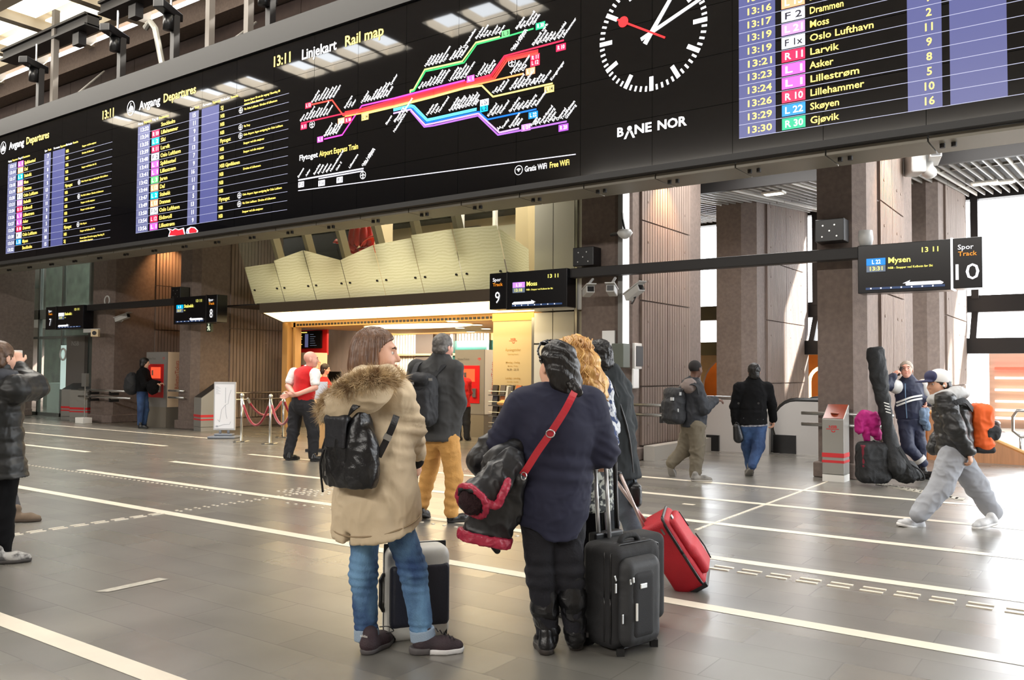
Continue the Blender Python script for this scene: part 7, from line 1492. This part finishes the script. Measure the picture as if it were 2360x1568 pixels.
hd, R, T = head_sdf(j['head'], (.98, .1, 0)); body(P, j, SKIN, hd, [hand_sdf(j['wrR'], (.9, .2, 0), (0, 0, -1), 1)], h=.016, hh=.01); hair_cap(P, T, R, GH, 1.0, .05, h=.01); s = torso_coat(j, [j['neck']+Vector((0, 0, -.05)), j['chest'], j['waist'], J(1111, 935)], [.11, .17, .16, .18], 1.25, J(1111, 935), rsl=(.07, .06, .05)); soft('jacket', s, .013, mat('jacket_pale_green', (128, 138, 112), rough=.85), P.o, folds(.01, (8, 8, 6), 3)); s = trousers(j, J(1111, 925)); soft('trousers', s, .014, TB, P.o)

# ---- woman at the left ticket machine
P = Person(331, 987, 'woman with short black hair and black backpack using the cream-sided ticket machine'); J = P.J; BF = Vector((.97, .22, 0))
j = dict(bf=BF, head=J(334, 837), neck=J(330, 852), chest=J(328, 870), waist=J(328, 892), pelvis=J(328, 908), shL=J(336, 858, .15), shR=J(324, 860, -.15), elL=J(344, 880, .2), wrL=J(366, 884, .2), elR=J(334, 888, -.2), wrR=J(356, 886, -.15), hipL=J(332, 912, .08), hipR=J(325, 912, -.08), knL=J(336, 945, .08), knR=J(324, 946, -.08), anL=J(332, 976, .08), anR=J(322, 978, -.08))
hd, R, T = head_sdf(j['head'], (.92, .38, -.1)); body(P, j, SKIN, hd, [hand_sdf(j['wrL'], (.9, .1, 0), (0, 0, -1), -1), hand_sdf(j['wrR'], (.9, .1, .1), (0, 0, -1), 1)], h=.015, hh=.01); hair_cap(P, T, R, HK, 1.1, .075, h=.01)
s = torso_coat(j, [j['neck']+Vector((0, 0, -.04)), j['chest'], j['waist'], J(328, 906)], [.12, .19, .18, .18], 1.2, J(328, 902), rsl=(.085, .078, .06)); soft('jacket', s, .013, BLKF, P.o, folds(.012, (8, 8, 6), 3))
s = trousers(j, J(328, 898), (.1, .1, .075, .058), .14); soft('jeans', s, .012, BLUEJ, P.o, folds(.008, (8, 8, 8), 3)); shoe(P, P.F(318, 988), (.95, -.1), .28, .046, .12, h=.011, sole=.04); shoe(P, P.F(332, 983), (.95, .1), .28, .046, .12, h=.011, sole=.04)
s = S(); s.ell(J(304, 884, -.05), (.17, .2, .28), None, .03); s.ell(J(302, 893, -.05), (.16, .18, .18), None, .05); soft('backpack', s, .014, BLKP, P.o, folds(.012, (8, 8, 8), 5)); s = S(); s.ell(J(352, 893, -.15), (.14, .16, .18), None, .03); soft('carried_coat', s, .014, BLKF, P.o, folds(.02, (9, 9, 7), 6))

# ---- man at the left edge, taking a photo
P = Person(8, 1290, 'man in black puffer jacket at the left edge holding up a phone'); J = P.J; BF = Vector((.45, .89, 0)); BR = Vector((.89, -.45, 0))
PUF = mat('puffer_black', (20, 21, 21), rough=.5, var=.12, scale=10)
j = dict(bf=BF, head=J(2, 826), neck=J(-6, 868), chest=J(-10, 935), waist=J(-8, 1015), pelvis=J(-12, 1075), shL=J(-62, 890, .1), shR=J(38, 898, -.1), elL=J(-70, 970, .2), wrL=J(-20, 880, .5), elR=J(78, 893, .12), wrR=J(42, 842, .28), hipL=J(-36, 1085), hipR=J(8, 1085), knL=J(-40, 1180), knR=J(6, 1185), anL=J(-44, 1262), anR=J(2, 1268))
hd, R, T = head_sdf(j['head'], (.30, .95, .06), k=1.05); hr = hand_sdf(j['wrR'], (-.25, .2, .95), (-.6, .7, 0), -1, curl=.8, size=1.02); body(P, j, SKIN, hd, [hr], hh=.006); hair_cap(P, T, R, mat('hair_light_brown', (104, 78, 58), rough=.5, rgb2=(74, 54, 40), scale=30), 1.05, .055, low=-.035)
s = S(); s.chain([j['neck']+Vector((0, 0, -.05)), j['chest'], j['waist'], J(-2, 1105)], [.14, .21, .205, .235], .05, (BF, 1.25)); s.cut(J(-2, 1098), (0, 0, -1)); s.cap(j['shL'], j['shR'], .095, .095, .07); s.chain([j['shR'], j['elR'], J(50, 855, .24)], [.105, .098, .062], .03); s.chain([j['shL'], j['elL'], j['wrL']], [.105, .095, .065], .03); s.chain([j['neck'], j['neck']+Vector((0, 0, .05))], [.10, .095], .04)
def pw(V): z = V[:, 2]; return .012*np.abs(np.sin(z*27+.6*vnoise(V*4, 2)))-.006+folds(.008, (10, 10, 10), 6)(V)
pj = soft('puffer_jacket', s, .010, PUF, P.o, pw); s = S(); s.chain([J(-30, 868, -.1), J(5, 872, -.06), J(28, 868, .04)], [.06, .075, .05], .03); soft('hood', s, .009, mat('hood_grey', (58, 60, 66), rough=.8), pj, folds(.008, (9, 9, 9), 2)); s = S(); s.chain([J(60, 868, .2), J(46, 848, .26)], [.066, .056], .02); soft('cuff', s, .008, PUF, pj)
s = trousers(j, J(-12, 1065), (.1, .11, .085, .075), .16); soft('trousers', s, .011, BLKF, P.o, folds(.012, (7, 7, 5), 4)); GS = mat('sneaker_grey', (78, 76, 76), rough=.8, rgb2=(170, 168, 164), scale=9, contrast=(.5, .6)); shoe(P, P.F(-28, 1302), (.85, .4), .30, .050, .10, (GS, mat('sole_dark_grey', (62, 58, 56), rough=.7)), h=.008); shoe(P, P.F(-70, 1290), (.7, .7), .30, .05, .1, h=.01)
t = thing('phone', 'white phone held up by the man at the left edge', 'phone', P.o.matrix_basis @ J(40, 828, .32), YAW); b = MB(); b.obox((0, 0, 0), (.036, .005, .072), Matrix.Rotation(.3, 3, 'Z')); b.build('phone_body', WHITE, t, bevel=.004, world=False)
# person mostly hidden behind him
P = Person(28, 1202, 'person mostly hidden behind the man in the puffer jacket, suede boot showing'); J = P.J; BF = Vector((.9, .3, 0))
j = dict(bf=BF, head=J(-14, 812), neck=J(-16, 850), chest=J(-15, 900), waist=J(-12, 975), pelvis=J(-8, 1035), shL=J(-20, 870, .15), shR=J(-10, 870, -.15), elL=J(-10, 935, .2), wrL=J(10, 985, .2), elR=J(-8, 935, -.2), wrR=J(12, 985, -.15), hipL=J(-2, 1045, .08), hipR=J(-6, 1045, -.08), knL=J(14, 1110, .08), knR=J(-20, 1110, -.08), anL=J(33, 1178, .0), anR=J(-30, 1178, -.08))
hd, R, T = head_sdf(j['head'], (.9, .3, 0)); body(P, j, SKIN, hd, [], h=.014); hair_cap(P, T, R, HK); s = torso_coat(j, [j['neck']+Vector((0, 0, -.05)), j['chest'], j['waist'], J(-8, 1045)], [.12, .16, .15, .17], 1.2, J(-8, 1050), rsl=(.07, .06, .05)); soft('jacket', s, .013, BLKF, P.o)
s = trousers(j, J(-8, 1025), (.1, .095, .075, .058)); soft('jeans', s, .011, jeans('jeans_charcoal', (42, 44, 50), (84, 84, 88)), P.o, folds(.01, (8, 8, 8), 4)); SU = mat('suede_brown', (112, 96, 80), rough=.95, var=.15, scale=14); shoe(P, P.F(22, 1204), (.95, .2), .29, .05, .13, (SU, mat('sole_brown', (72, 60, 50), rough=.8)), h=.008); shoe(P, P.F(-48, 1204), (.95, .2), .29, .05, .13, (SU, MATS['sole_brown']), h=.01)

# ---- man with khaki trousers walking right
P = Person(1592, 1106, 'man in dark jacket and khaki trousers with black backpack, walking right'); J = P.J; BF = Vector((.80, .60, 0)); BR = Vector((.6, -.8, 0))
j = dict(bf=BF, head=J(1603, 851), neck=J(1597, 880), chest=J(1594, 905), waist=J(1597, 950), pelvis=J(1598, 978), shL=J(1585, 890, .14), shR=J(1606, 892, -.13), elL=J(1604, 930, .22), wrL=J(1640, 926, .25), elR=J(1622, 942, -.18), wrR=J(1645, 924, -.08), hipL=J(1590, 985, .09), hipR=J(1606, 985, -.09), knL=J(1576, 1038, .08), knR=J(1607, 1040, -.08), anL=J(1547, 1068, .08), anR=J(1602, 1092, -.08))
hd, R, T = head_sdf(j['head'], (.72, .68, -.05), k=1.02); h1 = hand_sdf(j['wrR'], (.95, .1, .1), (0, .3, -1), 1, curl=.5, size=1.0); body(P, j, SKIND, hd, [h1], h=.013, hh=.007); s = S(); s.ell(T(0, -.018, .034), (.083, .102, .09), R); s.ell(T(0, .12, -.03), (.1, .085, .095), R, .02, 's'); s.cut(T(0, 0, -.03), (0, 0, -1)); soft('hair', s, .007, mat('hair_cropped', (24, 20, 20), rough=.9), P.o)
NJ = mat('jacket_dark_navy', (28, 31, 38), rough=.7, var=.2, scale=8); s = torso_coat(j, [j['neck']+Vector((0, 0, -.05)), j['chest'], j['waist'], J(1598, 985)], [.13, .19, .185, .195], 1.2, J(1598, 984), rsl=(.09, .08, .062)); jk = soft('jacket', s, .011, NJ, P.o, folds(.014, (7, 7, 6), 4)); s = S(); s.chain([J(1576, 892, .05), J(1590, 890, -.14), J(1612, 896, -.12)], [.06, .095, .05], .04); soft('hood', s, .01, mat('hood_taupe', (112, 100, 96), rough=.85), jk, folds(.01, (9, 9, 9), 4))
KH = mat('trousers_khaki', (98, 90, 76), rough=.85, var=.12, scale=7); s = trousers(j, J(1598, 970), (.1, .12, .10, .078), .165); soft('trousers', s, .011, KH, P.o, folds(.014, (7, 7, 6), 5)); RN = mat('runner_grey', (74, 72, 70), rough=.7, rgb2=(130, 126, 120), scale=12); shoe(P, P.F(1592, 1110), (.95, -.1), .30, .05, .1, (RN, mat('runner_sole', (150, 146, 140), rough=.6)), h=.008); shoe(P, P.F(1535, 1102), (.55, .8), .29, .05, .1, (RN, MATS['runner_sole']), h=.009, pitch=.95)
c = J(1554, 936, -.05); RB = rotm(-BF); s = S(); s.box(c, (.16, .11, .25), .09, RB, .02); s.box(c-BF*.09+Vector((0, 0, -.06)), (.13, .06, .15), .05, RB, .03); bp = soft('backpack', s, .011, BLKP, P.o, folds(.012, (9, 9, 7), 3)); b = MB(); [b.obox(J(*q, -.2), (.028, .008, .022), Matrix([list(r) for r in RB])) for q in ((1566, 908), (1549, 920), (1560, 946))]; b.build('reflector', mat('reflector_grey', (170, 172, 174), rough=.4), bp, world=False); strap('shoulder_strap', smooth_line([J(1572, 900, -.14), J(1590, 886, -.22), J(1606, 890, -.24), J(1612, 908, -.22)], 5), .05, .012, BLKP, bp, (.0, -.6, .6))

# ---- woman in black jacket and jeans
P = Person(1733, 1101, 'woman in black jacket and blue jeans seen from behind, carrying a small black bag'); J = P.J; BF = Vector((.1, .99, 0))
j = dict(bf=BF, head=J(1738, 857), neck=J(1737, 882), chest=J(1736, 905), waist=J(1736, 945), pelvis=J(1736, 975), shL=J(1704, 895), shR=J(1767, 894), elL=J(1694, 938, .05), wrL=J(1696, 978, .05), elR=J(1778, 934, .05), wrR=J(1782, 966, .1), hipL=J(1722, 980), hipR=J(1750, 980), knL=J(1722, 1030, .1), knR=J(1748, 1030, -.05), anL=J(1730, 1078, .25), anR=J(1734, 1072, -.12))
hd, R, T = head_sdf(j['head'], (.25, .96, 0)); body(P, j, SKIN, hd, [hand_sdf(j['wrR'], (.05, .1, -1), (-1, 0, 0), 1, curl=.6), hand_sdf(j['wrL'], (0, .1, -1), (1, 0, 0), -1, curl=.8)], h=.014, hh=.007); s = S(); s.ell(T(0, -.018, .03), (.088, .104, .095), R); s.ell(T(0, -.05, -.05), (.072, .06, .07), R, .03); s.ell(T(0, .115, -.035), (.095, .085, .098), R, .02, 's'); soft('hair', s, .007, HK, P.o, folds(.006, (30, 30, 30), 4))
s = torso_coat(j, [j['neck']+Vector((0, 0, -.05)), j['chest'], j['waist'], J(1736, 985)], [.13, .175, .175, .205], 1.3, J(1738, 978), (.05, 0, -1), rsl=(.082, .07, .055)); s.cap(j['neck']+Vector((0, 0, -.02)), j['neck']+Vector((0, 0, .05)), .085, .08, .04); jk = soft('jacket', s, .010, BLKF, P.o, lambda V: folds(.010, (7, 7, 6), 4)(V)-.008*np.exp(-((V[:, 2]-_np(j['waist'])[2])/.02)**2)); b = MB(); [b.tube([J(x, 930, -.185), J(x, 930, -.195)], .016, 10) for x in (1702, 1748)]; b.build('button', DARK, jk, world=False)
s = S(); s.chain([J(1736, 970), J(1736, 988)], [.195, .195], .02, (BF, 1.35)); s.cut(J(1738, 982.5), (.05, 0, -1)); soft('shirt_hem', s, .008, mat('shirt_check', (190, 190, 196), rough=.8, rgb2=(60, 64, 84), scale=40), P.o)
s = trousers(j, J(1736, 972), (.1, .105, .082, .062), .145); soft('jeans', s, .010, BLUEJ, P.o, folds(.009, (9, 9, 7), 4)); shoe(P, P.F(1734, 1101), (.0, 1), .27, .048, .1, (RN, MATS['runner_sole']), h=.008, pitch=.6); shoe(P, J(1730, 1078, .25)*1-Vector((0, .05, J(1730, 1078, .25).z)), (.0, 1), .27, .048, .1, (RN, MATS['runner_sole']), h=.009)
s = S(); s.chain([J(1698, 985, -.05), J(1702, 1010, -.05)], [.055, .075], .03, (Vector((0, 1, 0)), 1.6)); soft('handbag', s, .008, LEATHER, P.o); tubes('bag_strap', [smooth_line([J(1694, 985, -.05), J(1697, 974, -.06), J(1706, 982, -.05)], 4)], .008, LEATHER, P.o)

# ---- man in track suit on the phone
P = Person(2092, 1099, 'man in navy and white track suit leaning by the rail, talking on a phone', dep=12.35); zfix(P); J = P.J; BF = Vector((-.30, -.95, 0))
TN = mat('track_navy', (30, 36, 62), rough=.6, var=.1, scale=8); TW = mat('track_white', (214, 212, 208), rough=.7)
j = dict(bf=BF, head=J(2089, 853), neck=J(2093, 878), chest=J(2096, 905), waist=J(2098, 945), pelvis=J(2098, 968), shL=J(2128, 890, .05), shR=J(2066, 892, -.02), elL=J(2142, 925, .08), wrL=J(2132, 922, -.1), elR=J(2040, 886, -.10), wrR=J(2058, 868, -.10), hipL=J(2112, 975), hipR=J(2086, 975), knL=J(2120, 1025, -.05), knR=J(2092, 1030, -.12), anL=J(2124, 1078, .05), anR=J(2128, 1068, -.18))
hd, R, T = head_sdf(j['head'], (-.45, -.88, .18), k=1.06); h1 = hand_sdf(j['wrR'], (.55, .0, .62), (.6, .3, -.5), 1, curl=.7, size=1.0); h2 = hand_sdf(j['wrL'], (-.1, -.3, -.9), (-.9, 0, 0), 1, curl=.6); body(P, j, SKIN2, hd, [h1, h2], h=.013, hh=.006); hair_cap(P, T, R, mat('hair_grey_short', (168, 158, 146), rough=.6), 1.03, .04, low=-.02, face=.100); eyes(P, T, R, 1.06, (150, 130, 116), iris=(60, 56, 50))
q = S(); q.ell(T(0, .099, -.058), (.020, .006, .005), R, .004); soft('lips', q, .004, mat('lips_rose', (196, 112, 104)), P.o)
s = torso_coat(j, [j['neck']+Vector((0, 0, -.05)), j['chest'], j['waist'], J(2098, 972)], [.13, .18, .19, .185], 1.25, J(2098, 966), rsl=(.085, .074, .055)); s.cap(j['neck']+Vector((0, 0, -.02)), j['neck']+Vector((0, 0, .02)), .082, .082, .04); jk = soft('track_jacket', s, .010, TN, P.o, folds(.009, (7, 7, 6), 4))
s = S(); s.chain([j['shL'], J(2133, 905, .02)], [.102, .098], .03); s.chain([j['shR'], J(2058, 889, -.05)], [.102, .096], .03); s.cut(J(2131, 915, .05), (.25, 0, -1)); soft('shoulder_panel', s, .009, TW, jk)
for dz in (0, .045): strap('chest_stripe', smooth_line([J(2066, 931, -.17)+Vector((0, 0, dz-.03)), J(2082, 925, -.225)+Vector((0, 0, dz-.03)), J(2102, 918, -.225)+Vector((0, 0, dz-.03)), J(2124, 914, -.14)+Vector((0, 0, dz-.03))], 5), .024, .012, TW, jk, (-.3, -1, 0))
strap('zip', smooth_line([J(2086, 885, -.13), J(2087, 920, -.228), J(2090, 964, -.225)], 6), .010, .012, mat('zip_blue', (110, 140, 170), rough=.5), jk, (-.3, -1, 0))
s = trousers(j, J(2098, 958), (.1, .105, .085, .06), .16); s.ops[-1] = ('cut', _np(J(2098, 950)), np.array((0, 0, 1.))); tr = soft('track_trousers', s, .010, TN, P.o, folds(.009, (8, 8, 7), 5)); s = S(); d_ = j['anR']-j['knR']; s.cap(j['knR']+d_*.72, j['knR']+d_*.90, .086, .080); s.cut(j['knR']+d_*.70, -d_); s.cut(j['knR']+d_*.9, d_); soft('leg_panel', s, .009, TW, tr)
shoe(P, J(2124, 1082, .05)-Vector((0, 0, J(2124, 1082, .05).z)), (-.2, -1), .3, .05, .1, h=.009); q = J(2118, 1085, -.16); shoe(P, q-Vector((0, 0, q.z)), (.75, -.5), .3, .05, .12, h=.009, lift=.03)
t = thing('phone', 'dark phone at the ear of the man in the track suit', 'phone', P.o.matrix_basis @ J(2074, 856, -.06), YAW); b = MB(); b.obox((0, 0, 0), (.006, .034, .07), Matrix.Rotation(.35, 3, 'Y')); b.build('phone_body', BLACK, t, bevel=.003, world=False)
s = S(); s.chain([J(2124, 950, -.14), J(2136, 985, -.12)], [.06, .05], .03); s.chain([J(2132, 948, -.1), J(2128, 972, -.16)], [.06, .05], .03); t = thing('folded_jacket', 'pale blue grey jacket held by the man in the track suit', 'jacket', P.o.location, YAW); soft('cloth', s, .009, mat('cloth_blue_grey', (86, 108, 134), rough=.85, rgb2=(128, 146, 166), scale=9), t, folds(.014, (12, 12, 8), 5))

# ---- luggage by the pillar
t = Person(2062, 1104, 'tall black ski bag leaning against the pillar beside the man in the track suit', dep=11.3, name='ski_bag', cat='bag'); zfix(t); J = t.J; BAG = mat('bag_black', (18, 19, 21), rough=.7, bump=.2, bscale=100, var=.12, scale=7)
s = S(); s.chain([J(2017, 812, .12), J(2026, 870, .08), J(2035, 920, .04), J(2040, 950, .02), J(2052, 1010, 0), J(2066, 1075, -.1)], [.115, .11, .085, .075, .085, .12], .03, (Vector((0, 1, 0)), 1.35)); s.cut(J(2017, 801, .12), (-.12, 0, 1)); s.cut(Vector((0, 0, .012)), (0, 0, -1)); m_ = soft('bag_body', s, .011, BAG, t.o, folds(.012, (8, 8, 5), 3)); strap('strap', smooth_line([J(2072, 1030, -.12), J(2095, 1070, -.14), J(2108, 1100, -.14)], 5), .04, .008, BAG, m_, (0, -1, .3)); b = MB(); 
for k in range(4): b.obox(J(2043+k*1.5, 930+k*7, -.08), (.035, .006, .006), Matrix.Rotation(.3, 3, 'Y'))
b.build('white_mark', WHITE, m_, world=False)
t = Person(2012, 1106, 'black backpack with dark red side standing at the foot of the pillar', dep=11.35, name='backpack', cat='backpack'); zfix(t); J = t.J; s = S(); s.box(J(2012, 1066), (.20, .15, .27), .09); s.ell(J(2014, 1095), (.21, .17, .10), None, .04); s.cut(Vector((0, 0, .0)), (0, 0, -1)); m_ = soft('pack', s, .012, BAG, t.o, folds(.014, (8, 8, 6), 8)); s = S(); s.box(J(1990, 1052, -.08), (.03, .05, .15), .02); soft('side_panel', s, .01, mat('pack_dark_red', (110, 20, 40), rough=.8), m_); tubes('grab_loop', [smooth_line([J(2008, 1025), J(2014, 1016), J(2022, 1026)], 4)], .012, BAG, m_)
t = Person(2098, 1106, 'black duffel bag with loose straps at the feet of the man in the track suit', dep=11.3, name='duffel_bag', cat='bag'); zfix(t); J = t.J; s = S(); s.chain([J(2068, 1080), J(2090, 1088), J(2108, 1094)], [.15, .14, .09], .04); s.cut(Vector((0, 0, 0)), (0, 0, -1)); m_ = soft('bag_body', s, .012, BAG, t.o, folds(.018, (8, 8, 6), 9)); tubes('loose_strap', [smooth_line([J(2098, 1070, -.1), J(2122, 1086, -.15), J(2130, 1104, -.12), J(2120, 1107, -.1)], 5)], .012, BAG, m_)
t = Person(2002, 1010, 'magenta jacket hanging over the rail beside the ticket kiosk', dep=11.45, name='hanging_jacket', cat='jacket'); J = t.J; t.o.location.z = 0; t.base.z = 0; s = S(); s.chain([J(1992, 962), J(2010, 968), J(2016, 995)], [.10, .10, .07], .04, (Vector((0, 1, 0)), 1.3)); s.chain([J(1984, 968), J(1982, 990)], [.07, .055], .03); s.chain([J(1996, 990), J(1998, 1012)], [.045, .035], .02); s.chain([J(2020, 990), J(2024, 1010)], [.05, .04], .02); m_ = soft('cloth', s, .010, mat('magenta_cloth', (170, 18, 112), rough=.75, var=.12, scale=8), t.o, folds(.02, (10, 10, 6), 5)); 
b = MB(); c = on_z(1972+20, 1100); b.box((c.x-.1, c.y-.05, 0), (c.x+.1, c.y+.1, .2)); o = b.build('floor_box', KM, bevel=.01); tag(o, 'small grey metal box on the floor between the kiosk and the black backpack', 'box')

# ---- walking man in white cap
P = Person(2195, 1214, 'young man in white cap and grey sweatpants striding left with orange backpack'); J = P.J; BF = Vector((-.97, -.1, 0))
j = dict(bf=BF, head=J(2163, 886), neck=J(2180, 912), chest=J(2192, 945), waist=J(2200, 1000), pelvis=J(2200, 1042), shL=J(2178, 925, -.17), shR=J(2192, 925, .17), elL=J(2200, 985, -.26), wrL=J(2232, 1040, -.2), elR=J(2176, 985, .26), wrR=J(2150, 1035, .26), hipL=J(2194, 1055, -.08), hipR=J(2206, 1055, .08), knL=J(2168, 1122, -.1), knR=J(2252, 1122, .1), anL=J(2118, 1185, -.1), anR=J(2288, 1180, .1))
hd, R, T = head_sdf(j['head'], (-.97, -.18, -.06), k=1.06); h1 = hand_sdf(j['wrL'], (.25, 0, -1), (-.6, .6, 0), 1, curl=.6, size=1.05); body(P, j, mat('skin_tan', (206, 156, 128), rough=.5), hd, [h1], h=.013, hh=.006); eyes(P, T, R, 1.06, (46, 36, 30), sides=(-1,)); hair_cap(P, T, R, HK, 1.03, .05, low=-.03)
WC = mat('cap_white', (226, 224, 222), rough=.8); s = S(); s.ell(T(0, -.012, .052), (.096, .118, .098), R); s.cut(T(0, 0, .018), tuple(R @ np.array((0, .12, -1.)))); cp = soft('cap', s, .007, WC, P.o); s = S(); s.ell(T(0, .15, .035), (.072, .085, .012), R); s.ell(T(0, .075, .075), (.075, .05, .06), R, .02); soft('cap_front', s, .006, mat('cap_navy', (44, 46, 80), rough=.7), cp)
b = MB(); q = T(-.085, .01, -.012); b.ball(tuple(q), .012, 6); b.build('earbud', WHITE, P.o, smooth=True, world=False)
GLJ = mat('jacket_glossy_black', (34, 34, 35), rough=.4, var=.3, scale=9, bump=.1, bscale=22); s = torso_coat(j, [j['neck']+Vector((.02, 0, -.06)), j['chest'], j['waist'], J(2200, 1062)], [.13, .175, .175, .195], 1.15, J(2198, 1050), rsl=(.092, .082, .06)); jk = soft('jacket', s, .010, GLJ, P.o, lambda V: folds(.012, (7, 7, 9), 4)(V)+.004*np.sin(V[:, 2]*60))
s = S(); s.chain([J(2150, 920, -.08), J(2175, 918, -.13), J(2208, 905, -.1)], [.05, .07, .06], .04); s.chain([J(2150, 922, .05), J(2180, 915, .1), J(2210, 905, .05)], [.05, .07, .06], .04); s.ell(J(2208, 908), (.09, .12, .06), None, .04); soft('hood', s, .009, mat('hoodie_grey', (190, 190, 190), rough=.9), jk, folds(.012, (10, 10, 9), 4))
SW = mat('sweatpants_grey', (160, 163, 170), rough=.9, var=.06, scale=6); s = trousers(j, J(2200, 1035), (.1, .125, .105, .082), .16); soft('sweatpants', s, .010, SW, P.o, folds(.014, (6, 6, 6), 4)); WS = mat('sneaker_white', (226, 226, 226), rough=.5, rgb2=(180, 182, 186), scale=14); q = P.F(2130, 1213); shoe(P, q, (-.97, -.15), .30, .052, .085, (WS, SOLW), h=.008, pitch=-.22); shoe(P, P.F(2298, 1216), (-.93, -.3), .30, .052, .085, (WS, SOLW), h=.008, pitch=.15)
ORB = mat('backpack_orange', (232, 98, 34), rough=.7, var=.08, scale=9); c = J(2256, 985); s = S(); s.box(c, (.10, .15, .23), .08); bp = soft('backpack', s, .010, ORB, P.o, folds(.012, (9, 9, 8), 4)); s = S(); s.box(c+Vector((.06, 0, -.05)), (.09, .155, .075), .05); s.box(c+Vector((.0, 0, -.21)), (.09, .13, .03), .02); soft('pack_pocket', s, .010, BLKP, bp, folds(.01, (9, 9, 8), 4)); strap('shoulder_strap', smooth_line([J(2240, 945, -.15), J(2222, 925, -.24), J(2196, 935, -.26), J(2192, 975, -.2)], 5), .05, .012, BLKP, bp, (.2, -1, .3))
# ---- person on the stairs far behind
P = Person(2296, 1000, 'distant person in dark clothes going down the stairs at the right', dep=22.0, rootz=-1.15); J = P.J; BF = Vector((0, 1, 0))
j = dict(bf=BF, head=J(2296, 981), neck=J(2296, 996), chest=J(2297, 1012), waist=J(2297, 1032), pelvis=J(2297, 1050), shL=J(2282, 1002), shR=J(2312, 1002), elL=J(2279, 1025), wrL=J(2282, 1042), elR=J(2315, 1025), wrR=J(2312, 1042), hipL=J(2290, 1054), hipR=J(2304, 1054), knL=J(2290, 1088), knR=J(2304, 1088), anL=J(2290, 1122), anR=J(2304, 1122))
hd, R, T = head_sdf(j['head'], (0, 1, 0)); body(P, j, SKIN2, hd, [], h=.018, hh=.012); hair_cap(P, T, R, MATS['hair_dark_brown'], 1.05, .07, h=.012); s = torso_coat(j, [j['neck']+Vector((0, 0, -.05)), j['chest'], j['waist'], J(2297, 1058)], [.12, .17, .17, .19], 1.25, J(2297, 1056), rsl=(.08, .07, .055)); soft('jacket', s, .016, mat('coat_brown_dark', (58, 44, 38), rough=.9), P.o); s = trousers(j, J(2297, 1045)); soft('trousers', s, .016, TB, P.o)
